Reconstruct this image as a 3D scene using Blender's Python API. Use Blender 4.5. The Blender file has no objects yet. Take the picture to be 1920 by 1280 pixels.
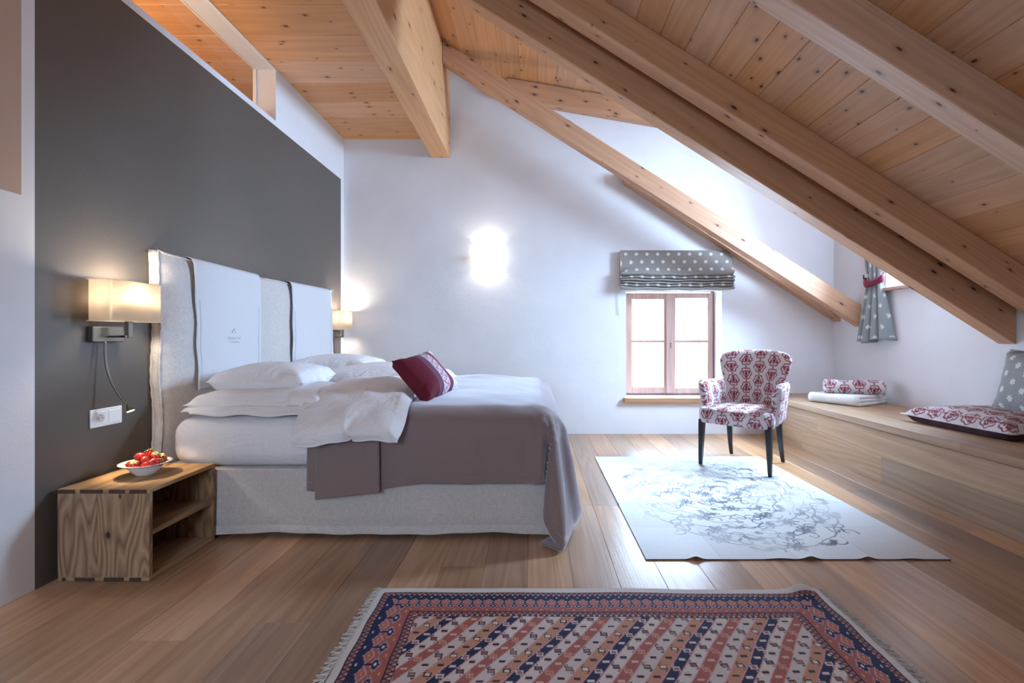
import bpy, bmesh, math, random
import numpy as np
from mathutils import Vector, Matrix
PI = math.pi
SC = bpy.context.scene
COL = SC.collection
H = 1.05            # eye height
# ---------------------------------------------------------------- camera, sky, light, exposure
cam = bpy.data.cameras.new('camera')
camo = bpy.data.objects.new('camera', cam)
COL.objects.link(camo)
camo.location = (0, 0, H)
camo.rotation_euler = (PI / 2, 0, 0)
cam.sensor_width = 36
cam.lens = 16.875
cam.shift_x = -43 / 1920
cam.shift_y = -8 / 1920
cam.clip_start = 0.05
SC.camera = camo
SC.view_settings.view_transform = 'Standard'
SC.view_settings.look = 'None'
SC.view_settings.gamma = 1
SC.view_settings.use_curve_mapping = False
SC.view_settings.exposure = 0.08
w = bpy.data.worlds.new('sky')
SC.world = w
w.use_nodes = True
w.node_tree.nodes['Background'].inputs[0].default_value = (0.70, 0.85, 1.0, 1)
w.node_tree.nodes['Background'].inputs[1].default_value = 7.0


def area(name, loc, rot, sx, sy, power, col):
    l = bpy.data.lights.new(name, 'AREA')
    l.shape = 'RECTANGLE'
    l.size = sx
    l.size_y = sy
    l.energy = power
    l.color = col
    o = bpy.data.objects.new(name, l)
    o.location = loc
    o.rotation_euler = rot
    COL.objects.link(o)
    return o


COOL = (0.47, 0.70, 1.0)
area('daylight_dormer', (4.15, 3.85, 2.85), (0, math.radians(66), 0), 1.6, 2.0, 1600, COOL)
area('daylight_gable', (1.51, 6.0, 1.2), (math.radians(-68), 0, 0), 1.2, 1.3, 200, COOL)
area('daylight_rear', (-0.9, -2.3, 1.75), (math.radians(80), 0, 0), 1.4, 1.3, 85, (0.60, 0.77, 1.0))

# ---------------------------------------------------------------- helpers


def lin(c):
    return tuple(((v / 255 + 0.055) / 1.055) ** 2.4 if v / 255 > 0.04045 else v / 255 / 12.92 for v in c[:3])


def rgba(c):
    return (*lin(c), 1)


def tag(o, label=None, cat=None, group=None, kind=None):
    if label: o['label'] = label
    if cat: o['category'] = cat
    if group: o['group'] = group
    if kind: o['kind'] = kind
    return o


def empty(name, loc, rz=0, label=None, cat=None, group=None, kind=None):
    o = bpy.data.objects.new(name, None)
    o.location = loc
    o.rotation_euler = (0, 0, rz)
    o.empty_display_size = 0.1
    COL.objects.link(o)
    return tag(o, label, cat, group, kind)


def link(name, me, mat=None, parent=None, loc=(0, 0, 0), rot=(0, 0, 0)):
    o = bpy.data.objects.new(name, me)
    COL.objects.link(o)
    if mat and not me.materials: me.materials.append(mat)
    if parent: o.parent = parent
    o.location = loc
    o.rotation_euler = rot
    return o


def smooth(me, on=True):
    me.polygons.foreach_set('use_smooth', [on] * len(me.polygons))
    me.update()


def mesh(name, V, F, mat=None, parent=None, loc=(0, 0, 0), rot=(0, 0, 0), sm=False, fixn=False):
    me = bpy.data.meshes.new(name)
    me.from_pydata([tuple(map(float, v)) for v in V], [], F)
    if fixn:
        bm = bmesh.new(); bm.from_mesh(me)
        bmesh.ops.recalc_face_normals(bm, faces=bm.faces)
        bm.to_mesh(me); bm.free()
    if sm: smooth(me)
    return link(name, me, mat, parent, loc, rot)


class MB:
    """collects primitives in one bmesh"""
    def __init__(s):
        s.bm = bmesh.new()

    def box(s, x0, x1, y0, y1, z0, z1, bev=0, seg=2, M=None):
        r = bmesh.ops.create_cube(s.bm, size=1)
        vs = r['verts']
        for v in vs:
            v.co = Vector(((x0 + x1) / 2 + v.co.x * (x1 - x0), (y0 + y1) / 2 + v.co.y * (y1 - y0), (z0 + z1) / 2 + v.co.z * (z1 - z0)))
        if bev:
            es = list({e for v in vs for e in v.link_edges})
            rr = bmesh.ops.bevel(s.bm, geom=es, offset=bev, segments=seg, affect='EDGES', profile=0.5)
            vs = list({v for f in rr['faces'] for v in f.verts} | {v for v in vs if v.is_valid})
        if M is not None:
            for v in vs: v.co = M @ v.co
        return s

    def cyl(s, p0, p1, r0, r1=None, n=16, caps=True):
        r1 = r0 if r1 is None else r1
        p0, p1 = Vector(p0), Vector(p1)
        d = (p1 - p0).normalized()
        a = d.orthogonal().normalized(); b = d.cross(a)
        A = [s.bm.verts.new(p0 + (a * math.cos(t) + b * math.sin(t)) * r0) for t in [2 * PI * i / n for i in range(n)]]
        B = [s.bm.verts.new(p1 + (a * math.cos(t) + b * math.sin(t)) * r1) for t in [2 * PI * i / n for i in range(n)]]
        for i in range(n):
            s.bm.faces.new((A[i], A[(i + 1) % n], B[(i + 1) % n], B[i]))
        if caps:
            s.bm.faces.new(A[::-1]); s.bm.faces.new(B)
        return s

    def tube(s, pts, r, n=8, closed=False):
        P = [Vector(p) for p in pts]
        N = len(P)
        rings = []
        prev = None
        for i, p in enumerate(P):
            if closed: d = P[(i + 1) % N] - P[i - 1]
            else: d = P[min(i + 1, N - 1)] - P[max(i - 1, 0)]
            d.normalize()
            if prev is None: a = d.orthogonal().normalized()
            else:
                a = prev - d * prev.dot(d)
                a.normalize()
            prev = a
            b = d.cross(a)
            rr = r(i / (N - 1)) if callable(r) else r
            rings.append([s.bm.verts.new(p + (a * math.cos(2 * PI * k / n) + b * math.sin(2 * PI * k / n)) * rr) for k in range(n)])
        for i in range(N if closed else N - 1):
            A, B = rings[i], rings[(i + 1) % N]
            for k in range(n):
                s.bm.faces.new((A[k], A[(k + 1) % n], B[(k + 1) % n], B[k]))
        if not closed:
            s.bm.faces.new(rings[0][::-1]); s.bm.faces.new(rings[-1])
        return s

    def lathe(s, prof, n=32, c=(0, 0, 0)):
        rings = []
        for r, z in prof:
            if r < 1e-6: rings.append([s.bm.verts.new((c[0], c[1], c[2] + z))])
            else: rings.append([s.bm.verts.new((c[0] + r * math.cos(2 * PI * k / n), c[1] + r * math.sin(2 * PI * k / n), c[2] + z)) for k in range(n)])
        for A, B in zip(rings, rings[1:]):
            for k in range(n):
                q = (k + 1) % n
                if len(A) == 1 and len(B) == 1: continue
                if len(A) == 1: s.bm.faces.new((A[0], B[q], B[k]))
                elif len(B) == 1: s.bm.faces.new((A[k], A[q], B[0]))
                else: s.bm.faces.new((A[k], A[q], B[q], B[k]))
        return s

    def prism(s, poly, f0, f1):
        """poly 2-D list, f0/f1 functions mapping (a,b)->xyz for both ends"""
        A = [s.bm.verts.new(f0(*p)) for p in poly]
        B = [s.bm.verts.new(f1(*p)) for p in poly]
        n = len(poly)
        for i in range(n):
            s.bm.faces.new((A[i], A[(i + 1) % n], B[(i + 1) % n], B[i]))
        s.bm.faces.new(A[::-1]); s.bm.faces.new(B)
        return s

    def build(s, name, mat=None, parent=None, loc=(0, 0, 0), rot=(0, 0, 0), sm=False, ang=None):
        bmesh.ops.recalc_face_normals(s.bm, faces=s.bm.faces)
        me = bpy.data.meshes.new(name)
        s.bm.to_mesh(me); s.bm.free()
        if sm or ang: smooth(me)
        if ang:
            try: me.set_sharp_from_angle(angle=math.radians(ang))
            except Exception: pass
        return link(name, me, mat, parent, loc, rot)


def sub(o, lv=1):
    m = o.modifiers.new('subsurf', 'SUBSURF'); m.levels = lv; m.render_levels = lv
    return o


def grid_faces(nx, ny, off=0, flip=False):
    """faces of an (ny+1)x(nx+1) vertex grid as numpy (n,4)"""
    j, i = np.mgrid[0:ny, 0:nx]
    a = (j * (nx + 1) + i).ravel() + off
    q = np.stack([a, a + 1, a + nx + 2, a + nx + 1], 1)
    return q[:, ::-1] if flip else q


def npmesh(name, P, F, mat=None, parent=None, col=None, sm=True, loc=(0, 0, 0), rot=(0, 0, 0)):
    me = bpy.data.meshes.new(name)
    P = np.ascontiguousarray(P, dtype=np.float32).reshape(-1, 3)
    F = np.ascontiguousarray(F, dtype=np.int32)
    me.vertices.add(len(P)); me.vertices.foreach_set('co', P.ravel())
    me.loops.add(F.size); me.loops.foreach_set('vertex_index', F.ravel())
    me.polygons.add(len(F))
    me.polygons.foreach_set('loop_start', np.arange(0, F.size, 4, dtype=np.int32))
    me.update(calc_edges=True)
    if sm: smooth(me)
    if col is not None:
        at = me.color_attributes.new('Col', 'FLOAT_COLOR', 'POINT')
        c = np.ones((len(P), 4), np.float32); c[:, :3] = col.reshape(-1, 3)
        at.data.foreach_set('color', c.ravel())
    return link(name, me, mat, parent, loc, rot)


# ---------------------------------------------------------------- materials
MATS = {}


class NT:
    def __init__(s, name):
        s.m = bpy.data.materials.new(name); s.m.use_nodes = True
        s.t = s.m.node_tree; s.n = s.t.nodes
        s.b = s.n['Principled BSDF']
        MATS[name] = s.m

    def new(s, t, **k):
        x = s.n.new(t)
        for a, v in k.items(): setattr(x, a, v)
        return x

    def l(s, a, b):
        s.t.links.new(a, b)

    def math(s, op, a, b=None, c=None, clamp=False):
        x = s.new('ShaderNodeMath', operation=op); x.use_clamp = clamp
        for i, v in enumerate((a, b, c)):
            if v is None: continue
            if isinstance(v, (int, float)): x.inputs[i].default_value = v
            else: s.l(v, x.inputs[i])
        return x.outputs[0]

    def mix(s, f, a, b, mode='MIX'):
        x = s.new('ShaderNodeMix', data_type='RGBA', blend_type=mode)
        for sock, v in ((x.inputs[0], f), (x.inputs[6], a), (x.inputs[7], b)):
            if isinstance(v, (int, float)): sock.default_value = v
            elif isinstance(v, tuple): sock.default_value = v
            else: s.l(v, sock)
        return x.outputs[2]

    def ramp(s, f, stops):
        x = s.new('ShaderNodeValToRGB'); e = x.color_ramp.elements
        while len(e) < len(stops): e.new(0.5)
        for q, (p, c) in zip(e, stops):
            q.position = p; q.color = c
        s.l(f, x.inputs[0]); return x.outputs[0]

    def mapr(s, f, a, b, c=0.0, d=1.0):
        x = s.new('ShaderNodeMapRange'); x.clamp = True
        s.l(f, x.inputs[0])
        for i, v in enumerate((a, b, c, d)): x.inputs[i + 1].default_value = v
        return x.outputs[0]

    def noise(s, vec, scale, detail=3, rough=0.5, dist=0.0):
        x = s.new('ShaderNodeTexNoise')
        x.inputs['Scale'].default_value = scale; x.inputs['Detail'].default_value = detail
        x.inputs['Roughness'].default_value = rough; x.inputs['Distortion'].default_value = dist
        s.l(vec, x.inputs['Vector']); return x.outputs[0]

    def mapping(s, vec, sc=(1, 1, 1), loc=(0, 0, 0), rot=(0, 0, 0)):
        x = s.new('ShaderNodeMapping'); s.l(vec, x.inputs[0])
        x.inputs[1].default_value = loc; x.inputs[2].default_value = rot; x.inputs[3].default_value = sc
        return x.outputs[0]

    def obj(s):
        return s.new('ShaderNodeTexCoord').outputs['Object']

    def rnd(s):
        return s.new('ShaderNodeObjectInfo').outputs['Random']

    def bump(s, h, strength=0.3, dist=0.01):
        x = s.new('ShaderNodeBump'); x.inputs['Strength'].default_value = strength; x.inputs['Distance'].default_value = dist
        s.l(h, x.inputs['Height']); s.l(x.outputs[0], s.b.inputs['Normal'])

    def col(s, c):
        if isinstance(c, tuple): s.b.inputs['Base Color'].default_value = c
        else: s.l(c, s.b.inputs['Base Color'])

    def set(s, **k):
        for a, v in k.items(): s.b.inputs[a.replace('_', ' ')].default_value = v
        return s


def plain(name, c, rough=0.5, metal=0.0, bumpy=0, bs=40, **k):
    t = NT(name); t.col(rgba(c)); t.set(Roughness=rough, Metallic=metal, **k)
    if bumpy: t.bump(t.noise(t.obj(), bs, 4), bumpy, 0.01)
    return t.m


def wood(name, light, dark, axis=0, knots=0.0, vary=0.25, rough=0.5, wave=0.5, swap=False, kcol=(60, 30, 18), ksc=(3.2, 7.0), fine=0.5, coat=0.0, flame=1.0, wsc=(0.38, 6.5)):
    """grain runs along local `axis` (0=x,1=y,2=z)"""
    t = NT(name)
    co = t.obj(); r = t.rnd()
    off = t.new('ShaderNodeCombineXYZ')
    t.l(t.math('MULTIPLY', r, 37.3), off.inputs[0]); t.l(t.math('MULTIPLY', r, 91.7), off.inputs[1]); t.l(t.math('MULTIPLY', r, 53.1), off.inputs[2])
    ad = t.new('ShaderNodeVectorMath', operation='ADD'); t.l(co, ad.inputs[0]); t.l(off.outputs[0], ad.inputs[1])
    v = ad.outputs[0]
    def sc(a, b):
        q = [b, b, b]; q[axis] = a; return tuple(q)
    warp = t.noise(t.mapping(v, sc(*wsc)), 1.0, 1.5, 0.45)
    rings = t.math('MULTIPLY', warp, 9.0 * flame)
    fr = t.math('FRACT', rings)
    tri = t.math('ABSOLUTE', t.math('SUBTRACT', t.math('MULTIPLY', fr, 2.0), 1.0))
    tri = t.mapr(tri, 0.0, 1.0, 0.0, 1.0)
    fn = t.noise(t.mapping(v, sc(2.5, 130)), 1.0, 3, 0.6)
    md = t.noise(t.mapping(v, sc(0.6, 14)), 1.0, 2, 0.5)
    f = t.math('ADD', t.math('MULTIPLY', tri, wave), t.math('MULTIPLY', fn, fine))
    f = t.math('ADD', f, t.math('MULTIPLY', md, 0.45))
    f = t.mapr(f, 0.25, 0.25 + wave + fine * 0.6 + 0.1)
    c = t.ramp(f, [(0.0, rgba(dark)), (1.0, rgba(light))])
    if knots:
        sp = t.new('ShaderNodeSeparateXYZ'); t.l(v, sp.inputs[0])
        ax = [sp.outputs[0], sp.outputs[1], sp.outputs[2]]
        o = [i for i in (0, 1, 2) if i != axis]
        cb = t.new('ShaderNodeCombineXYZ')
        t.l(t.math('MULTIPLY', ax[axis], ksc[0]), cb.inputs[0])
        t.l(t.math('MULTIPLY', t.math('ADD', ax[o[0]], ax[o[1]]), ksc[1]), cb.inputs[1])
        nz = t.noise(v, 30, 2)
        vo = t.new('ShaderNodeTexVoronoi', voronoi_dimensions='2D'); vo.inputs['Scale'].default_value = 1
        t.l(cb.outputs[0], vo.inputs['Vector'])
        vs = t.new('ShaderNodeSeparateColor'); t.l(vo.outputs['Color'], vs.inputs[0])
        rad = t.mapr(vs.outputs[0], 1 - knots, 1.0, 0.0, 0.10)
        dd = t.math('ADD', vo.outputs['Distance'], t.math('MULTIPLY', t.math('SUBTRACT', nz, 0.5), 0.05))
        k = t.math('DIVIDE', dd, t.math('ADD', rad, 0.0001))
        halo = t.mapr(k, 0.9, 2.6, 0.45, 0.0)
        core = t.mapr(k, 0.55, 0.95, 1.0, 0.0)
        c = t.mix(halo, c, rgba(tuple(int(x * 0.72) for x in dark)))
        c = t.mix(core, c, rgba(kcol))
    hs = t.new('ShaderNodeHueSaturation')
    t.l(t.mapr(r, 0, 1, 1 - vary, 1 + vary), hs.inputs['Value'])
    r2 = t.math('FRACT', t.math('MULTIPLY', r, 7.77))
    t.l(t.mapr(r2, 0, 1, 0.88, 1.12), hs.inputs['Saturation'])
    t.l(c, hs.inputs['Color'])
    t.col(hs.outputs[0])
    t.set(Roughness=rough)
    if coat: t.set(Coat_Weight=coat, Coat_Roughness=0.25)
    t.bump(fn, 0.12, 0.004)
    return t.m


def fabric(name, c, c2=None, rough=0.9, sheen=0.0, weave=900, wr=0.0, wrs=5.0, attr=False, ws=0.25, sheencol=None, wrdir=(1, 1, 1)):
    t = NT(name); co = t.obj()
    a = t.noise(t.mapping(co, (1, 1, 0.12)), weave / 1.6, 1)
    b = t.noise(t.mapping(co, (0.12, 0.12, 1)), weave / 1.6, 1)
    wv = t.math('ADD', a, b)
    if attr:
        at = t.new('ShaderNodeAttribute', attribute_name='Col'); base = at.outputs['Color']
        t.col(t.mix(t.mapr(wv, 0.6, 1.4, 0.0, 0.25), base, t.mix(1.0, base, (0.55, 0.55, 0.55, 1), 'MULTIPLY')))
    else:
        base = rgba(c)
        t.col(t.mix(t.mapr(wv, 0.7, 1.3), rgba(c2 or tuple(int(v * 0.88) for v in c)), base))
    h = wv
    if wr:
        n1 = t.noise(t.mapping(co, wrdir), wrs, 4, 0.55, 0.8)
        h = t.math('ADD', t.math('MULTIPLY', wv, 0.06), t.math('MULTIPLY', n1, wr * 10))
        t.bump(h, ws, 0.02)
    else:
        t.bump(h, ws, 0.002)
    t.set(Roughness=rough, Sheen_Weight=sheen)
    if sheencol: t.b.inputs['Sheen Tint'].default_value = rgba(sheencol)
    return t.m


def plaster(name, c, strength=0.25):
    t = NT(name); co = t.obj()
    n = t.noise(co, 2.2, 3); t.col(t.mix(t.mapr(n, 0.3, 0.7), rgba(c), rgba(tuple(int(v * 0.965) for v in c))))
    h = t.math('ADD', t.math('MULTIPLY', t.noise(co, 90, 3), 0.25), t.math('MULTIPLY', t.noise(co, 7, 3), 1.0))
    t.bump(h, strength, 0.012); t.set(Roughness=0.75)
    return t.m


M_white = plaster('white_plaster', (226, 224, 226))
M_grey = plaster('taupe_paint', (91, 83, 77), 0.15)
M_grey.node_tree.nodes['Principled BSDF'].inputs['Roughness'].default_value = 0.42
M_tan = plaster('tan_plaster', (186, 158, 140), 0.3)
M_floor = wood('oak_floor', (198, 158, 124), (148, 111, 83), axis=0, knots=0.0, vary=0.30, rough=0.30, wave=0.22, flame=1.3)
M_bench = wood('oak_bench', (192, 160, 128), (146, 116, 88), axis=0, knots=0.06, vary=0.16, rough=0.42, wave=0.28, ksc=(2, 6))
M_pine = wood('pine_boards', (212, 164, 124), (184, 134, 95), axis=0, knots=0.62, vary=0.09, rough=0.5, wave=0.22, kcol=(74, 34, 16), ksc=(5, 8))
M_beam = wood('pine_beam', (204, 158, 124), (176, 129, 96), axis=0, knots=0.62, vary=0.06, rough=0.5, wave=0.25, kcol=(66, 34, 20), ksc=(3.4, 9))
M_beamy = wood('pine_beam_long', (218, 174, 136), (190, 144, 106), axis=1, knots=0.60, vary=0.05, rough=0.5, wave=0.22, kcol=(70, 36, 20), ksc=(2.4, 7))
M_crate = wood('crate_wood', (176, 144, 114), (98, 70, 50), axis=2, knots=0.3, vary=0.12, rough=0.75, wave=0.9, kcol=(48, 28, 18), ksc=(5, 8), flame=1.5, wsc=(1.6, 9))
M_cratel = wood('crate_wood_long', (186, 150, 110), (128, 94, 64), axis=1, knots=0.15, vary=0.14, rough=0.75, wave=0.5, kcol=(48, 28, 18), ksc=(3, 8))
M_endg = plain('end_grain', (74, 54, 42), 0.85, bumpy=0.5, bs=90)
M_larch = wood('larch_frame', (192, 154, 140), (166, 126, 112), axis=2, vary=0.04, rough=0.5, wave=0.3)
M_larchx = wood('larch_frame_cross', (192, 154, 140), (166, 126, 112), axis=0, vary=0.04, rough=0.5, wave=0.3)
M_sill = wood('oak_sill', (190, 148, 112), (150, 108, 80), axis=0, vary=0.04, rough=0.45, wave=0.4)
M_black = plain('black_lacquer', (22, 24, 30), 0.28)
M_dark = plain('dark_gap', (18, 14, 12), 0.9)
M_bronze = plain('brushed_bronze', (112, 104, 96), 0.38, 0.9)
M_plastic = plain('white_plastic', (236, 236, 236), 0.35)
M_ceram = plain('white_ceramic', (240, 238, 236), 0.15)
M_linen = fabric('natural_linen', (208, 201, 196), (188, 180, 176), weave=500, wr=0.03, wrs=7, ws=0.35)
M_linens = fabric('skirt_linen', (208, 200, 196), (186, 178, 174), weave=500, wr=0.05, wrs=4, ws=0.4, wrdir=(1, 1, 2.6))
M_sheet = fabric('white_cotton', (238, 236, 238), (232, 230, 233), weave=1400, wr=0.12, wrs=8, ws=0.8)
M_cloth = fabric('white_runner_cloth', (208, 206, 208), (201, 199, 202), weave=900, wr=0.01, wrs=5, ws=0.25)
M_throw = fabric('taupe_throw', (134, 116, 112), (128, 110, 107), rough=0.85, sheen=1.0, weave=700, wr=0.035, wrs=7, ws=0.4, sheencol=(220, 220, 230), wrdir=(1, 2.2, 1))
M_attr = fabric('printed_fabric', (255, 255, 255), attr=True, weave=1000, ws=0.15)
M_velvet = fabric('burgundy_velvet', (104, 14, 40), (74, 8, 28), rough=0.7, sheen=0.5, weave=300, ws=0.2, sheencol=(230, 90, 130))
M_velvetd = fabric('dark_velvet', (70, 16, 34), (50, 8, 22), rough=0.8, sheen=0.2, weave=300, ws=0.2)
M_towel = fabric('white_terry', (240, 240, 240), (226, 226, 226), rough=0.95, weave=500, ws=0.6)
M_fringe = fabric('cream_fringe', (222, 216, 212), (200, 196, 194), weave=700)
M_rug = fabric('wool_rug', (255, 255, 255), attr=True, weave=1200, ws=0.3)
M_hide = fabric('patchwork_rug_top', (255, 255, 255), attr=True, weave=900, rough=0.75, ws=0.1)
M_leaf = plain('strawberry_leaf', (150, 152, 84), 0.6)


def mk_special():
    t = NT('strawberry'); co = t.obj()
    vo = t.new('ShaderNodeTexVoronoi'); vo.inputs['Scale'].default_value = 190; t.l(co, vo.inputs['Vector'])
    t.col(t.mix(t.mapr(vo.outputs['Distance'], 0.12, 0.22, 1, 0), rgba((196, 34, 36)), rgba((228, 190, 110))))
    t.bump(t.mapr(vo.outputs['Distance'], 0.0, 0.5), 0.4, 0.002); t.set(Roughness=0.3)
    # glass: thin pane
    g = NT('window_glass'); g.n.remove(g.b)
    tr = g.new('ShaderNodeBsdfTransparent'); gl = g.new('ShaderNodeBsdfGlossy'); gl.inputs['Roughness'].default_value = 0.02
    lw = g.new('ShaderNodeLayerWeight'); lw.inputs[0].default_value = 0.5
    ff = g.math('ADD', g.math('MULTIPLY', g.math('POWER', lw.outputs['Facing'], 5.0), 0.9), 0.04)
    mx = g.new('ShaderNodeMixShader'); g.l(ff, mx.inputs[0]); g.l(tr.outputs[0], mx.inputs[1]); g.l(gl.outputs[0], mx.inputs[2])
    g.l(mx.outputs[0], g.n['Material Output'].inputs[0])
    # lampshade: lit translucent fabric
    s = NT('lampshade_fabric'); s.n.remove(s.b)
    d = s.new('ShaderNodeBsdfDiffuse'); d.inputs[0].default_value = rgba((250, 242, 230))
    tl = s.new('ShaderNodeBsdfTranslucent'); tl.inputs[0].default_value = rgba((255, 246, 232))
    mx = s.new('ShaderNodeMixShader'); mx.inputs[0].default_value = 0.78
    s.l(d.outputs[0], mx.inputs[1]); s.l(tl.outputs[0], mx.inputs[2])
    s.l(mx.outputs[0], s.n['Material Output'].inputs[0])
    for nm, c, e in (('lit_bulb', (255, 214, 150), 14.0), ('lit_led', (255, 236, 200), 25.0), ('frosted_lit_glass', (255, 244, 226), 40.0)):
        q = NT(nm); q.col(rgba(c)); q.b.inputs['Emission Color'].default_value = rgba(c); q.b.inputs['Emission Strength'].default_value = e


mk_special()
M_berry, M_glass, M_shade, M_bulb, M_led, M_frost = (MATS[k] for k in ('strawberry', 'window_glass', 'lampshade_fabric', 'lit_bulb', 'lit_led', 'frosted_lit_glass'))
# ---------------------------------------------------------------- draped cloth shapes (vertex grids, packed)
SIM = {}
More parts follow.
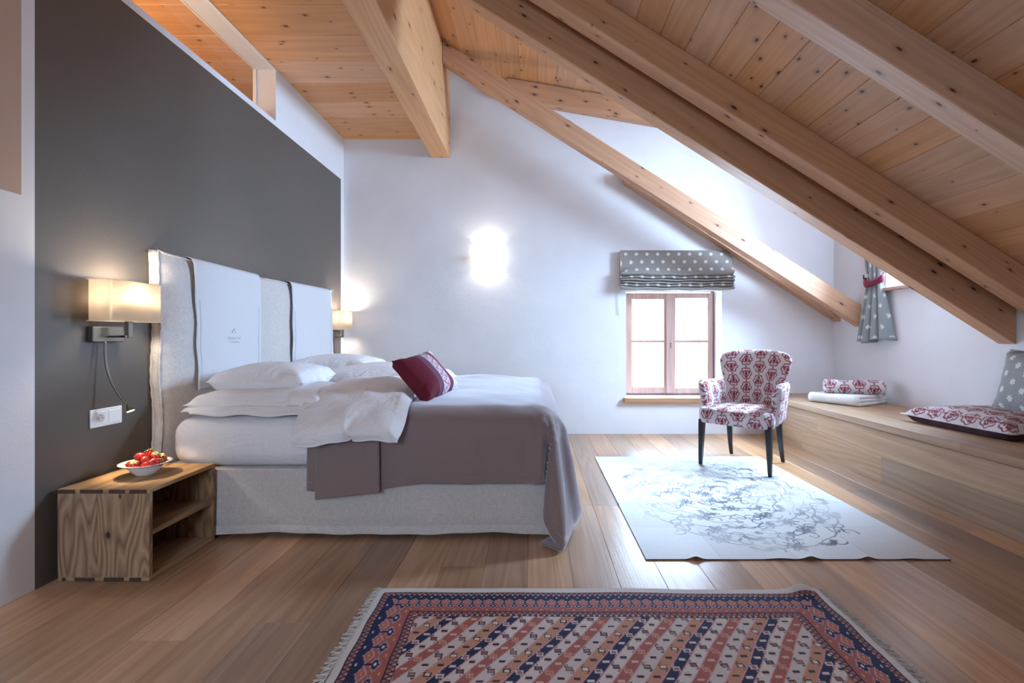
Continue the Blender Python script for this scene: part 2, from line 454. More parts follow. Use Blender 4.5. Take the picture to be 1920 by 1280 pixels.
# millimetres, each value the step from the vertex before it: x, y, z
SIM['blanket'] = ((
-1206,27,28,28,27,28,27,28,28,27,28,27,28,28,27,28,27,28,27,28,27,28,27,28,27,28,27,28,28,27,27,28,27,27,28,28,27,28,27,28,27,26,23,20,20,21,4,14,17,
18,19,19,1,-16,-19,-20,-18,-13,-3,7,11,12,14,14,8,15,-22,-20,-20,-20,-19,-1194,27,28,28,27,28,27,28,28,27,28,27,28,27,28,28,27,28,27,28,27,28,27,28,27,
28,27,28,28,27,27,28,27,28,27,28,27,28,28,27,28,26,23,20,22,19,4,15,19,19,25,7,-10,-19,-20,-19,-12,-3,7,11,12,13,15,16,19,4,-21,-20,-20,-20,-20,-1214,
27,28,27,28,28,27,28,27,28,28,27,28,27,28,27,28,28,27,28,27,28,27,28,27,28,27,28,28,27,27,28,27,28,27,28,27,28,28,27,28,26,24,20,23,18,4,19,18,22,21,
-5,-16,-20,-19,-13,-1,7,11,13,13,16,17,17,-2,12,-12,-20,-20,-20,-20,-1236,28,28,27,28,28,27,28,27,28,27,28,28,27,28,27,28,28,27,28,27,28,27,28,27,28,
27,28,28,27,27,28,27,28,27,28,28,27,28,27,28,27,21,23,25,17,5,22,17,26,7,-13,-19,-19,-14,0,9,12,13,15,16,16,12,0,-3,11,6,-18,-21,-19,-20,-1257,28,28,
27,28,27,28,28,27,28,27,28,27,28,28,27,28,27,28,28,27,28,27,28,27,28,27,28,28,27,28,27,28,27,28,27,28,27,28,27,28,27,20,25,26,16,7,20,23,21,-5,-17,-20,
-15,2,11,13,15,15,14,13,8,0,-1,-1,8,15,-5,-21,-19,-20,-1278,28,27,28,28,27,28,28,27,28,27,28,27,28,27,28,28,27,28,28,27,28,27,28,27,28,27,28,28,27,28,
27,28,27,28,27,28,27,28,27,28,28,21,27,24,16,8,22,26,-6,2,-20,-17,6,13,14,15,14,12,9,5,0,-1,0,3,8,13,10,-16,-20,-20,-1299,28,27,28,28,27,28,27,28,28,
27,28,27,28,27,28,28,27,28,27,28,28,27,28,27,28,27,28,28,27,28,27,28,27,28,27,28,27,28,28,27,28,22,28,24,14,11,25,15,-17,5,-20,11,14,15,13,11,9,6,3,1,
0,0,2,5,8,10,14,0,-20,-19,-1321,28,27,28,27,28,28,27,28,27,28,28,27,28,27,28,27,28,28,27,28,28,27,28,27,28,27,28,28,27,28,27,28,27,28,28,27,28,27,28,
27,28,24,27,24,10,22,24,-13,12,-18,16,14,13,11,8,6,4,3,1,1,0,2,5,6,7,10,14,10,-12,-20,-1342,28,27,28,27,28,28,27,28,27,28,27,28,28,27,28,27,28,28,27,
28,27,28,28,27,28,28,27,28,27,28,27,28,28,27,28,27,28,27,28,27,28,26,26,25,14,22,-1,22,-14,17,12,11,8,6,4,4,3,3,1,0,2,4,6,6,8,8,9,10,10,-19,-1364,27,
28,28,27,28,27,28,28,27,28,27,28,27,28,28,27,28,27,28,28,27,28,28,27,28,28,27,28,27,28,28,27,28,27,28,27,28,27,28,27,27,28,27,25,15,18,17,-6,20,9,9,6,
4,3,3,4,3,1,3,3,5,7,8,9,10,10,11,12,7,-14,-1387,27,28,28,27,28,27,28,27,28,28,27,28,27,28,27,28,28,27,28,28,27,28,28,27,28,28,27,28,27,28,28,27,28,28,
27,28,27,28,27,27,27,28,26,26,27,6,13,17,5,13,3,3,2,3,4,3,5,5,7,8,9,9,10,11,11,11,10,8,4,-8,-1409,27,28,27,28,28,27,28,27,28,28,27,28,27,28,27,28,28,
27,28,28,27,28,28,27,28,28,27,28,28,27,28,27,28,28,27,28,28,27,28,27,28,27,27,27,16,22,16,7,15,1,3,4,5,6,7,7,8,9,9,9,10,10,11,9,10,8,8,6,3,0,-1432,27,
28,27,28,27,28,28,27,28,27,28,28,27,28,27,28,27,28,28,27,28,28,28,27,28,28,27,28,28,27,28,28,27,28,28,28,27,28,28,27,28,27,28,27,25,18,13,17,4,6,4,8,9,
10,9,9,9,8,9,9,9,8,6,6,3,1,-1,-4,-7,-4,-1399,27,28,27,28,27,28,27,28,28,27,28,27,28,28,27,28,27,28,28,27,28,28,28,27,28,28,27,28,28,27,28,28,28,27,28,
28,28,28,27,28,28,28,28,27,25,21,18,14,8,9,12,11,9,10,8,8,7,6,5,4,2,1,-1,-3,-4,-4,-2,-2,-1,1,-1380,28,27,28,28,27,28,27,28,27,28,28,27,28,27,28,28,27,
28,28,27,28,28,27,28,28,28,27,28,28,28,27,28,28,28,27,28,28,28,28,28,28,28,29,28,25,23,19,19,15,13,9,7,4,4,2,1,1,0,0,0,0,-1,0,0,0,0,1,1,3,-1,-1366,28,
27,28,27,28,28,27,28,27,28,28,27,28,27,28,28,27,28,27,28,28,28,27,28,28,28,27,28,28,28,27,28,28,28,28,28,28,28,28,28,28,28,28,29,25,23,19,14,11,12,-7,
1,3,4,5,6,5,4,4,3,2,1,0,0,-1,-1,-2,-2,-3,-2,-1346,28,27,28,27,28,27,28,28,27,28,27,28,28,27,28,27,28,28,27,28,28,27,28,28,28,28,27,28,28,28,27,28,28,
28,28,28,28,28,28,28,28,28,28,28,25,23,19,16,13,0,6,-1,-1,-1,0,0,0,0,1,1,1,1,0,0,-1,-1,-2,-1,-2,-2,-1315,27,28,27,28,28,27,28,27,28,27,28,28,27,28,28,
27,28,27,28,28,28,27,28,28,28,27,28,28,28,28,27,28,28,28,28,28,28,28,28,28,28,28,28,27,25,22,20,14,12,13,4,1,1,1,-1,0,-2,-2,-3,-2,-2,0,-1,0,0,0,0,-2,
-2,-1,-1316,28,28,27,28,27,28,27,28,28,27,28,27,28,28,27,28,28,27,28,28,27,28,28,28,27,28,28,28,28,28,27,28,28,28,28,28,28,28,28,28,27,29,27,27,25,23,
19,15,12,4,3,1,2,1,2,2,0,1,-1,0,-2,-1,-1,-1,-1,-1,0,-1,-1,-2,-1318,28,27,28,27,28,28,27,28,27,28,27,28,28,27,28,28,27,28,28,27,28,28,28,27,28,28,28,28,
28,27,28,28,28,28,28,28,28,27,28,28,28,28,27,28,25,22,20,14,13,5,4,-1,-1,0,0,1,0,1,0,0,1,0,0,0,-1,0,-1,0,-1,-1,-1320,27,28,27,28,28,27,28,27,28,27,28,
28,27,28,27,28,28,27,28,28,28,28,27,28,28,28,28,28,28,27,28,28,28,28,28,27,28,28,28,28,28,27,28,27,25,23,20,14,13,4,3,0,0,0,0,0,0,0,0,0,0,0,0,0,0,0,0,
0,0,1,-1323,28,28,27,28,27,28,27,28,28,27,28,27,28,27,28,27,28,28,28,28,28,27,28,28,28,28,28,28,27,28,28,28,28,28,27,28,28,28,28,27,28,28,28,27,25,23,
19,15,13,5,3,1,0,0,-1,0,-1,0,0,0,0,0,0,0,0,0,1,0,1,0,-1324,28,27,28,27,28,27,28,28,27,28,27,28,27,28,28,27,28,28,28,28,27,28,28,28,28,28,28,27,28,28,
28,28,28,27,28,28,28,28,27,28,28,28,27,28,24,23,20,15,13,4,3,0,0,0,1,0,0,0,0,0,1,0,0,1,0,1,0,0,1,0,-1327,28,27,28,27,28,27,28,28,27,28,27,28,27,28,28,
27,28,28,28,28,27,28,28,28,28,28,27,28,28,28,28,28,27,28,28,28,28,27,28,28,28,27,28,27,25,23,20,15,13,5,3,2,1,1,1,0,0,1,0,0,0,0,0,0,0,0,0,0,-1,0,-1328,
28,27,28,27,28,27,28,28,27,28,27,28,27,28,28,27,28,28,28,27,28,28,28,28,28,27,28,28,28,28,28,27,28,28,28,28,27,28,28,28,27,28,28,27,25,23,20,15,12,5,3,
0,0,1,1,1,1,0,1,0,1,0,0,0,0,0,0,0,-1,0,-1327,28,27,28,27,28,27,28,28,27,28,27,28,27,28,28,27,28,28,27,28,28,28,28,28,27,28,28,28,28,28,27,28,28,28,28,
27,28,28,28,27,28,28,27,28,25,23,20,15,12,5,3,0,0,0,0,0,0,1,0,0,0,1,0,0,0,0,0,0,0,0,-1324,28,27,28,27,28,27,28,28,27,28,27,28,27,28,28,27,28,27,28,28,
28,28,28,27,28,28,28,28,28,27,28,28,28,28,27,28,28,28,27,28,28,27,28,28,25,23,19,15,13,5,3,0,0,0,0,0,0,0,0,0,0,0,0,0,0,0,0,0,0,0,-1322,28,27,28,27,28,
27,28,28,27,28,27,28,27,28,28,27,27,28,28,28,28,28,28,27,28,28,28,28,27,28,28,28,28,27,28,28,28,27,28,28,28,27,28,28,24,24,19,15,13,5,3,0,0,0,0,0,0,0,
0,0,0,0,0,0,0,0,0,0,1,0,-1323,28,27,28,27,28,27,28,28,27,28,27,28,27,28,28,27,27,28,28,28,28,28,27,28,28,28,28,28,27,28,28,28,28,27,28,28,28,27,28,28,
27,28,28,27,25,23,20,15,13,5,3,1,1,0,0,0,1,0,0,0,0,0,0,0,1,0,0,0,1,0,-1327,28,27,28,27,28,27,28,28,27,28,27,28,27,28,28,27,27,28,28,28,28,27,28,28,28,
28,28,27,28,28,28,28,27,28,28,28,27,28,28,27,28,28,28,27,25,23,20,15,13,5,3,1,0,1,1,1,0,1,0,0,1,0,0,1,0,0,0,0,1,0,-1330,28,27,28,27,28,27,28,28,27,28,
27,28,27,28,28,27,27,28,28,28,27,28,28,28,28,28,27,28,28,28,28,27,28,28,28,28,27,28,28,27,28,28,27,28,25,23,20,15,13,5,3,0,0,0,1,0,1,0,1,0,1,0,1,0,0,0,
1,0,0,0,-1328,28,27,28,27,28,27,28,28,27,28,27,28,27,28,28,27,27,28,27,28,28,28,28,28,28,28,27,28,28,28,28,27,28,28,28,27,28,28,28,27,28,28,27,28,25,
23,20,15,13,5,3,0,0,0,0,0,0,0,0,0,1,0,0,0,0,0,0,1,0,0,-1324,28,27,28,27,28,27,28,28,27,28,27,28,27,28,28,27,27,27,28,28,28,28,28,28,28,27,28,28,28,28,
27,28,28,28,28,27,28,28,27,28,28,27,28,28,25,23,20,15,13,5,3,0,0,0,0,0,0,0,0,0,0,0,0,0,0,0,0,0,0,0,-1322,28,27,28,27,28,27,28,28,27,28,27,28,27,28,28,
27,27,27,28,28,28,28,28,28,28,27,28,28,28,28,27,28,28,28,27,28,28,28,27,28,28,27,28,28,25,23,19,16,13,5,3,0,0,0,0,0,0,0,0,0,0,0,0,0,0,0,0,0,0,1,-1323,
28,27,28,27,28,27,28,28,27,28,27,28,27,28,28,27,27,27,28,28,28,28,28,28,27,28,28,28,28,28,27,28,28,28,27,28,28,27,28,28,28,27,28,28,25,23,19,16,13,5,3,
0,0,1,0,0,0,0,1,0,0,0,0,0,1,0,0,0,0,1,-1326,28,27,28,27,28,27,28,28,27,28,27,28,27,28,28,27,27,27,28,28,28,28,28,28,27,28,28,28,28,27,28,28,28,27,28,
28,28,27,28,28,28,27,28,27,25,24,19,16,13,5,3,0,0,1,0,0,1,0,0,1,0,1,0,0,1,0,0,0,0,0,-1327,28,27,28,27,28,27,28,28,27,28,27,28,27,28,28,27,27,27,28,28,
28,28,28,27,28,28,28,28,28,27,28,28,28,27,28,28,28,27,28,28,27,28,28,27,25,24,19,16,13,5,3,0,0,0,0,1,0,0,0,1,0,0,0,1,0,0,0,0,0,0,-1325,28,27,28,27,28,
27,28,28,27,28,27,28,27,28,28,27,27,27,28,28,28,28,28,27,28,28,28,28,28,27,28,28,28,27,28,28,27,28,28,28,27,28,28,27,25,24,19,16,12,6,3,0,0,0,0,0,0,0,
0,0,0,0,0,0,0,0,0,0,0,0,-1322,28,27,28,27,28,27,28,28,27,28,27,28,27,28,28,27,27,28,27,28,28,28,28,27,28,28,28,28,27,28,28,28,27,28,28,28,27,28,28,28,
27,28,28,27,25,24,19,16,12,6,3,0,0,0,0,0,0,0,0,0,0,0,0,0,0,0,0,0,-1,0,-1321,28,27,28,27,28,27,28,28,27,28,27,28,27,28,28,27,27,28,27,28,28,28,28,27,28,
28,28,28,27,28,28,28,27,28,28,28,27,28,28,28,27,28,28,27,25,23,20,16,12,6,3,0,0,0,0,0,0,0,0,0,0,0,0,0,0,0,0,0,0,0,-1322,28,27,28,27,28,27,28,28,27,28,
27,28,27,28,28,27,27,28,28,27,28,28,28,27,28,28,28,28,27,28,28,28,27,28,28,27,28,28,28,27,28,28,28,27,25,24,19,16,12,6,3,0,0,0,1,0,0,0,0,0,1,0,0,0,0,0,
1,0,0,1,-1326,28,27,28,27,28,27,28,28,27,28,27,28,27,28,28,27,27,28,28,27,28,28,28,27,28,28,28,28,27,28,28,28,27,28,28,27,28,28,28,27,28,28,28,27,25,
23,20,16,12,6,3,0,0,0,1,0,0,1,0,1,0,1,0,1,0,1,0,1,0,1,-1330,28,27,28,27,28,27,28,28,27,28,27,28,27,28,28,27,27,28,28,27,28,28,28,27,28,28,28,28,27,28,
28,28,27,28,28,27,28,28,27,28,28,28,27,28,25,23,20,16,12,6,3,0,0,0,1,0,0,1,0,0,1,1,0,1,0,0,1,0,0,1,-1329,28,27,28,27,28,27,28,28,27,28,27,28,27,28,28,
27,27,28,28,28,27,28,28,27,28,28,28,27,28,28,28,27,28,28,28,27,28,28,27,28,28,28,27,28,25,23,20,16,12,6,3,0,0,0,0,0,1,0,0,0,0,0,1,0,0,0,0,0,0,0,-1324,
28,27,28,27,28,27,28,28,27,28,27,28,27,28,28,27,28,27,28,28,27,28,28,27,28,28,28,27,28,28,28,27,28,28,28,27,28,28,27,28,28,28,27,28,25,23,20,16,12,6,3,
0,0,0,0,0,0,0,0,0,0,0,0,0,0,0,0,0,0,0,-1322,28,27,28,27,28,27,28,28,27,28,27,28,27,28,28,27,28,27,28,28,27,28,28,27,28,28,28,27,28,28,28,27,28,28,27,
28,28,28,27,28,28,27,28,28,25,23,20,16,12,6,3,0,0,0,0,0,0,0,0,0,0,0,0,0,0,0,0,0,-1,0,-1321,28,27,28,27,28,27,28,28,27,28,27,28,27,28,28,27,28,27,28,28,
27,28,28,28,27,28,28,27,28,28,28,27,28,28,27,28,28,27,28,28,28,27,28,27,25,24,20,16,12,6,3,0,0,0,0,0,0,0,0,0,0,0,0,0,0,0,0,0,0,0,-1322,28,27,28,27,28,
27,28,28,27,28,27,28,27,28,28,27,28,27,28,28,28,27,28,28,27,28,28,27,28,28,27,28,28,28,27,28,28,27,28,28,27,28,28,27,25,24,20,16,12,6,3,0,0,0,0,0,0,0,
1,0,0,0,0,0,1,0,0,0,0,0,-1324,28,27,28,27,28,27,28,28,27,28,27,28,27,28,28,27,28,27,28,28,28,27,28,28,27,28,28,27,28,28,27,28,28,28,27,28,28,27,28,28,
27,28,28,27,25,24,20,16,12,6,3,0,0,0,0,0,0,0,1,0,0,0,0,1,0,0,0,1,0,0,-1325,28,27,28,27,28,27,28,28,27,28,27,28,27,28,28,27,28,27,28,28,28,27,28,28,27,
28,28,27,28,28,27,28,28,27,28,28,28,27,28,28,27,28,28,27,25,24,19,17,12,6,3,0,0,0,0,0,0,0,0,0,1,0,0,0,0,0,0,0,0,0,-1323,28,27,28,27,28,27,28,28,27,28,
27,28,27,28,28,27,28,27,28,28,27,28,28,28,27,28,28,27,28,28,27,28,28,27,28,28,27,28,28,27,28,28,27,28,25,24,19,17,12,6,3,0,0,0,0,0,0,0,0,0,0,0,0,0,0,0,
0,0,0,0,-1322,28,27,28,27,28,27,28,28,27,28,27,28,27,28,28,27,28,27,28,28,27,28,28,27,28,28,27,28,28,27,28,28,28,27,28,28,27,28,28,27,28,28,27,28,25,
24,19,16,13,5,4,0,0,0,0,0,0,0,0,0,0,0,0,0,0,0,0,0,0,-1,-1321,28,27,28,27,28,27,28,28,27,28,27,28,27,28,28,27,28,27,28,28,27,28,28,27,28,28,27,28,28,27,
28,28,27,28,28,28,27,28,28,27,28,28,27,28,24,25,19,16,13,5,4,0,0,0,0,0,0,0,0,0,0,0,0,0,0,0,0,0,0,-1,-1321,28,27,28,27,28,27,28,28,27,28,27,28,27,28,28,
27,28,27,28,28,27,28,28,27,28,28,27,28,28,27,28,28,27,28,28,27,28,28,28,27,28,28,27,28,24,24,20,16,13,5,4,0,0,0,0,0,0,0,0,0,0,0,0,0,0,0,0,0,0,0,-1322,
28,27,28,27,28,27,28,28,27,28,27,28,27,28,28,27,28,27,28,28,27,28,28,27,28,28,27,28,28,27,28,28,27,28,28,27,28,28,27,28,28,27,28,27,25,24,20,16,13,5,4,
0,0,0,0,0,0,0,0,0,1,0,0,0,1,0,0,0,0,1,-1325,28,27,28,27,28,27,28,28,27,28,27,28,27,28,28,27,28,27,28,28,27,28,28,27,28,28,27,28,28,27,28,28,27,28,28,
27,28,28,27,28,28,27,28,27,25,24,20,16,13,5,4,0,0,1,0,1,0,0,1,0,1,0,1,0,0,1,0,1,0,0,-1329,28,27,28,27,28,27,28,28,27,28,27,28,27,28,28,27,28,27,28,28,
27,28,28,27,28,28,27,28,27,28,28,27,28,28,27,28,28,27,28,28,28,27,28,27,25,24,20,16,13,5,4,1,1,0,1,1,0,1,0,1,0,1,0,0,1,0,0,0,1,0,-1331,28,27,28,27,28,
27,28,28,27,28,27,28,27,28,28,27,28,27,28,28,27,28,28,27,28,27,28,28,27,28,28,27,28,28,27,28,28,27,28,28,27,28,28,27,25,24,20,16,12,6,4,0,1,0,1,0,0,1,
0,0,1,0,0,0,1,0,0,0,0,1,-1328,28,27,28,27,28,27,28,28,27,28,27,28,27,28,28,27,28,27,28,28,27,28,27,28,28,27,28,28,27,28,28,27,28,27,28,28,27,28,28,28,
27,28,28,27,25,24,20,16,12,6,4,0,0,0,0,0,0,0,0,0,0,0,0,0,0,1,0,0,0,1,-1324,28,27,28,27,28,27,28,28,27,28,27,28,27,28,28,27,28,27,28,28,27,28,27,28,28,
27,28,28,27,28,27,28,28,27,28,28,27,28,28,27,28,28,27,28,25,24,20,16,12,6,4,0,0,0,0,0,0,0,0,0,0,0,0,0,0,0,0,0,0,0,-1322,28,27,28,27,28,27,28,28,27,28,
27,28,27,28,28,27,28,27,28,28,27,28,27,28,27,28,28,27,28,28,27,28,27,28,28,27,28,28,27,28,28,28,27,28,25,24,20,16,12,6,4,2,1,0,1,0,0,-1,0,0,-1,0,-1,0,
-1,0,0,0,-1,0,-1321,28,27,28,27,28,27,28,28,27,28,27,28,27,28,28,27,28,27,28,28,27,28,27,28,27,28,28,27,28,27,28,28,27,28,27,28,28,27,28,28,27,28,28,
28,25,24,20,16,12,6,4,0,0,0,0,0,0,0,0,0,0,0,0,0,0,0,0,0,0,0,-1322,28,27,28,27,28,27,28,28,27,28,27,28,27,28,28,27,28,27,28,27,28,28,27,28,27,28,27,28,
28,27,28,27,28,27,28,28,27,28,27,28,28,28,28,28,25,24,20,16,12,6,4,0,0,0,0,0,0,0,1,0,0,1,1,0,1,1,1,1,1,1,-1331,28,27,28,27,28,27,28,28,27,28,27,28,27,
28,28,27,28,27,28,27,28,28,27,28,27,28,27,28,28,27,28,27,28,27,28,28,27,28,27,28,27,29,28,28,25,25,19,16,13,5,4,2,2,2,2,3,2,1,2,2,1,2,1,2,1,2,1,2,1,1,
-1354,28,27,28,27,28,27,28,28,27,28,27,28,27,28,28,27,28,27,28,27,28,28,27,28,27,28,27,28,28,27,28,27,28,27,28,28,27,28,27,28,27,28,28,28,26,25,19,16,
13,8,6,5,5,3,4,3,3,2,3,2,2,2,2,2,2,2,2,2,1,2,-1376,28,27,28,27,28,27,28,28,27,28,27,28,27,28,28,27,28,27,28,27,28,28,27,28,27,28,27,28,28,27,28,27,28,
27,28,28,27,28,27,28,27,28,28,26,26,24,19,16,12,5,4,1,2,3,3,3,4,4,3,3,4,3,3,3,3,3,3,2,3,3,-1374,28,27,28,27,28,27,28,28,27,28,27,28,27,28,28,27,28,27,
28,27,28,28,27,28,27,28,27,28,28,27,28,27,28,27,28,28,27,28,27,28,27,27,27,25,28,25,14,15,15,0,5,2,-1,0,1,0,2,2,2,3,3,3,3,3,3,3,3,3,3,3,-1352,28,27,28,
27,28,27,28,28,27,28,27,28,27,28,28,27,28,27,28,27,28,28,27,28,27,28,27,28,28,27,28,27,28,27,28,28,27,28,27,28,27,22,26,27,26,27,2,15,13,19,-5,0,-1,0,
-1,1,0,1,1,1,1,2,2,3,2,3,2,3,3,2,-1327,28,27,28,27,28,27,28,28,27,28,27,28,27,28,28,27,28,27,28,27,28,28,27,28,27,28,27,28,28,27,28,27,28,27,28,28,27,
28,27,28,22,22,25,27,27,23,13,-4,13,17,20,-5,-3,-2,-2,-1,-1,-1,-1,0,0,0,0,1,1,2,1,2,2,2,), (
2538,0,0,0,0,0,0,0,0,0,0,0,-1,0,1,0,0,0,-3,-1,2,2,0,-2,-3,1,2,2,0,-4,-4,1,5,2,0,-1,0,0,0,-2,-4,-10,-15,-19,-18,17,27,23,20,19,20,-13,-21,-14,-5,-5,-9,
-15,-19,-17,-15,-14,-14,-14,-26,-5,17,19,19,20,19,55,0,0,0,0,0,0,0,0,0,0,-1,0,0,1,0,0,0,-2,-1,1,2,0,-2,-2,0,3,1,0,-3,-4,1,4,2,0,-1,0,0,0,0,-4,-8,-15,
-19,-16,19,26,23,18,19,6,-21,-18,-8,-5,-8,-15,-19,-17,-14,-14,-13,-13,-11,-8,13,17,19,19,19,20,29,0,0,0,0,0,0,0,0,0,0,-1,0,0,1,0,0,-1,-1,-1,1,2,0,-2,
-2,1,2,1,0,-3,-3,1,3,2,0,-1,0,0,0,0,-2,-7,-14,-19,-14,20,27,18,20,16,-12,-21,-12,-6,-7,-15,-18,-17,-14,-12,-12,-10,-6,1,11,10,16,18,19,20,20,3,0,0,0,0,
0,0,0,0,0,0,-1,0,0,1,0,0,-1,-1,0,1,1,0,-1,-2,0,2,1,0,-3,-3,1,4,1,0,-1,-1,1,1,0,-1,-5,-18,-15,-11,21,26,15,20,5,-21,-17,-8,-7,-14,-19,-15,-13,-11,-9,-5,
-1,6,10,11,10,11,19,19,20,19,-23,1,0,0,0,0,0,0,0,0,0,0,-1,0,1,0,0,-1,0,-1,1,1,0,-1,-1,0,1,1,0,-2,-3,1,3,1,0,-1,-1,1,1,0,0,-4,-19,-11,-10,22,26,18,14,
-14,-21,-12,-7,-14,-18,-14,-10,-8,-5,-1,4,7,10,10,11,11,9,16,19,19,20,-49,1,0,0,0,0,0,0,0,0,0,0,-1,0,1,0,0,-1,0,0,0,0,0,0,-1,0,1,1,0,-2,-2,0,3,1,0,-2,
0,1,1,-1,1,-2,-18,-3,-13,22,25,15,3,-18,-24,-7,-13,-17,-11,-7,-4,-1,3,6,8,9,10,10,11,11,9,12,18,19,20,-74,1,0,0,0,0,0,0,0,0,0,0,-1,0,0,1,0,-1,0,0,0,0,
0,0,0,0,0,1,0,-1,-2,0,2,1,-1,-1,0,2,0,-1,1,0,-16,1,-14,23,24,10,-18,-11,-24,-9,-14,-7,-3,1,3,6,7,7,9,9,9,11,10,11,10,10,14,20,19,-99,1,0,0,0,0,0,0,0,0,
0,0,-1,0,0,1,0,0,-1,0,0,0,0,0,0,0,0,0,0,0,-1,0,1,0,0,0,-1,2,0,-1,1,0,-12,4,-13,25,15,-3,-13,-19,-18,-9,-1,2,4,6,6,7,8,7,9,9,10,10,10,10,11,10,11,18,20,
-125,1,0,0,0,0,0,0,0,0,0,0,-1,0,0,1,0,0,-1,0,0,0,0,0,0,0,0,0,0,0,0,0,0,0,0,0,0,0,1,-1,1,0,-8,7,-12,23,13,-21,-3,-21,-9,3,5,7,6,7,7,7,8,8,8,9,10,9,10,
11,11,11,11,11,20,-149,1,0,0,0,0,0,0,0,0,0,-1,0,1,0,1,0,1,0,0,1,0,0,1,0,0,-1,0,1,0,0,0,-1,0,0,0,1,0,-1,-1,3,-5,0,6,-10,22,-15,13,-26,-4,6,6,8,7,7,7,7,
7,8,8,8,9,8,9,9,10,9,9,9,14,20,-167,0,-1,0,0,-1,0,0,0,0,1,0,1,0,1,1,0,1,1,2,1,1,1,0,1,0,0,-1,0,0,-1,0,0,0,0,0,1,0,1,0,-3,4,1,-7,5,0,15,-23,2,7,5,8,7,8,
7,7,7,7,8,7,6,7,7,6,7,8,9,10,13,15,20,-180,-1,-2,-1,-1,0,-1,0,1,0,1,2,1,1,2,2,2,1,2,2,1,1,0,1,0,1,-1,0,0,0,-1,0,-1,0,1,0,0,1,1,0,1,0,-1,2,-4,11,-11,4,
7,3,8,9,7,7,7,6,6,5,4,5,5,5,5,7,9,9,12,12,14,16,16,-186,-1,-2,-1,-1,0,-1,0,1,0,1,2,1,2,3,3,3,2,2,3,1,2,1,1,0,0,0,0,0,-1,0,-1,0,0,0,1,0,1,0,1,1,0,0,2,
-4,1,3,5,2,8,8,8,5,4,4,3,4,3,5,5,6,7,9,10,11,12,13,12,9,7,3,-165,-2,-2,-2,-1,-1,-1,0,1,1,1,2,2,3,2,3,3,3,3,3,2,2,1,1,1,0,0,0,-1,-1,0,-1,0,0,0,0,1,1,1,
1,1,1,0,0,1,1,2,2,3,7,6,0,2,4,4,4,6,6,8,8,8,9,9,9,7,5,3,1,-1,-1,-2,-112,-2,-3,-2,-2,-1,0,0,0,2,2,2,2,3,3,4,3,3,3,3,2,2,1,1,1,0,0,0,-1,-1,0,-1,0,0,0,1,
0,1,1,1,1,1,1,1,0,2,1,1,1,1,0,6,6,7,6,5,5,4,4,3,3,2,1,1,0,0,-1,-2,-2,-3,-1,-51,-3,-3,-2,-2,-1,-1,0,1,1,2,3,3,3,3,4,3,4,3,3,2,2,2,1,0,0,0,0,-1,0,-1,0,
-1,0,0,1,0,1,1,1,2,0,1,1,0,2,1,1,0,0,1,-5,-3,-3,-3,-3,-1,0,1,2,1,2,1,0,1,-1,0,-1,-1,0,0,7,-2,-3,-2,-2,-1,-1,0,1,1,2,2,3,4,3,4,3,4,3,3,2,2,1,1,1,0,0,-1,
0,-1,0,-1,0,0,0,0,1,1,1,1,1,1,1,1,1,1,1,0,0,0,-1,-3,-3,-3,-3,-4,-5,-4,-4,-3,-3,-2,-2,0,-1,1,1,1,2,2,2,29,-3,-3,-2,-2,-1,-1,1,0,1,2,3,3,3,3,4,3,3,3,3,3,
1,2,1,0,0,0,0,-1,0,-1,0,-1,0,0,1,0,1,1,1,1,2,1,1,1,1,0,1,-1,-1,-1,-2,-4,-3,-4,-4,-4,-4,-3,-3,-2,-2,-2,0,-1,1,1,1,2,2,2,29,-3,-2,-3,-1,-2,0,0,1,1,2,2,3,
3,3,3,4,3,3,3,2,2,1,1,1,0,0,-1,0,-1,0,-1,0,0,0,0,1,1,1,1,1,1,1,1,1,1,1,0,-1,-1,-2,-3,-3,-3,-4,-3,-3,-4,-3,-3,-2,-2,-2,0,-1,1,1,1,2,2,2,29,-3,-2,-2,-2,
-1,-1,0,1,1,2,2,3,3,3,3,4,3,3,2,3,1,2,1,0,0,0,0,-1,0,-1,0,-1,0,0,1,0,1,1,1,2,1,1,1,1,1,0,0,0,-1,-3,-2,-3,-4,-3,-4,-3,-4,-3,-2,-3,-1,-2,0,0,0,1,1,2,2,2,
29,-2,-3,-2,-2,-1,-1,0,1,1,2,2,3,3,3,3,4,3,3,2,2,2,1,1,1,0,0,-1,0,-1,0,-1,0,0,0,0,1,1,1,1,1,1,2,1,1,0,0,0,0,-1,-2,-3,-3,-3,-3,-4,-3,-4,-3,-2,-3,-1,-2,
0,0,0,1,2,1,2,2,29,-2,-3,-2,-2,-1,0,0,0,2,1,2,3,3,3,3,3,3,3,3,2,2,1,1,0,0,0,0,-1,0,-1,0,-1,0,0,1,0,1,1,1,2,1,1,1,1,1,0,0,-1,-1,-2,-3,-2,-3,-4,-3,-4,-3,
-3,-2,-3,-1,-1,-1,0,0,1,2,1,2,2,30,-3,-2,-3,-1,-1,-1,0,1,1,1,2,3,3,3,3,3,3,3,2,2,2,1,1,1,0,0,-1,0,-1,0,-1,0,0,0,0,1,1,1,1,1,2,1,1,1,0,0,0,-1,-1,-2,-2,
-3,-3,-3,-3,-4,-3,-3,-2,-2,-2,-1,-1,0,1,0,2,1,2,2,30,-3,-2,-2,-2,-1,-1,0,1,1,2,2,2,3,3,3,3,3,2,3,2,2,1,1,0,0,0,0,-1,0,-1,0,-1,0,0,1,0,1,1,1,2,1,1,1,1,
1,0,-1,0,-2,-2,-2,-3,-3,-3,-3,-3,-3,-3,-3,-2,-1,-1,-1,0,1,0,2,1,2,2,30,-3,-2,-2,-2,-1,0,-1,1,1,2,2,2,3,3,3,3,3,2,2,2,2,1,1,1,0,0,-1,0,-1,0,-1,0,0,0,0,
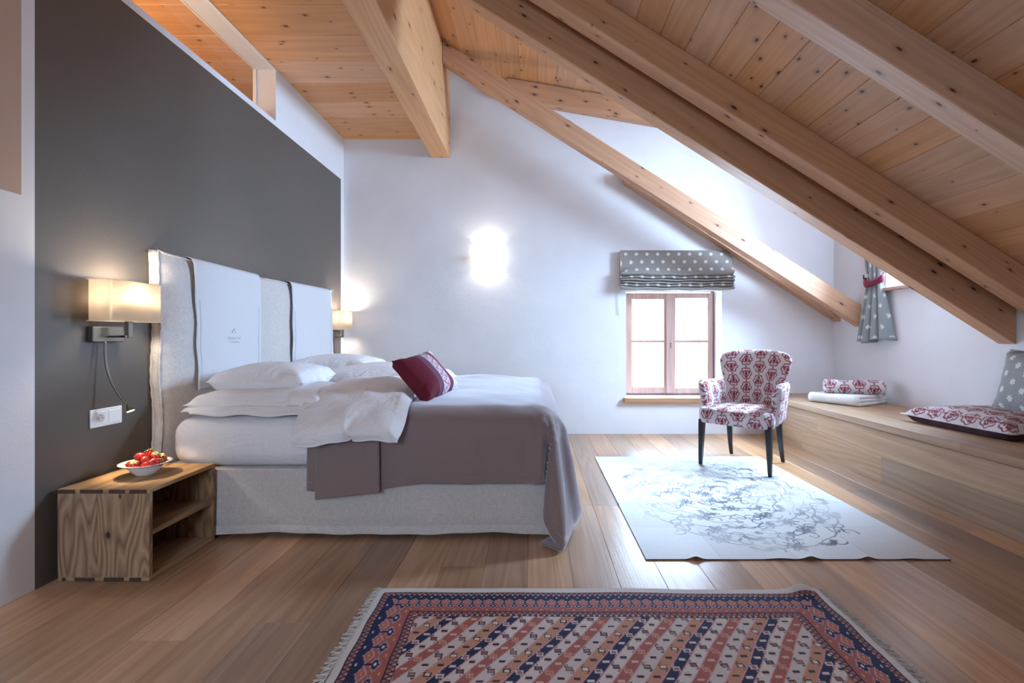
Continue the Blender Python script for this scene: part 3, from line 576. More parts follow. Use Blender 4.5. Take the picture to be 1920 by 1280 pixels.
1,1,1,1,1,2,1,1,1,0,0,0,-1,-1,-2,-3,-2,-3,-3,-4,-3,-3,-2,-3,-2,-1,-1,-1,0,1,1,1,2,1,2,30,-3,-2,-2,-2,-1,0,0,0,1,2,2,2,3,3,3,3,2,3,2,2,2,1,1,0,0,0,0,-1,
0,-1,0,-1,0,0,1,1,0,1,2,1,1,1,1,1,0,0,0,-1,-1,-2,-2,-3,-3,-3,-3,-3,-3,-3,-2,-2,-1,-1,-1,0,1,1,1,2,1,2,30,-3,-2,-2,-1,-1,-1,0,1,1,1,2,2,3,3,3,2,3,3,2,2,
1,1,1,1,0,0,-1,0,-1,0,-1,0,0,0,0,1,1,1,1,1,2,1,1,0,1,0,-1,0,-2,-2,-2,-2,-3,-3,-3,-3,-3,-3,-2,-2,-1,-1,-1,0,1,1,1,2,1,2,30,-3,-2,-2,-1,-1,-1,0,1,1,1,2,
2,3,3,2,3,3,2,2,2,2,1,1,0,0,0,0,-1,0,-1,0,0,-1,1,0,1,1,1,1,1,1,1,1,1,0,0,0,-1,-1,-2,-2,-3,-2,-3,-3,-3,-3,-3,-2,-2,-1,-1,-1,0,1,1,1,2,1,2,30,-3,-2,-1,
-2,-1,0,0,0,1,1,2,3,2,3,2,3,3,2,2,2,1,1,1,1,0,-1,0,0,-1,0,-1,0,0,0,1,0,1,1,1,1,2,1,1,0,1,0,-1,-1,-1,-2,-2,-2,-3,-3,-3,-2,-3,-3,-2,-2,-1,-1,-1,0,1,1,1,
2,1,2,30,-2,-3,-1,-2,-1,0,0,0,1,2,1,3,2,3,2,3,2,3,2,1,2,1,1,0,0,0,0,-1,0,-1,0,0,0,0,0,1,1,1,1,1,1,1,1,1,0,0,-1,0,-2,-1,-2,-3,-2,-3,-3,-3,-2,-3,-2,-2,
-1,-1,-1,1,0,1,1,2,1,2,30,-2,-2,-2,-1,-1,-1,0,1,0,2,2,2,2,3,2,3,2,2,2,2,1,1,1,0,1,-1,0,0,-1,0,-1,0,0,0,1,0,1,1,1,1,2,1,0,1,0,0,0,-1,-1,-2,-2,-2,-3,-2,
-3,-3,-2,-3,-2,-2,-1,-1,0,0,0,1,1,2,1,2,30,-2,-2,-2,-1,-1,-1,0,1,1,1,2,2,2,3,2,3,2,2,2,2,1,1,1,0,0,0,0,-1,0,-1,0,0,0,0,0,1,1,1,1,1,1,1,1,0,1,0,-1,-1,
-1,-1,-2,-3,-2,-3,-2,-3,-3,-2,-2,-2,-1,-1,0,0,0,1,1,1,2,2,30,-2,-2,-2,-1,-1,0,0,0,1,1,2,2,2,2,3,2,3,2,2,1,1,1,1,0,0,0,0,0,-1,0,0,-1,0,1,0,1,0,1,1,1,1,
1,1,1,0,0,0,-1,-1,-2,-2,-2,-2,-3,-3,-2,-3,-2,-2,-2,-1,-1,0,0,0,1,1,2,1,2,30,-2,-2,-2,-1,-1,0,0,0,1,1,2,2,2,2,3,2,2,2,2,2,1,1,1,0,0,0,0,-1,0,-1,0,0,0,0,
0,1,1,1,1,1,1,1,1,0,0,0,0,-1,-1,-2,-1,-3,-2,-2,-3,-2,-3,-2,-2,-2,-1,-1,0,0,0,1,1,2,1,2,30,-2,-2,-1,-2,0,-1,0,1,0,2,1,2,2,2,3,2,2,2,2,1,2,0,1,0,0,0,0,0,
-1,0,0,0,0,0,0,1,0,1,1,1,1,1,1,0,1,0,-1,0,-2,-1,-2,-2,-2,-3,-2,-3,-2,-2,-2,-1,-2,0,-1,0,1,0,1,2,1,2,30,-2,-2,-1,-1,-1,-1,0,1,1,1,1,2,2,2,3,2,2,2,1,2,1,
1,1,0,0,0,0,-1,0,0,-1,0,0,0,1,0,1,1,1,1,1,1,0,1,0,0,0,-1,-1,-2,-1,-2,-3,-2,-2,-3,-2,-2,-2,-1,-2,0,-1,0,1,0,1,2,1,2,30,-2,-2,-1,-1,-1,0,0,0,1,1,1,2,2,2,
2,3,2,1,2,1,2,0,1,0,0,0,0,0,-1,0,0,0,0,0,0,1,0,1,1,1,1,1,1,0,0,0,0,-1,-1,-1,-2,-2,-2,-2,-3,-2,-2,-2,-2,-1,-1,-1,-1,0,1,0,1,2,1,2,30,-2,-1,-2,-1,-1,0,0,
0,1,1,2,1,2,2,2,2,2,2,2,1,1,1,1,0,0,0,0,-1,0,0,-1,0,0,0,1,0,1,1,1,1,1,0,1,1,0,0,-1,0,-1,-2,-1,-2,-2,-3,-2,-2,-2,-2,-2,-1,-1,-1,0,0,0,1,1,1,1,2,30,-2,
-1,-2,-1,0,-1,0,1,0,1,2,1,2,2,2,2,2,2,1,2,1,0,1,0,0,0,0,0,-1,0,0,0,0,0,0,1,1,0,1,1,1,1,0,1,0,0,0,-1,-1,-1,-2,-2,-2,-2,-2,-2,-2,-2,-2,-1,-1,-1,0,0,0,1,
1,1,1,2,30,-2,-1,-1,-1,-1,-1,0,1,0,2,1,1,2,2,2,2,2,1,2,1,1,1,1,0,0,0,0,-1,0,0,-1,0,0,1,0,0,1,1,1,1,0,1,1,0,1,-1,0,-1,-1,-1,-1,-2,-2,-2,-2,-2,-2,-2,-2,
-1,-1,-1,0,0,0,1,1,1,1,2,30,-1,-2,-1,-1,-1,0,0,0,1,1,1,2,1,2,2,2,2,1,2,1,1,1,0,0,0,0,0,0,0,-1,0,0,0,0,0,1,1,0,1,1,1,1,0,1,0,0,-1,0,-1,-1,-2,-2,-1,-2,
-2,-2,-2,-2,-2,-1,-1,-1,0,0,0,1,1,1,1,1,31,-1,-2,-1,-1,-1,0,0,0,1,1,1,2,1,2,2,2,1,2,1,1,1,1,1,0,0,0,0,-1,0,0,0,-1,1,0,0,1,0,1,1,0,1,1,1,0,0,0,0,-1,-1,
-1,-1,-2,-2,-2,-2,-2,-1,-2,-2,-1,-1,-1,0,0,0,1,1,1,1,1,31,-1,-2,-1,-1,0,-1,0,1,0,1,1,2,1,2,2,2,1,2,1,1,1,1,0,0,0,0,0,0,0,-1,0,0,0,0,1,0,1,0,1,1,1,0,1,
0,1,-1,0,0,-1,-1,-2,-1,-2,-2,-2,-2,-2,-1,-2,-1,-1,0,-1,0,1,0,1,1,1,1,31,-1,-2,-1,-1,0,-1,0,1,0,1,1,2,1,2,2,1,2,1,1,2,0,1,1,0,0,0,0,-1,0,0,0,0,0,0,0,1,
0,1,1,0,1,1,0,1,0,0,0,-1,-1,-1,-1,-2,-1,-2,-2,-2,-2,-1,-2,-1,-1,0,-1,0,1,0,1,1,1,1,31,-1,-1,-1,-1,-1,0,0,0,1,0,2,1,1,2,2,1,2,1,1,1,1,1,0,0,0,0,0,0,0,
-1,0,0,0,0,1,0,1,0,1,1,1,0,1,0,0,0,0,-1,0,-1,-2,-1,-2,-2,-1,-2,-2,-1,-2,-1,-1,0,0,0,0,0,1,1,1,1,31,-1,-1,-1,-1,-1,0,0,0,1,1,1,1,1,2,2,1,1,2,1,1,1,0,1,
0,0,0,0,0,-1,0,0,0,0,0,0,1,0,1,1,0,1,1,0,0,1,0,-1,0,-1,-1,-1,-2,-1,-2,-1,-2,-2,-1,-1,-2,0,-1,0,0,0,0,1,1,1,1,31,-1,-1,-1,-1,0,-1,0,1,0,1,1,1,1,2,1,2,1,
1,2,0,1,1,0,0,1,-1,0,0,0,0,-1,0,0,1,0,0,1,0,1,1,0,1,0,1,0,0,0,-1,-1,-1,-1,-1,-1,-2,-2,-1,-2,-1,-1,-1,-1,-1,0,0,0,1,0,1,1,1,31,-1,-1,-1,-1,0,0,0,0,0,1,
1,1,1,2,1,2,1,1,1,1,1,0,1,0,0,0,0,0,-1,0,0,0,0,0,0,1,0,1,0,1,1,0,1,0,0,0,0,0,-1,-1,-1,-1,-2,-1,-2,-1,-2,-1,-1,-1,-1,-1,0,0,0,1,0,1,1,1,31,-1,-1,-1,0,
-1,0,0,0,1,0,1,1,2,1,1,2,1,1,1,1,0,1,0,1,0,0,-1,0,0,0,0,0,0,0,0,0,1,0,1,1,0,1,0,1,0,0,-1,0,-1,-1,-1,-1,-1,-2,-1,-2,-1,-1,-1,-1,-1,0,-1,0,1,0,1,0,1,1,
31,-1,-1,-1,0,-1,0,0,0,1,0,1,1,2,1,1,1,2,1,1,0,1,1,0,0,0,0,0,0,0,-1,0,0,0,0,1,0,0,1,0,1,1,0,1,0,0,0,0,-1,0,-1,-1,-1,-2,-1,-1,-2,-1,-1,-1,-1,-1,0,-1,1,
0,0,1,0,1,1,31,-1,-1,0,-1,0,-1,0,1,0,1,0,1,2,1,1,1,1,1,1,1,1,0,0,1,0,0,-1,0,0,0,0,0,0,0,0,0,1,0,1,0,1,1,0,0,0,0,0,0,-1,-1,-1,-1,-1,-1,-2,-1,-1,-1,-1,
-1,-1,0,0,0,0,0,1,1,0,1,31,0,-1,-1,-1,0,0,0,0,0,1,1,1,1,1,1,1,1,1,1,1,0,1,0,0,0,0,0,0,0,0,-1,0,0,0,1,0,0,1,0,1,0,1,0,1,0,0,-1,0,0,-1,-1,-1,-1,-2,-1,-1,
-1,-1,-1,-1,-1,0,0,0,0,0,1,1,0,1,32,-1,-1,-1,-1,0,0,0,0,0,1,1,1,1,1,1,1,1,1,1,0,1,0,1,0,0,0,0,-1,0,0,0,0,0,0,0,1,0,0,1,0,1,0,1,0,0,0,0,-1,0,-1,-1,-1,
-1,-1,-1,-1,-1,-1,-1,-1,0,-1,0,0,0,1,0,1,0,1,32,-1,-1,-1,0,-1,0,0,0,1,0,1,1,1,1,1,1,1,0,1,1,0,1,0,0,0,0,0,0,0,0,0,0,0,0,0,0,0,1,0,1,0,1,0,0,0,0,0,0,-1,
0,-1,-1,-1,-1,-1,-1,-1,-1,-1,-1,0,-1,0,0,0,1,0,1,1,0,32,-1,-1,-1,0,0,-1,0,1,0,0,1,1,1,1,1,0,1,1,1,1,0,0,1,0,0,0,0,-1,0,0,0,0,0,0,0,1,0,0,1,0,1,0,0,1,0,
0,0,-1,0,-1,-1,-1,0,-1,-1,-1,-1,-1,-1,-1,0,0,-1,0,1,0,0,1,1,0,32,-1,-1,0,-1,0,0,0,0,0,1,0,1,1,1,0,1,1,1,1,0,1,0,0,0,0,0,0,0,0,0,0,0,0,0,0,0,1,0,0,1,0,
1,0,0,0,0,0,0,-1,0,-1,-1,-1,-1,-1,-1,-1,0,-1,-1,0,0,-1,0,1,0,0,1,0,1,32,-1,-1,0,-1,0,0,0,0,0,1,0,1,1,0,1,1,1,1,0,1,0,1,0,0,0,0,0,0,-1,0,0,0,0,0,1,0,0,
0,1,0,1,0,0,0,1,0,-1,0,0,-1,-1,0,-1,-1,-1,-1,-1,0,-1,-1,0,0,0,0,0,0,0,1,0,1,32,-1,-1,0,0,-1,0,0,0,1,0,0,1,1,0,1,1,1,0,1,0,1,0,0,0,0,0,0,0,0,0,0,0,0,0,
0,0,1,0,0,1,0,0,1,0,0,0,0,-1,0,-1,0,-1,-1,0,-1,-1,-1,-1,0,-1,0,0,0,0,0,0,0,1,0,1,32,-1,0,-1,0,0,-1,0,1,0,0,1,0,1,0,1,1,0,1,1,0,0,1,0,0,0,0,0,0,0,0,-1,
0,0,1,0,0,0,0,1,0,0,1,0,0,0,0,0,0,-1,0,-1,0,-1,-1,-1,0,-1,-1,0,-1,0,0,0,0,0,0,0,1,0,1,32,-1,0,-1,0,0,0,0,0,0,0,1,0,1,0,1,1,0,1,0,1,0,0,1,0,0,0,-1,0,0,
0,0,0,0,0,0,1,0,0,0,1,0,0,0,1,0,0,-1,0,0,-1,0,-1,0,-1,-1,0,-1,-1,0,-1,0,0,0,0,0,0,0,1,0,1,32,-1,0,0,-1,0,0,0,0,0,0,1,0,1,0,1,0,1,0,1,0,1,0,0,0,0,0,0,0,
0,0,0,0,0,0,0,0,0,1,0,0,0,1,0,0,0,0,0,0,-1,0,-1,0,-1,-1,0,-1,0,-1,0,-1,0,0,0,0,0,0,0,1,0,1,32,-1,0,0,-1,0,0,0,0,0,1,0,0,1,0,1,0,1,0,1,0,0,0,1,0,0,0,0,
-1,0,0,0,0,0,0,1,0,0,0,0,0,1,0,0,0,0,0,0,0,0,-1,0,-1,-1,0,-1,0,-1,0,0,-1,0,0,0,0,0,0,1,0,0,1,32,-1,0,0,0,0,-1,0,1,0,0,0,0,1,0,1,0,0,1,0,0,1,0,0,0,0,0,
0,0,0,0,0,0,0,0,0,0,0,0,0,0,1,0,0,1,0,0,0,-1,0,-1,0,0,-1,0,-1,0,-1,0,0,-1,0,0,0,0,0,0,0,0,0,0,34,0,-1,0,0,0,0,0,0,0,0,0,1,0,0,1,0,0,1,0,0,0,0,0,0,1,0,
-1,0,0,0,0,0,0,0,0,0,1,0,0,0,0,0,1,0,0,0,0,0,-1,0,-1,0,-1,0,-1,-1,-1,-1,-1,-1,-1,-1,0,-1,0,-1,0,-1,0,0,43,0,-1,0,0,0,0,0,0,0,0,0,1,0,0,0,1,0,0,0,1,0,0,
0,0,0,0,0,0,0,0,0,0,0,0,0,0,0,0,0,0,1,0,0,0,0,0,0,0,0,-1,-1,-1,-1,-1,-1,-2,-1,-1,-2,-1,-1,-1,-1,-1,-1,-1,0,-1,-1,0,51,0,0,-1,0,0,0,0,0,0,0,1,0,0,0,0,1,
0,0,0,0,0,0,0,0,1,0,-1,0,0,0,0,0,0,0,0,0,1,0,0,0,0,0,0,0,0,1,-1,0,0,-1,-2,-2,-2,-2,-1,-1,-1,-1,0,-1,-1,0,-1,-1,0,-1,-1,0,-1,-1,52,0,0,0,0,0,-1,0,1,0,0,
0,0,0,0,0,0,0,1,0,0,0,0,0,0,0,0,0,0,0,0,0,0,0,0,0,0,0,0,0,0,0,0,0,-1,2,0,-1,0,0,-2,-1,-3,-2,-3,-2,-2,-2,-2,-2,-1,-1,0,-1,-1,0,-1,0,-1,0,-1,60,0,0,0,0,
0,0,0,0,0,0,0,0,0,0,0,0,0,0,0,0,0,0,0,1,0,0,-1,0,0,0,0,0,0,0,0,0,1,0,0,0,-1,-6,0,2,-2,6,-6,0,-1,5,-2,-3,-3,-2,-3,-2,-3,-2,-2,-2,-2,-2,-1,-2,-1,-1,-1,
-1,-1,-1,72,0,0,0,0,0,0,0,0,0,0,0,0,0,0,0,0,0,0,0,0,0,0,0,0,0,0,0,0,0,0,0,0,0,0,0,0,0,0,0,0,-7,-5,-3,-1,1,11,-4,-5,-3,3,7,-2,-2,-3,-2,-3,-3,-2,-3,-2,
-3,-2,-3,-2,-2,-2,-2,-2,-2,-1,), (
284,-4,-4,-3,-2,-2,-1,0,1,2,3,3,4,4,5,4,5,4,5,3,4,2,2,2,0,1,-1,0,-1,-1,0,-1,-1,0,1,0,1,1,2,2,2,2,3,3,3,-5,-7,-7,-7,-8,-7,-15,-18,-20,-19,-19,-19,-20,
-21,-21,-20,-21,-19,-19,-3,-22,2,0,0,0,0,295,-4,-4,-3,-2,-2,0,0,1,1,3,3,4,4,5,4,5,4,4,4,3,3,2,1,1,0,0,-1,0,-1,-1,-1,0,0,0,1,1,1,2,1,2,2,3,3,3,-6,-6,-7,
-7,-8,-9,-17,-19,-19,-19,-20,-20,-20,-22,-21,-21,-20,-20,-19,-19,-24,-6,2,0,0,0,328,-4,-3,-3,-3,-1,-1,0,1,2,2,3,4,4,5,4,5,4,4,4,3,2,2,2,0,1,-1,0,-1,-1,
0,-1,0,-1,1,0,1,1,2,2,2,2,2,3,2,-5,-7,-6,-8,-8,-12,-18,-19,-19,-19,-20,-21,-21,-22,-21,-21,-21,-21,-22,-25,-23,-19,0,0,0,0,361,-4,-3,-3,-2,-2,-1,0,1,2,
2,3,4,4,5,4,5,4,4,3,3,3,2,1,1,0,0,-1,0,-1,-1,0,-1,0,0,1,1,1,2,1,2,2,3,2,2,-6,-6,-7,-7,-9,-16,-18,-19,-18,-20,-21,-22,-22,-22,-22,-22,-23,-24,-25,-26,
-23,-24,-8,0,0,0,394,-4,-3,-3,-2,-2,-1,1,0,2,3,3,3,4,5,4,4,5,4,3,3,3,1,2,0,1,0,-1,-1,0,-1,-1,0,0,0,0,1,2,1,2,1,2,3,2,1,-5,-7,-7,-7,-11,-18,-18,-18,-20,
-21,-22,-22,-23,-23,-23,-25,-25,-26,-26,-25,-24,-22,-22,-1,0,-1,428,-4,-3,-3,-2,-1,-1,0,1,1,3,3,3,4,5,4,4,4,4,4,3,2,2,1,1,0,0,0,-1,-1,-1,0,-1,0,0,1,1,
1,2,1,2,2,2,1,2,-6,-7,-6,-8,-19,-14,-18,-18,-21,-23,-23,-23,-25,-25,-25,-27,-26,-26,-25,-25,-25,-22,-23,-13,0,-2,462,-4,-3,-2,-3,-1,-1,0,1,2,2,3,3,4,5,
4,4,4,4,3,3,3,2,1,1,0,0,-1,-1,0,-1,-1,0,0,0,0,1,2,1,2,1,2,2,0,3,-6,-7,-7,-14,-19,-12,-18,-21,-23,-23,-25,-25,-27,-26,-27,-26,-26,-26,-26,-25,-24,-23,
-22,-23,-4,-1,494,-3,-4,-2,-2,-2,-1,0,1,2,2,3,4,3,5,4,4,4,4,3,3,2,2,1,1,0,0,0,-1,-1,0,-1,0,-1,1,0,1,1,2,1,2,1,2,-1,3,-6,-7,-8,-21,-15,-11,-22,-24,-24,
-26,-26,-27,-27,-26,-27,-26,-27,-25,-26,-25,-24,-24,-21,-24,-17,0,526,-3,-3,-3,-2,-2,0,0,1,1,2,3,4,4,4,4,4,4,3,4,3,2,2,1,1,0,0,-1,0,-1,-1,0,-1,0,0,1,1,
1,1,2,1,2,1,-1,3,-7,-6,-18,-16,-11,-21,-24,-26,-26,-26,-27,-27,-27,-27,-26,-27,-26,-26,-25,-25,-24,-24,-24,-23,-24,-2,556,-3,-3,-3,-2,-1,-1,0,1,1,3,3,
3,4,4,4,4,4,3,3,3,2,2,1,1,0,0,0,-1,-1,-1,0,0,-1,1,0,1,1,1,2,1,2,1,-1,2,-7,-12,-19,-10,-20,-25,-26,-26,-27,-27,-27,-27,-27,-26,-27,-26,-26,-25,-25,-25,
-24,-24,-23,-24,-23,-11,582,-3,-3,-3,-2,-1,-1,0,1,2,2,3,3,3,4,4,4,4,3,3,3,2,1,1,1,0,0,0,-1,-1,0,-1,0,0,0,0,1,1,1,1,3,-1,0,3,-3,-5,-22,-7,-21,-27,-24,
-26,-27,-27,-27,-27,-26,-27,-27,-26,-26,-25,-25,-25,-24,-24,-24,-24,-23,-23,-18,605,-3,-3,-2,-2,-1,-1,0,1,1,2,3,3,3,3,4,3,4,3,2,3,2,1,1,1,0,0,0,-1,0,
-1,0,0,-1,0,1,1,0,1,1,1,0,2,-4,3,-16,-9,-21,-26,-23,-26,-27,-27,-26,-27,-26,-27,-26,-26,-26,-26,-25,-25,-25,-25,-24,-23,-24,-23,-22,-24,623,-2,-3,-2,
-2,-1,-1,0,1,1,2,2,3,3,3,3,2,3,2,3,2,1,1,1,0,1,-1,0,0,-1,0,-1,0,0,0,0,1,0,1,1,1,1,0,-3,2,-12,-20,-24,-21,-26,-27,-26,-26,-26,-26,-27,-26,-26,-26,-26,
-26,-26,-25,-25,-24,-25,-24,-25,-26,-26,-27,644,-3,-2,-1,-2,0,-1,0,1,1,1,2,2,2,3,3,3,2,1,1,2,0,1,1,0,0,0,0,0,-1,0,0,0,0,0,0,0,1,0,0,0,1,1,-2,-6,-13,
-17,-21,-24,-25,-26,-25,-26,-26,-26,-27,-26,-27,-26,-27,-26,-26,-26,-27,-26,-27,-28,-27,-28,-27,-28,665,-1,-1,-1,-1,-1,0,0,0,1,1,1,1,2,2,2,1,1,2,1,1,1,
1,0,1,0,-1,0,0,0,0,0,0,0,0,0,0,0,1,0,0,0,0,-4,-6,-13,-17,-20,-22,-23,-26,-26,-27,-27,-27,-28,-28,-27,-28,-28,-27,-28,-27,-28,-28,-27,-28,-27,-28,-27,
-28,680,-1,0,-1,-1,-1,0,0,0,1,1,1,0,1,0,1,1,0,1,0,1,0,0,0,0,0,0,0,0,0,0,0,0,0,0,0,0,0,0,1,0,0,0,-4,-6,-12,-17,-21,-25,-25,-25,-26,-28,-28,-27,-27,-28,
-27,-28,-27,-28,-28,-27,-28,-28,-27,-28,-27,-28,-28,-27,685,-1,0,0,-1,0,0,0,0,0,1,0,1,0,1,0,0,0,0,0,0,-1,0,1,0,0,0,0,0,0,0,0,0,0,0,0,0,0,0,0,0,0,1,-5,
-5,-14,-16,-20,-23,-25,-27,-27,-28,-28,-27,-28,-27,-28,-27,-28,-28,-27,-28,-28,-27,-28,-28,-27,-28,-27,-28,685,0,-1,0,0,0,0,0,0,0,0,1,1,0,0,0,0,0,0,0,
0,-1,0,0,1,0,0,0,0,0,0,0,0,0,0,0,0,0,0,0,0,0,1,-5,-4,-14,-16,-20,-24,-26,-25,-27,-28,-28,-28,-28,-27,-28,-28,-27,-28,-27,-28,-28,-27,-28,-27,-28,-28,
-27,-28,686,-1,-1,0,0,0,0,0,0,0,0,0,1,1,0,0,0,0,0,0,0,0,-1,0,0,1,0,0,0,0,0,0,0,0,0,0,0,0,-1,1,0,0,0,-4,-4,-13,-16,-20,-24,-25,-27,-28,-27,-28,-28,-28,
-27,-28,-28,-27,-28,-27,-28,-28,-27,-28,-27,-28,-28,-27,-28,686,0,-1,-1,0,0,0,0,0,0,0,0,0,1,1,0,0,0,0,0,0,0,-1,0,0,1,0,0,0,0,0,0,0,0,0,0,0,-1,0,0,1,0,
0,-4,-4,-13,-16,-20,-24,-24,-28,-27,-28,-28,-28,-27,-28,-28,-27,-28,-28,-27,-28,-28,-27,-28,-27,-28,-28,-27,-28,686,0,0,-2,0,0,0,0,0,0,0,0,0,0,0,1,1,0,
0,0,0,0,-1,0,0,0,1,0,0,0,0,0,0,0,0,0,0,0,-1,0,1,0,0,-4,-4,-13,-16,-19,-24,-25,-28,-27,-28,-28,-27,-28,-28,-28,-27,-28,-28,-27,-28,-27,-28,-28,-27,-28,
-27,-28,-28,688,-1,-1,-1,-1,0,0,0,0,0,0,0,0,0,-1,1,1,1,0,0,0,0,0,-1,0,0,0,1,0,0,0,0,0,0,0,0,0,0,-1,0,1,0,0,-4,-5,-12,-16,-19,-24,-25,-27,-28,-28,-27,
-28,-28,-28,-27,-28,-28,-27,-28,-28,-27,-28,-28,-27,-28,-27,-28,-28,690,-1,-2,-1,-2,-1,-1,-1,-1,0,0,0,0,1,1,1,1,1,0,1,0,0,0,-1,0,0,0,0,1,0,0,0,0,0,0,0,
0,0,-1,0,0,1,0,-4,-4,-13,-16,-19,-24,-24,-28,-28,-27,-28,-28,-28,-27,-28,-28,-28,-27,-28,-27,-28,-28,-27,-28,-28,-27,-28,-27,690,-1,-2,-1,-2,-2,-1,-1,
-1,-1,0,0,0,1,1,1,1,1,1,0,1,0,0,0,-1,0,0,0,0,1,0,0,0,0,0,0,0,0,-1,0,0,1,0,-4,-4,-13,-15,-20,-24,-24,-28,-27,-28,-28,-28,-27,-28,-28,-28,-27,-28,-28,
-27,-28,-28,-27,-28,-27,-28,-28,-27,691,-1,-2,-2,-1,-2,-2,-1,-1,-1,-1,0,0,1,1,0,2,2,0,1,0,1,0,0,0,-1,0,0,0,0,1,0,0,0,0,0,0,0,0,-1,0,0,1,-4,-4,-13,-15,
-20,-23,-25,-28,-27,-28,-28,-27,-28,-28,-28,-27,-28,-28,-27,-28,-28,-27,-28,-28,-27,-28,-27,-28,692,-2,-1,-2,-2,-1,-2,-2,-1,-1,-1,0,0,0,0,1,1,4,0,0,1,
0,1,0,0,0,-1,0,-1,1,0,1,0,0,0,0,0,0,0,-1,0,0,0,-3,-4,-13,-15,-20,-23,-25,-27,-28,-28,-27,-28,-28,-28,-27,-28,-28,-28,-27,-28,-28,-27,-28,-27,-28,-28,
-27,-28,692,-1,-1,-2,-2,-2,-2,-1,-2,-1,-1,-1,0,0,1,0,1,5,0,0,0,1,0,1,0,0,0,-1,0,0,0,0,1,0,0,0,0,0,0,-1,0,0,0,-3,-4,-13,-15,-20,-23,-25,-27,-28,-28,-27,
-28,-28,-28,-27,-28,-28,-27,-28,-28,-27,-28,-28,-27,-28,-27,-28,-28,692,-1,-1,-1,-2,-2,-2,-2,-1,-2,-1,-1,0,-1,1,0,1,6,1,0,0,0,0,1,0,0,0,0,-1,0,0,0,0,0,
1,0,0,0,0,-1,-1,1,0,-3,-4,-13,-15,-20,-23,-25,-27,-28,-27,-28,-28,-28,-27,-28,-28,-28,-27,-28,-28,-27,-28,-27,-28,-28,-27,-28,-27,691,0,-1,-2,-1,-2,-2,
-2,-2,-2,-1,-1,-1,0,0,0,1,7,2,0,-1,0,0,0,1,0,0,0,0,0,-1,0,-1,1,0,1,0,0,0,-1,-1,1,0,-3,-4,-13,-15,-19,-24,-24,-28,-27,-28,-28,-28,-27,-28,-28,-28,-27,
-28,-28,-27,-28,-28,-27,-28,-27,-28,-28,-27,691,0,-1,-1,-2,-2,-2,-1,-2,-2,-2,-1,-1,0,-1,1,0,8,2,0,0,-1,0,0,1,0,0,0,0,0,0,-1,0,-1,0,0,1,0,0,0,-1,0,1,-3,
-4,-12,-16,-19,-24,-24,-28,-27,-28,-28,-27,-28,-28,-28,-27,-28,-28,-27,-28,-28,-27,-28,-28,-27,-28,-27,-28,691,0,-1,-1,-1,-2,-2,-2,-2,-2,-1,-2,-1,-1,0,
0,0,9,2,0,0,-1,0,0,1,0,0,0,0,0,0,0,-1,0,-1,0,0,0,1,0,-1,0,1,-3,-4,-12,-16,-19,-23,-25,-28,-27,-28,-28,-27,-28,-28,-27,-28,-28,-28,-27,-28,-28,-27,-28,
-28,-27,-28,-27,-28,691,0,-1,-1,-1,-1,-2,-2,-2,-2,-2,-1,-2,-1,0,0,0,9,2,0,0,0,-1,0,0,1,0,0,0,0,0,0,0,0,-1,-1,0,0,0,0,0,0,1,-3,-4,-12,-15,-20,-23,-25,
-27,-28,-28,-27,-28,-28,-28,-27,-28,-28,-27,-28,-28,-28,-27,-28,-27,-28,-28,-27,-28,690,0,0,-1,-1,-1,-2,-1,-2,-2,-2,-2,-1,-1,-1,-1,0,10,2,0,0,0,0,-1,0,
1,0,0,0,0,0,0,0,0,0,-1,-1,0,0,0,0,0,1,-3,-4,-12,-15,-20,-23,-25,-27,-28,-28,-27,-28,-28,-27,-28,-28,-28,-27,-28,-28,-27,-28,-28,-27,-28,-27,-28,-28,
689,1,0,-1,-1,-1,-1,-2,-2,-2,-2,-1,-2,-1,-1,-1,0,10,2,0,0,0,0,0,-1,1,0,0,0,0,0,0,0,0,0,0,-1,-1,0,0,0,0,1,-2,-5,-12,-15,-20,-23,-25,-27,-28,-27,-28,-28,
-28,-27,-28,-28,-27,-28,-28,-27,-28,-28,-27,-28,-28,-27,-28,-27,688,0,0,0,-1,-1,-1,-1,-2,-2,-2,-2,-1,-2,-1,-1,0,10,2,0,0,0,0,0,-1,0,1,0,0,0,0,0,0,0,0,
0,0,-1,-1,0,0,0,1,-2,-5,-12,-15,-20,-23,-25,-27,-28,-27,-28,-28,-27,-28,-28,-28,-27,-28,-28,-27,-28,-28,-27,-28,-27,-28,-28,-27,687,0,1,0,-1,-1,-1,-1,
-2,-1,-2,-2,-2,-1,-1,-1,-1,10,2,0,0,0,0,0,-1,0,1,0,0,0,0,0,0,0,0,0,0,0,-1,-1,0,0,1,-2,-5,-12,-15,-20,-23,-25,-27,-27,-28,-28,-28,-27,-28,-28,-27,-28,
-28,-27,-28,-28,-27,-28,-28,-27,-28,-28,-27,686,0,1,0,0,-1,0,-2,-1,-2,-1,-2,-2,-1,-2,-1,-1,10,2,0,0,0,0,0,0,-1,1,0,0,0,0,0,0,0,0,0,0,0,0,-1,-1,1,0,-2,
-5,-12,-15,-20,-23,-24,-28,-27,-28,-28,-28,-27,-28,-28,-27,-28,-28,-27,-28,-28,-27,-28,-28,-27,-28,-27,-28,684,1,1,0,0,0,0,-1,-2,-1,-2,-1,-2,-2,-1,-1,
-1,9,2,0,0,0,0,0,0,-1,0,1,0,0,0,0,0,0,0,0,0,0,0,0,-1,0,0,-2,-5,-12,-15,-20,-23,-24,-28,-27,-28,-28,-27,-28,-28,-27,-28,-28,-27,-28,-28,-27,-28,-28,-27,
-28,-28,-27,-28,683,1,1,0,1,0,-1,0,-1,-2,-1,-2,-1,-2,-1,-2,-1,9,2,0,0,0,0,0,0,-1,0,1,0,0,0,0,0,0,0,0,0,0,0,0,-1,0,0,-2,-5,-12,-15,-20,-23,-24,-28,-27,
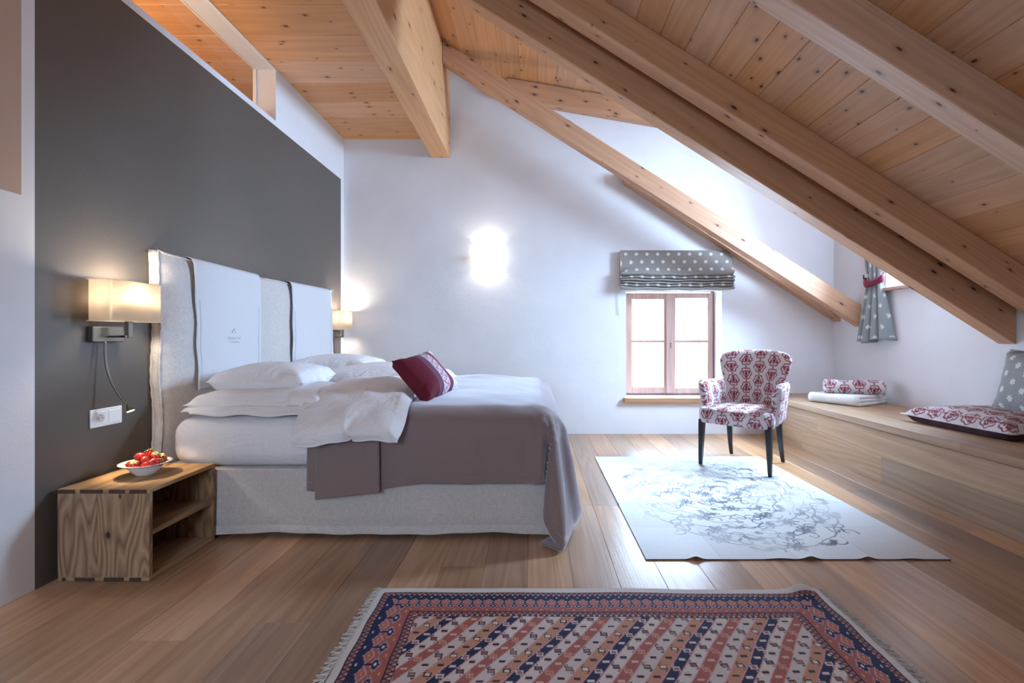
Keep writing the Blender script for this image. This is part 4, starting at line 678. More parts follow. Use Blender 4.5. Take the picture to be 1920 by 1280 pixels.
-28,-28,-27,-28,-28,-27,-28,-28,-27,-28,-28,-27,-28,-28,-27,-28,-27,-28,-28,682,1,1,0,1,0,0,0,-1,-1,-1,-2,-1,-2,-1,-2,-1,9,1,0,0,0,0,0,0,0,-1,1,0,0,0,
0,0,0,0,0,0,0,0,0,0,-1,0,-2,-5,-12,-15,-20,-22,-25,-27,-28,-28,-27,-28,-28,-28,-27,-28,-28,-27,-28,-28,-27,-28,-27,-28,-28,-27,-28,-27,680,1,1,0,1,0,1,
-1,0,-1,-1,-1,-1,-2,-1,-2,-1,8,1,0,0,0,0,0,0,0,-1,0,1,0,0,0,0,0,0,0,0,0,0,0,0,0,0,-3,-5,-12,-15,-19,-23,-25,-27,-28,-28,-27,-28,-28,-27,-28,-28,-27,
-28,-28,-27,-28,-28,-27,-28,-28,-27,-28,-27,678,1,1,1,1,1,0,0,0,-1,0,-1,-2,-1,-1,-2,-1,8,0,0,0,0,0,0,0,0,-1,0,1,0,0,0,0,0,0,0,0,0,0,0,0,0,0,-3,-5,-12,
-15,-19,-23,-25,-27,-28,-28,-27,-28,-28,-27,-28,-28,-27,-28,-28,-27,-28,-27,-28,-28,-27,-28,-28,-27,677,1,1,1,1,1,0,1,0,-1,0,-1,-1,-1,-1,-2,-1,7,0,0,0,
0,0,0,0,0,-1,0,1,0,0,0,0,0,0,0,0,0,0,0,0,0,0,-3,-5,-12,-15,-19,-23,-25,-27,-28,-27,-28,-28,-28,-27,-28,-28,-27,-28,-27,-28,-28,-27,-28,-28,-27,-28,-27,
-28,676,1,1,1,1,1,0,1,0,0,0,-1,0,-1,-1,-2,-1,6,0,0,0,0,0,0,0,0,-1,0,0,1,0,0,0,0,0,0,0,0,0,0,0,0,0,-3,-5,-12,-15,-19,-23,-25,-27,-28,-27,-28,-28,-27,
-28,-28,-27,-28,-28,-27,-28,-28,-27,-28,-28,-27,-28,-27,-28,675,1,1,1,1,1,0,1,1,0,0,0,-1,-1,-1,-1,-1,4,1,0,0,0,0,0,0,0,-1,0,0,1,0,0,0,0,0,0,0,0,0,0,0,
0,0,-3,-5,-12,-14,-20,-23,-25,-27,-27,-28,-28,-28,-27,-28,-28,-27,-28,-28,-27,-28,-28,-27,-28,-27,-28,-28,-27,-28,674,1,0,1,1,1,1,1,1,1,0,0,0,-1,-1,-1,
-1,3,1,0,0,0,0,0,0,0,0,-1,0,0,1,0,0,0,0,0,0,0,0,0,0,0,0,-3,-5,-12,-14,-20,-23,-25,-27,-27,-28,-28,-27,-28,-28,-28,-27,-28,-28,-27,-28,-28,-27,-28,-27,
-28,-28,-27,-28,674,0,0,1,1,1,1,1,1,1,1,0,0,0,-1,-1,-1,1,1,1,0,0,0,0,0,0,0,-1,-1,1,1,0,0,0,0,0,0,0,0,0,0,0,0,-3,-4,-13,-14,-20,-23,-25,-27,-27,-28,-28,
-27,-28,-28,-27,-28,-28,-28,-27,-28,-27,-28,-28,-27,-28,-28,-27,-28,673,0,0,1,1,1,1,1,2,1,0,1,0,0,0,-1,-1,0,0,0,2,0,0,0,0,0,0,-1,-1,0,2,0,0,0,0,0,0,0,
0,0,0,0,0,-3,-4,-13,-14,-20,-23,-24,-28,-27,-28,-28,-27,-28,-28,-27,-28,-28,-27,-28,-28,-27,-28,-28,-27,-28,-27,-28,-28,673,-1,1,0,1,1,1,1,2,1,1,1,0,0,
0,0,-1,0,-1,0,0,1,1,0,0,0,0,-1,-1,0,1,1,0,0,0,0,0,0,0,0,0,0,0,-3,-4,-13,-14,-20,-22,-25,-28,-27,-28,-28,-27,-28,-28,-27,-28,-28,-27,-28,-28,-27,-28,
-28,-27,-28,-27,-28,-28,672,0,0,0,1,1,1,1,2,1,1,1,1,1,0,0,-1,0,-1,-1,0,0,1,0,1,0,0,-1,-1,0,0,2,0,0,0,0,0,0,0,0,0,0,0,-3,-4,-13,-14,-20,-22,-25,-27,-28,
-28,-27,-28,-28,-27,-28,-28,-28,-27,-28,-28,-27,-28,-27,-28,-28,-27,-28,-27,671,0,-1,1,0,1,1,1,2,1,2,1,1,1,0,0,0,-1,0,-1,-1,0,0,0,1,0,0,0,-1,0,0,1,1,0,
0,0,0,0,0,0,0,0,0,-3,-4,-13,-14,-20,-22,-25,-27,-28,-28,-27,-28,-28,-27,-28,-28,-27,-28,-28,-27,-28,-28,-27,-28,-28,-27,-28,-27,671,-1,0,0,0,1,1,1,2,1,
2,1,2,1,0,1,0,-2,0,0,0,-1,-1,0,0,1,0,0,-1,0,0,0,1,1,0,0,0,0,0,0,0,0,0,-2,-5,-13,-14,-20,-22,-25,-27,-28,-28,-27,-28,-28,-27,-28,-28,-27,-28,-28,-27,
-28,-28,-27,-28,-28,-27,-28,-27,671,-1,0,0,0,0,1,2,1,1,2,2,1,1,1,1,0,-2,0,0,0,0,-1,-1,0,0,0,0,0,0,0,0,0,2,0,0,0,0,0,0,0,0,0,-2,-5,-13,-14,-19,-23,-25,
-27,-28,-27,-28,-28,-27,-28,-28,-28,-27,-28,-28,-27,-28,-28,-27,-28,-27,-28,-28,-27,672,-1,-1,-1,0,1,1,1,1,2,1,2,2,1,1,1,1,-2,-1,0,0,0,0,-1,-1,0,0,0,0,
0,0,0,0,1,1,0,0,0,0,0,0,0,0,-2,-5,-13,-14,-19,-23,-25,-27,-28,-27,-28,-28,-27,-28,-28,-27,-28,-28,-27,-28,-28,-28,-27,-28,-27,-28,-28,-27,672,-1,-1,-1,
0,0,1,1,1,2,1,2,2,1,2,1,1,-2,-1,0,0,0,0,0,-1,-1,0,0,0,0,0,0,0,0,1,1,0,0,0,0,0,0,0,-2,-5,-13,-14,-19,-23,-25,-27,-27,-28,-28,-28,-27,-28,-28,-27,-28,
-28,-27,-28,-28,-27,-28,-28,-27,-28,-28,-27,673,-2,-1,-1,0,0,1,0,2,1,2,1,2,2,2,1,1,-2,-1,0,0,0,0,0,0,-1,-1,0,0,0,0,0,0,0,0,1,1,0,0,0,0,0,0,-2,-5,-12,
-14,-20,-23,-25,-27,-27,-28,-28,-28,-27,-28,-28,-27,-28,-28,-27,-28,-28,-27,-28,-28,-27,-28,-27,-28,674,-2,-1,-1,-1,0,0,1,1,1,2,2,1,2,2,2,1,-2,-1,0,0,
0,0,0,0,0,-1,-1,0,0,0,0,0,0,0,0,1,1,0,0,0,0,0,-2,-5,-12,-14,-20,-23,-24,-28,-27,-28,-28,-27,-28,-28,-27,-28,-28,-27,-28,-28,-27,-28,-28,-28,-27,-28,
-27,-28,674,-1,-2,-1,-1,0,0,1,0,2,1,2,2,2,2,1,2,-3,0,0,0,0,0,0,0,0,0,-1,-1,0,0,0,0,0,0,0,0,1,0,1,0,0,0,-2,-5,-12,-14,-20,-22,-25,-28,-27,-28,-28,-27,
-28,-28,-27,-28,-28,-27,-28,-28,-27,-28,-28,-27,-28,-28,-27,-28,675,-1,-2,-1,-1,-1,0,0,1,1,2,1,2,2,2,2,1,-2,0,0,0,0,0,0,0,0,0,0,-1,-1,0,0,0,1,0,0,-1,0,
1,0,1,0,0,-2,-5,-12,-14,-20,-22,-25,-28,-27,-28,-28,-27,-28,-28,-27,-28,-28,-27,-28,-28,-27,-28,-28,-27,-28,-28,-27,-28,676,-2,-1,-1,-1,-1,-1,1,0,1,1,
2,1,2,2,2,2,-2,0,0,0,0,0,0,0,0,0,0,0,-2,0,0,0,1,0,0,0,-1,0,0,1,1,0,-2,-5,-12,-14,-20,-22,-25,-27,-28,-28,-28,-27,-28,-28,-27,-28,-28,-27,-28,-28,-27,
-28,-28,-27,-28,-28,-27,-28,677,-2,-1,-2,-1,-1,0,0,0,1,1,1,2,2,2,2,1,-1,0,0,0,0,0,0,0,0,0,0,0,-1,-1,0,0,1,0,0,0,0,-1,0,0,1,1,-2,-5,-12,-14,-20,-22,-25,
-27,-28,-28,-27,-28,-28,-28,-27,-28,-28,-27,-28,-28,-27,-28,-28,-27,-28,-28,-27,-28,678,-2,-1,-2,-1,-1,-1,0,0,1,1,1,1,2,2,2,2,-1,1,0,1,1,0,0,0,-1,0,-1,
-1,0,-2,0,0,0,0,0,0,0,0,0,0,0,1,-1,-4,-13,-13,-21,-22,-25,-27,-28,-28,-27,-28,-28,-28,-27,-28,-28,-27,-28,-27,-28,-28,-27,-28,-28,-27,-28,-28,678,-1,
-1,-2,-1,-1,-1,0,0,0,0,2,1,1,2,2,2,2,2,1,1,1,1,0,-1,-1,-1,-1,-2,-1,-2,-2,-1,-1,-1,-1,0,0,1,0,1,3,1,-1,-4,-13,-13,-21,-22,-25,-28,-27,-28,-27,-28,-28,
-28,-27,-28,-27,-28,-28,-27,-28,-28,-27,-28,-28,-27,-28,-28,679,-1,-1,-2,-1,-1,-1,-1,0,0,1,0,2,1,2,2,1,2,2,2,1,1,1,0,0,-1,-1,-1,-2,-1,-2,-2,-1,-2,-1,
-1,0,0,0,0,1,5,0,-1,-4,-13,-13,-21,-23,-24,-28,-27,-28,-28,-27,-28,-27,-28,-28,-27,-28,-27,-28,-28,-27,-28,-27,-28,-28,-27,-28,679,-1,-1,-2,-1,-1,-1,
-1,0,0,0,0,1,2,1,2,2,2,1,2,2,1,1,0,0,-1,0,-2,-1,-2,-1,-2,-2,-1,-2,-1,-1,0,0,0,1,5,2,-2,-5,-12,-14,-20,-23,-25,-27,-27,-27,-28,-28,-27,-28,-28,-27,-28,
-27,-28,-28,-27,-28,-27,-28,-27,-28,-28,-27,678,0,-1,-1,-2,-1,-1,-1,0,-1,0,1,0,1,2,1,2,2,2,1,2,1,1,1,0,0,-1,-1,-1,-2,-2,-1,-2,-2,-2,-1,-1,0,-1,0,1,4,
-1,0,-7,-11,-12,-21,-23,-25,-27,-27,-28,-27,-28,-27,-28,-27,-28,-27,-27,-28,-27,-28,-27,-28,-27,-28,-27,-28,-27,680,-1,-1,0,-2,-1,-1,-1,0,-1,0,0,0,1,1,
2,1,2,2,2,1,2,1,1,0,0,-1,0,-2,-1,-2,-2,-2,-1,-2,-2,-1,-1,0,0,0,0,5,-9,-9,-3,-12,-23,-23,-23,-28,-27,-28,-27,-28,-27,-28,-27,-28,-27,-28,-27,-28,-27,
-27,-28,-27,-28,-27,-28,-27,683,0,-1,-1,0,-1,-1,-1,-1,-1,0,0,0,0,1,1,2,1,2,2,2,1,1,1,1,0,0,-1,-1,-2,-1,-2,-2,-2,-2,-1,-2,-1,-1,0,0,2,-16,-7,-5,-9,1,
-27,-23,-24,-19,-27,-27,-28,-27,-28,-27,-28,-27,-28,-27,-28,-27,-28,-27,-28,-27,-28,-27,-28,-27,686,0,0,-1,0,-1,-1,-1,-1,-1,-1,0,0,1,0,1,1,2,1,2,2,1,2,
1,0,1,0,-1,-1,-1,-2,-1,-2,-2,-2,-2,-1,-2,-1,0,0,-16,-15,-11,-7,-6,11,-24,-27,-24,-22,-17,-27,-27,-27,-28,-27,-28,-27,-28,-27,-28,-27,-28,-27,-28,-27,
-28,-27,-28,-27,))
# millimetres, each value the step from the vertex before it: x, y, z
SIM['pillow'] = ((
-380,54,49,56,55,56,54,56,56,55,56,54,54,52,54,-755,45,53,55,56,55,55,55,56,55,55,53,56,55,45,-743,40,51,55,56,55,56,55,56,55,54,56,56,51,40,-730,39,
46,55,55,56,55,56,56,55,56,55,55,46,39,-710,28,44,53,56,55,56,56,56,56,55,55,54,43,29,-706,37,46,53,55,55,56,56,56,56,55,55,53,47,35,-716,41,46,50,55,
55,56,56,56,56,55,55,50,46,40,-717,39,46,52,55,55,56,56,56,56,55,55,52,46,39,-717,40,46,50,55,55,56,56,56,56,55,55,50,46,41,-716,35,47,53,55,55,56,56,
56,56,55,55,53,46,37,-706,29,43,54,55,55,56,56,56,56,55,56,53,44,28,-710,39,46,55,55,56,55,56,56,55,56,55,55,46,39,-730,40,52,55,56,54,55,56,55,56,55,
56,55,51,40,-743,45,55,56,53,55,55,56,55,55,55,56,55,53,45,-755,55,51,54,54,56,55,56,56,54,56,55,56,49,54,-760,54,49,56,55,56,54,56,56,55,56,54,54,52,
54,-755,41,56,54,56,56,55,56,56,55,56,56,55,55,42,-743,34,55,56,56,56,55,56,56,55,56,56,56,55,34,-730,28,55,56,56,56,55,56,56,55,56,56,56,55,28,-710,
14,55,56,56,56,55,56,56,55,56,56,56,55,14,-706,24,55,56,56,56,55,56,56,55,56,56,56,55,23,-716,25,55,56,56,56,55,56,56,55,56,56,56,55,24,-717,25,55,56,
56,56,55,56,56,55,56,56,56,55,25,-717,24,55,56,56,56,55,56,56,55,56,56,56,55,25,-716,23,55,56,56,56,55,56,56,55,56,56,56,55,24,-706,14,55,56,56,56,55,
56,56,55,56,56,56,55,14,-710,28,55,56,56,56,55,56,56,55,56,56,56,55,28,-730,34,55,56,56,56,55,56,56,55,56,56,56,55,34,-743,42,55,55,56,56,55,56,56,55,
56,56,54,56,41,-755,55,51,54,54,56,55,56,56,54,56,55,56,49,54,), (
-303,13,7,0,2,2,1,-1,0,0,0,8,-12,-9,-11,43,-2,4,3,3,1,1,1,0,0,6,-11,-4,-4,3,43,-2,-2,2,1,1,1,0,1,-1,-1,-2,-2,3,1,44,-2,-2,-1,1,0,1,0,0,-1,0,-1,1,2,2,
41,0,-1,-1,0,0,0,1,-1,0,0,0,1,1,0,42,2,-1,-1,0,0,0,0,0,0,0,0,1,1,-1,44,0,0,0,0,0,0,0,0,0,0,0,0,0,0,44,0,0,0,0,0,0,0,0,0,0,0,0,0,0,44,0,0,0,0,0,0,0,0,0,
0,0,0,0,0,44,-1,1,1,0,0,0,0,0,0,0,0,-1,-1,2,42,0,1,1,0,0,0,-1,1,0,0,0,-1,-1,0,41,2,2,1,-1,0,-1,0,0,1,0,1,-1,-2,-2,44,1,3,-2,-2,-1,-1,1,0,1,1,1,2,-2,-2,
43,3,-4,-4,-11,6,0,0,1,1,1,3,3,4,-2,43,-11,-9,-12,8,0,0,0,-1,1,2,2,0,7,13,-606,13,7,0,2,2,1,-1,0,0,0,8,-12,-9,-11,43,-5,1,1,-1,-1,0,0,0,0,0,0,0,0,6,43,
-5,-1,0,0,0,0,0,0,0,0,0,0,1,5,44,-5,0,0,0,0,0,0,0,0,0,0,0,0,5,41,-2,0,0,0,0,0,0,0,0,0,0,0,0,2,42,0,0,0,0,0,0,0,0,0,0,0,0,0,1,44,0,0,0,0,0,0,0,0,0,0,0,
0,0,0,44,0,0,0,0,0,0,0,0,0,0,0,0,0,0,44,0,0,0,0,0,0,0,0,0,0,0,0,0,0,44,1,0,0,0,0,0,0,0,0,0,0,0,0,0,42,2,0,0,0,0,0,0,0,0,0,0,0,0,-2,41,5,0,0,0,0,0,0,0,
0,0,0,0,0,-5,44,5,1,0,0,0,0,0,0,0,0,0,0,-1,-5,43,6,0,0,0,0,0,0,0,0,-1,-1,1,1,-5,43,-11,-9,-12,8,0,0,0,-1,1,2,2,0,7,13,), (
89,-3,2,-1,-1,-1,-1,0,0,0,0,-2,3,2,3,-3,51,2,-2,-1,0,0,-2,0,0,-6,7,2,0,-51,-2,55,22,2,0,0,0,-1,0,1,-1,-1,-2,-21,-54,-2,54,30,12,3,1,0,0,0,1,-2,-4,-12,
-29,-54,-3,58,32,15,7,3,1,0,0,0,-4,-7,-15,-33,-57,1,58,31,18,9,4,2,1,0,-2,-5,-9,-18,-30,-58,0,52,33,23,10,5,2,1,-1,-2,-5,-10,-23,-32,-53,0,56,31,20,11,
6,2,1,-1,-2,-6,-11,-20,-31,-56,0,53,32,23,10,5,2,1,-1,-2,-5,-10,-23,-33,-52,0,58,30,18,9,5,2,0,-1,-2,-4,-9,-18,-31,-58,-1,57,33,15,7,4,0,0,0,-1,-3,-7,
-15,-32,-58,3,54,29,12,4,2,-1,0,0,0,-1,-3,-12,-30,-54,2,54,21,2,1,1,-1,0,1,0,0,0,-2,-22,-55,2,51,0,-2,-7,6,0,0,2,0,0,1,2,-2,-51,3,-3,-2,-3,2,0,0,0,0,1,
1,1,1,-2,3,0,-3,2,-1,-1,-1,-1,0,0,0,0,-2,3,2,3,-3,-50,-5,1,-2,-2,0,0,0,0,0,0,1,8,49,-2,-55,-8,0,0,0,0,0,0,0,0,0,0,8,55,-2,-58,-3,0,0,0,0,0,0,0,0,0,0,3,
58,-3,-57,-1,0,0,0,0,0,0,0,0,0,0,1,57,1,-59,0,0,0,0,0,0,0,0,0,0,0,0,60,0,-60,0,0,0,0,0,0,0,0,0,0,0,0,60,0,-60,0,0,0,0,0,0,0,0,0,0,0,0,60,0,-60,0,0,0,0,
0,0,0,0,0,0,0,0,60,0,-60,0,0,0,0,0,0,0,0,0,0,0,0,59,-1,-57,-1,0,0,0,0,0,0,0,0,0,0,1,57,3,-58,-3,0,0,0,0,0,0,0,0,0,0,3,58,2,-55,-8,0,0,0,0,0,0,0,0,0,0,
8,55,2,-49,-8,-1,0,0,0,0,0,0,2,2,-1,5,50,3,-3,-2,-3,2,0,0,0,0,1,1,1,1,-2,3,))
# millimetres, each value the step from the vertex before it: x, y, z
SIM['duvet'] = ((
-1296,21,22,22,21,22,21,22,22,21,22,21,22,22,20,21,19,13,10,22,22,22,22,23,22,22,22,22,22,22,21,-635,17,21,20,21,21,22,22,21,22,22,21,22,22,21,22,18,
15,21,22,22,22,22,22,22,22,22,22,21,16,31,-647,21,19,21,22,21,22,22,21,22,22,21,22,21,22,22,18,18,22,22,22,22,22,22,21,22,22,21,22,19,38,-664,26,20,20,
21,22,22,21,22,22,21,22,22,21,22,21,21,18,22,22,22,22,22,22,22,21,22,22,22,21,43,-678,30,20,21,21,21,22,21,22,22,21,22,22,21,22,21,22,21,21,21,22,22,
22,22,22,22,22,22,21,22,49,-691,35,20,20,21,22,21,22,22,21,22,22,22,21,22,22,21,22,21,22,22,22,22,22,22,22,22,21,22,22,54,-703,39,20,21,21,21,22,22,22,
21,22,22,22,21,22,22,22,22,22,21,22,22,22,22,22,22,22,22,21,22,58,-710,40,21,21,21,22,21,22,22,21,22,22,22,22,22,22,21,22,22,22,22,22,22,22,22,22,22,
22,22,22,59,-712,39,21,21,21,22,21,22,22,22,22,22,21,22,22,22,22,22,22,22,22,22,22,22,22,22,22,22,22,22,59,-710,36,21,21,21,22,22,22,21,22,22,22,22,22,
22,22,22,22,22,22,22,22,22,22,22,22,22,22,22,22,61,-711,33,22,21,22,21,22,22,22,22,22,22,22,22,22,22,22,22,22,22,22,22,22,22,22,22,22,22,22,22,60,-704,
26,22,21,22,22,22,22,22,22,22,22,22,22,22,22,22,22,22,22,22,22,22,22,22,22,22,22,22,22,60,-697,18,22,22,22,22,21,22,22,22,22,22,22,22,22,22,22,22,22,
23,22,22,22,22,22,22,22,22,22,22,58,-688,11,21,22,22,22,22,22,22,22,22,22,22,22,22,22,22,22,22,22,22,22,22,22,22,22,22,22,22,22,58,-680,3,22,22,22,22,
22,22,22,22,22,22,22,22,22,22,22,22,22,22,22,22,22,22,22,22,22,22,22,22,56,-670,-5,22,22,22,22,22,22,22,22,22,22,22,22,22,22,22,22,22,22,22,22,22,22,
22,22,22,22,21,22,56,-646,-27,21,22,21,22,22,22,22,22,22,22,22,22,22,23,22,22,22,22,22,22,22,22,22,22,21,22,22,22,54,-666,-6,23,21,21,22,22,22,22,22,
22,22,22,22,22,22,22,22,22,22,22,22,22,22,22,22,22,22,21,22,53,-671,1,22,21,22,22,22,22,22,22,22,22,22,22,22,22,22,22,22,22,22,22,22,22,22,22,21,22,22,
21,52,-675,6,22,22,21,22,22,22,22,22,22,23,22,22,22,22,22,22,22,22,22,22,22,22,22,21,22,22,21,22,50,-677,10,21,22,22,22,22,22,22,22,22,22,22,22,22,22,
22,22,22,23,22,21,22,22,22,22,21,22,21,22,49,-675,9,22,22,22,22,22,22,22,22,22,22,22,22,22,22,22,22,22,22,22,22,22,22,22,21,22,21,22,21,48,-674,10,22,
22,22,22,21,22,22,22,22,23,22,22,22,22,22,22,22,22,22,22,22,22,21,22,21,22,21,21,47,-673,11,22,22,21,22,22,22,22,22,22,22,22,22,22,22,22,22,22,23,22,
21,22,22,22,21,22,21,21,21,46,-671,11,22,22,21,22,22,22,22,22,22,22,22,22,22,22,22,22,22,22,22,22,22,22,21,22,21,21,21,21,45,-672,15,21,22,21,22,22,22,
22,22,22,22,22,22,22,22,22,22,22,22,22,22,22,21,22,21,22,21,20,21,44,-672,17,22,21,21,22,22,21,22,22,22,22,22,22,22,22,22,22,22,22,22,22,22,22,21,22,
21,21,21,20,43,-672,20,21,21,21,22,21,22,22,22,22,22,22,22,22,22,22,22,22,22,22,22,22,22,21,21,21,21,21,20,42,-671,22,20,21,21,21,22,22,22,22,22,22,22,
22,22,22,22,22,22,22,22,22,22,21,22,21,21,20,21,20,41,-671,24,21,20,21,21,22,22,22,21,22,22,22,22,22,22,22,22,22,22,22,22,22,22,21,21,21,21,20,20,40,
-670,26,20,20,21,21,22,22,21,22,22,22,22,22,22,22,22,22,22,22,22,22,22,22,21,21,20,21,20,20,39,-669,27,20,20,21,21,22,21,22,22,22,22,22,22,22,22,22,22,
22,22,22,22,22,21,21,21,21,20,20,20,38,-668,29,19,20,21,21,22,21,22,22,22,22,22,22,22,22,22,22,22,22,22,22,21,22,21,21,20,20,20,20,36,-666,30,19,20,21,
21,21,22,22,22,22,22,22,22,22,22,22,22,22,22,22,22,20,22,22,20,20,20,20,19,36,-664,30,19,20,21,21,21,22,22,22,22,22,22,22,22,22,22,22,22,22,22,22,21,
21,20,21,21,19,19,20,34,-661,30,19,20,20,22,21,22,22,22,22,22,22,22,22,22,22,22,22,22,22,22,22,20,18,21,21,20,19,19,33,-659,31,18,20,21,22,21,22,22,22,
22,22,22,22,22,22,22,22,22,22,22,22,22,19,17,21,21,21,19,18,33,-657,30,19,20,21,21,22,22,22,22,22,22,22,22,22,22,22,22,22,22,22,22,22,18,20,16,21,22,
19,19,31,-654,30,19,20,21,21,22,22,22,23,22,22,22,22,22,22,22,22,22,22,22,22,21,18,22,12,20,21,21,19,30,-651,29,19,20,22,22,22,22,22,22,22,22,22,22,22,
22,22,22,22,22,22,22,22,18,22,10,17,22,21,19,29,-647,28,20,20,22,22,22,22,22,22,22,22,22,22,22,22,22,22,22,22,22,22,22,20,20,11,13,20,22,20,29,-644,27,
20,21,22,22,22,22,22,22,22,22,22,22,22,22,22,22,22,22,22,22,22,20,20,16,8,16,22,21,29,-641,26,21,22,22,21,22,22,22,22,22,22,22,22,22,22,22,22,22,22,22,
22,22,20,20,19,6,11,21,22,29,-636,24,22,22,22,22,22,22,22,21,22,22,22,22,22,22,22,22,22,22,22,22,22,22,18,19,13,1,20,20,31,-632,22,22,22,22,22,22,22,
22,22,22,22,22,22,22,22,22,22,22,22,22,22,22,22,22,22,-9,22,21,22,22,-463,21,22,22,21,22,21,22,22,21,22,21,22,22,20,21,19,13,10,22,22,22,22,23,22,22,
22,22,22,22,21,-635,34,22,21,21,22,21,22,21,21,21,20,18,18,4,21,20,22,22,22,22,22,22,22,22,22,23,22,22,22,23,-647,39,22,22,21,22,21,21,21,20,17,20,12,
16,17,21,22,22,22,22,22,22,23,22,22,22,22,22,22,22,33,-664,44,22,22,21,21,21,21,20,19,15,19,21,22,10,22,22,22,22,22,22,22,22,22,22,22,22,22,22,21,42,
-678,48,22,21,22,21,20,20,18,20,14,21,21,14,22,22,22,22,22,22,22,21,22,22,22,22,22,22,22,21,50,-691,54,22,22,20,17,21,19,19,17,21,17,17,22,22,22,22,22,
22,22,21,22,22,22,22,22,21,22,20,22,58,-703,61,17,22,21,21,15,18,19,19,18,20,21,22,22,22,22,22,22,21,22,22,22,22,22,22,21,22,21,20,63,-710,63,22,21,18,
17,21,16,14,19,21,21,22,22,22,22,22,22,22,21,22,22,22,22,22,22,22,21,22,20,64,-712,62,22,13,17,22,20,18,19,17,20,22,22,23,22,22,22,22,22,22,21,22,22,
22,22,22,22,22,22,20,63,-710,62,14,22,19,12,19,19,19,21,21,22,23,21,23,22,22,22,22,22,22,22,22,22,22,21,22,22,21,22,64,-711,64,16,21,21,20,17,17,16,15,
20,22,22,23,22,22,22,22,22,22,22,22,22,22,22,22,22,22,21,21,63,-704,57,21,22,18,21,19,15,14,16,20,21,22,22,22,23,22,22,22,22,22,22,22,22,22,22,21,22,
22,20,63,-697,55,17,22,21,19,20,14,14,16,20,20,22,22,22,22,22,22,22,22,22,22,22,22,22,22,22,22,21,19,62,-688,56,20,11,20,22,16,19,14,15,20,20,22,22,22,
22,21,22,22,22,22,22,22,22,22,22,22,19,20,22,61,-680,60,17,12,9,20,21,18,16,15,20,19,22,22,22,22,22,22,21,22,22,22,22,22,22,22,18,19,22,22,60,-670,39,
19,9,21,22,20,19,18,15,19,20,22,22,21,22,22,22,22,22,21,21,22,22,22,19,17,22,22,21,61,-646,4,15,21,22,20,21,21,20,17,19,19,22,22,22,22,22,22,21,22,21,
21,21,22,19,16,22,22,22,22,59,-666,20,22,22,14,21,21,21,21,22,20,19,21,23,22,21,23,21,22,22,22,19,20,19,16,21,22,21,22,22,59,-671,29,22,12,15,21,21,22,
22,21,22,20,22,26,22,23,21,21,22,23,23,21,11,18,20,20,22,22,22,22,58,-675,38,5,20,22,22,23,22,21,21,23,22,22,22,22,22,22,22,22,22,22,11,24,12,20,21,22,
22,22,22,57,-677,22,22,22,22,22,22,22,22,22,22,22,22,22,22,22,22,22,22,22,22,22,5,19,20,22,22,22,22,22,56,-675,22,22,22,22,22,22,22,22,22,22,22,22,22,
22,22,22,22,22,22,22,22,-2,24,22,21,22,22,22,22,55,-674,22,22,22,22,22,22,22,22,22,22,22,22,22,22,22,22,22,22,22,22,22,-3,25,22,22,22,21,22,22,54,-673,
22,22,22,22,22,22,22,22,22,22,22,22,22,22,22,22,22,22,22,22,22,1,23,21,21,22,21,22,22,53,-671,22,22,22,22,22,22,22,22,22,22,22,22,22,22,22,22,22,22,22,
22,22,5,20,20,20,21,22,22,22,52,-672,24,22,22,22,22,22,22,22,22,22,22,22,22,22,22,22,22,22,22,22,22,8,23,14,19,22,22,22,22,51,-672,25,22,22,22,22,22,
22,22,22,22,22,22,22,22,22,22,22,22,22,22,22,22,5,17,21,22,22,22,22,49,-672,27,22,22,22,22,22,22,22,22,22,22,22,22,22,22,22,22,22,22,22,22,22,1,20,21,
22,22,22,22,48,-671,27,22,22,22,22,22,22,22,22,22,22,22,22,22,22,22,22,22,22,22,22,22,1,20,21,22,22,22,22,47,-671,28,22,22,22,22,22,22,22,22,22,22,22,
22,22,22,22,22,22,22,22,22,22,3,19,22,20,22,22,22,46,-670,28,22,22,22,22,22,22,22,22,22,22,22,22,22,22,22,22,22,22,22,22,22,5,21,19,20,21,22,22,45,
-669,29,22,22,22,22,22,22,22,22,22,22,22,22,22,22,22,22,22,22,22,22,22,8,23,14,19,22,22,22,43,-668,29,22,22,22,22,22,22,22,22,22,22,22,22,22,22,22,22,
22,22,22,22,22,22,6,16,20,22,22,22,41,-666,29,22,22,22,22,22,22,22,22,22,22,22,22,22,22,22,22,22,22,22,22,22,22,2,20,21,22,22,22,39,-664,29,22,22,22,
22,22,22,22,22,22,22,22,22,22,22,22,22,22,22,22,22,22,22,-1,23,22,21,21,22,37,-661,28,22,22,22,22,22,22,22,22,22,22,22,22,22,22,22,22,22,22,22,22,22,
22,0,24,21,20,20,22,36,-659,28,22,22,22,22,22,22,22,22,22,22,22,22,22,22,22,22,22,22,22,22,22,22,5,20,21,20,18,22,36,-657,28,22,22,22,22,22,22,22,22,
22,22,22,22,22,22,22,22,22,22,22,22,22,22,8,23,10,20,21,22,35,-654,28,21,22,22,22,22,22,22,22,22,22,22,22,22,22,22,22,22,22,22,22,22,22,22,5,14,18,22,
22,34,-651,27,22,21,22,22,22,22,22,22,22,22,22,22,22,22,22,22,22,22,22,22,22,22,22,3,14,19,22,22,32,-647,27,21,22,22,22,22,22,22,22,22,22,22,22,22,22,
22,22,22,22,22,22,22,22,22,1,15,19,21,22,31,-644,26,21,22,22,22,22,22,22,22,22,22,22,22,22,22,22,22,22,22,22,22,22,22,22,0,15,20,21,22,29,-641,25,21,
22,22,22,22,22,22,22,22,22,22,22,22,22,22,22,22,22,22,22,22,22,22,4,11,21,20,22,26,-636,22,22,22,22,22,22,22,22,22,22,22,22,22,22,22,22,22,22,22,22,22,
22,22,22,-10,22,22,22,22,23,-632,22,22,22,22,22,22,22,22,22,22,22,22,22,22,22,22,22,22,22,22,22,22,22,22,22,-9,22,21,22,22,), (
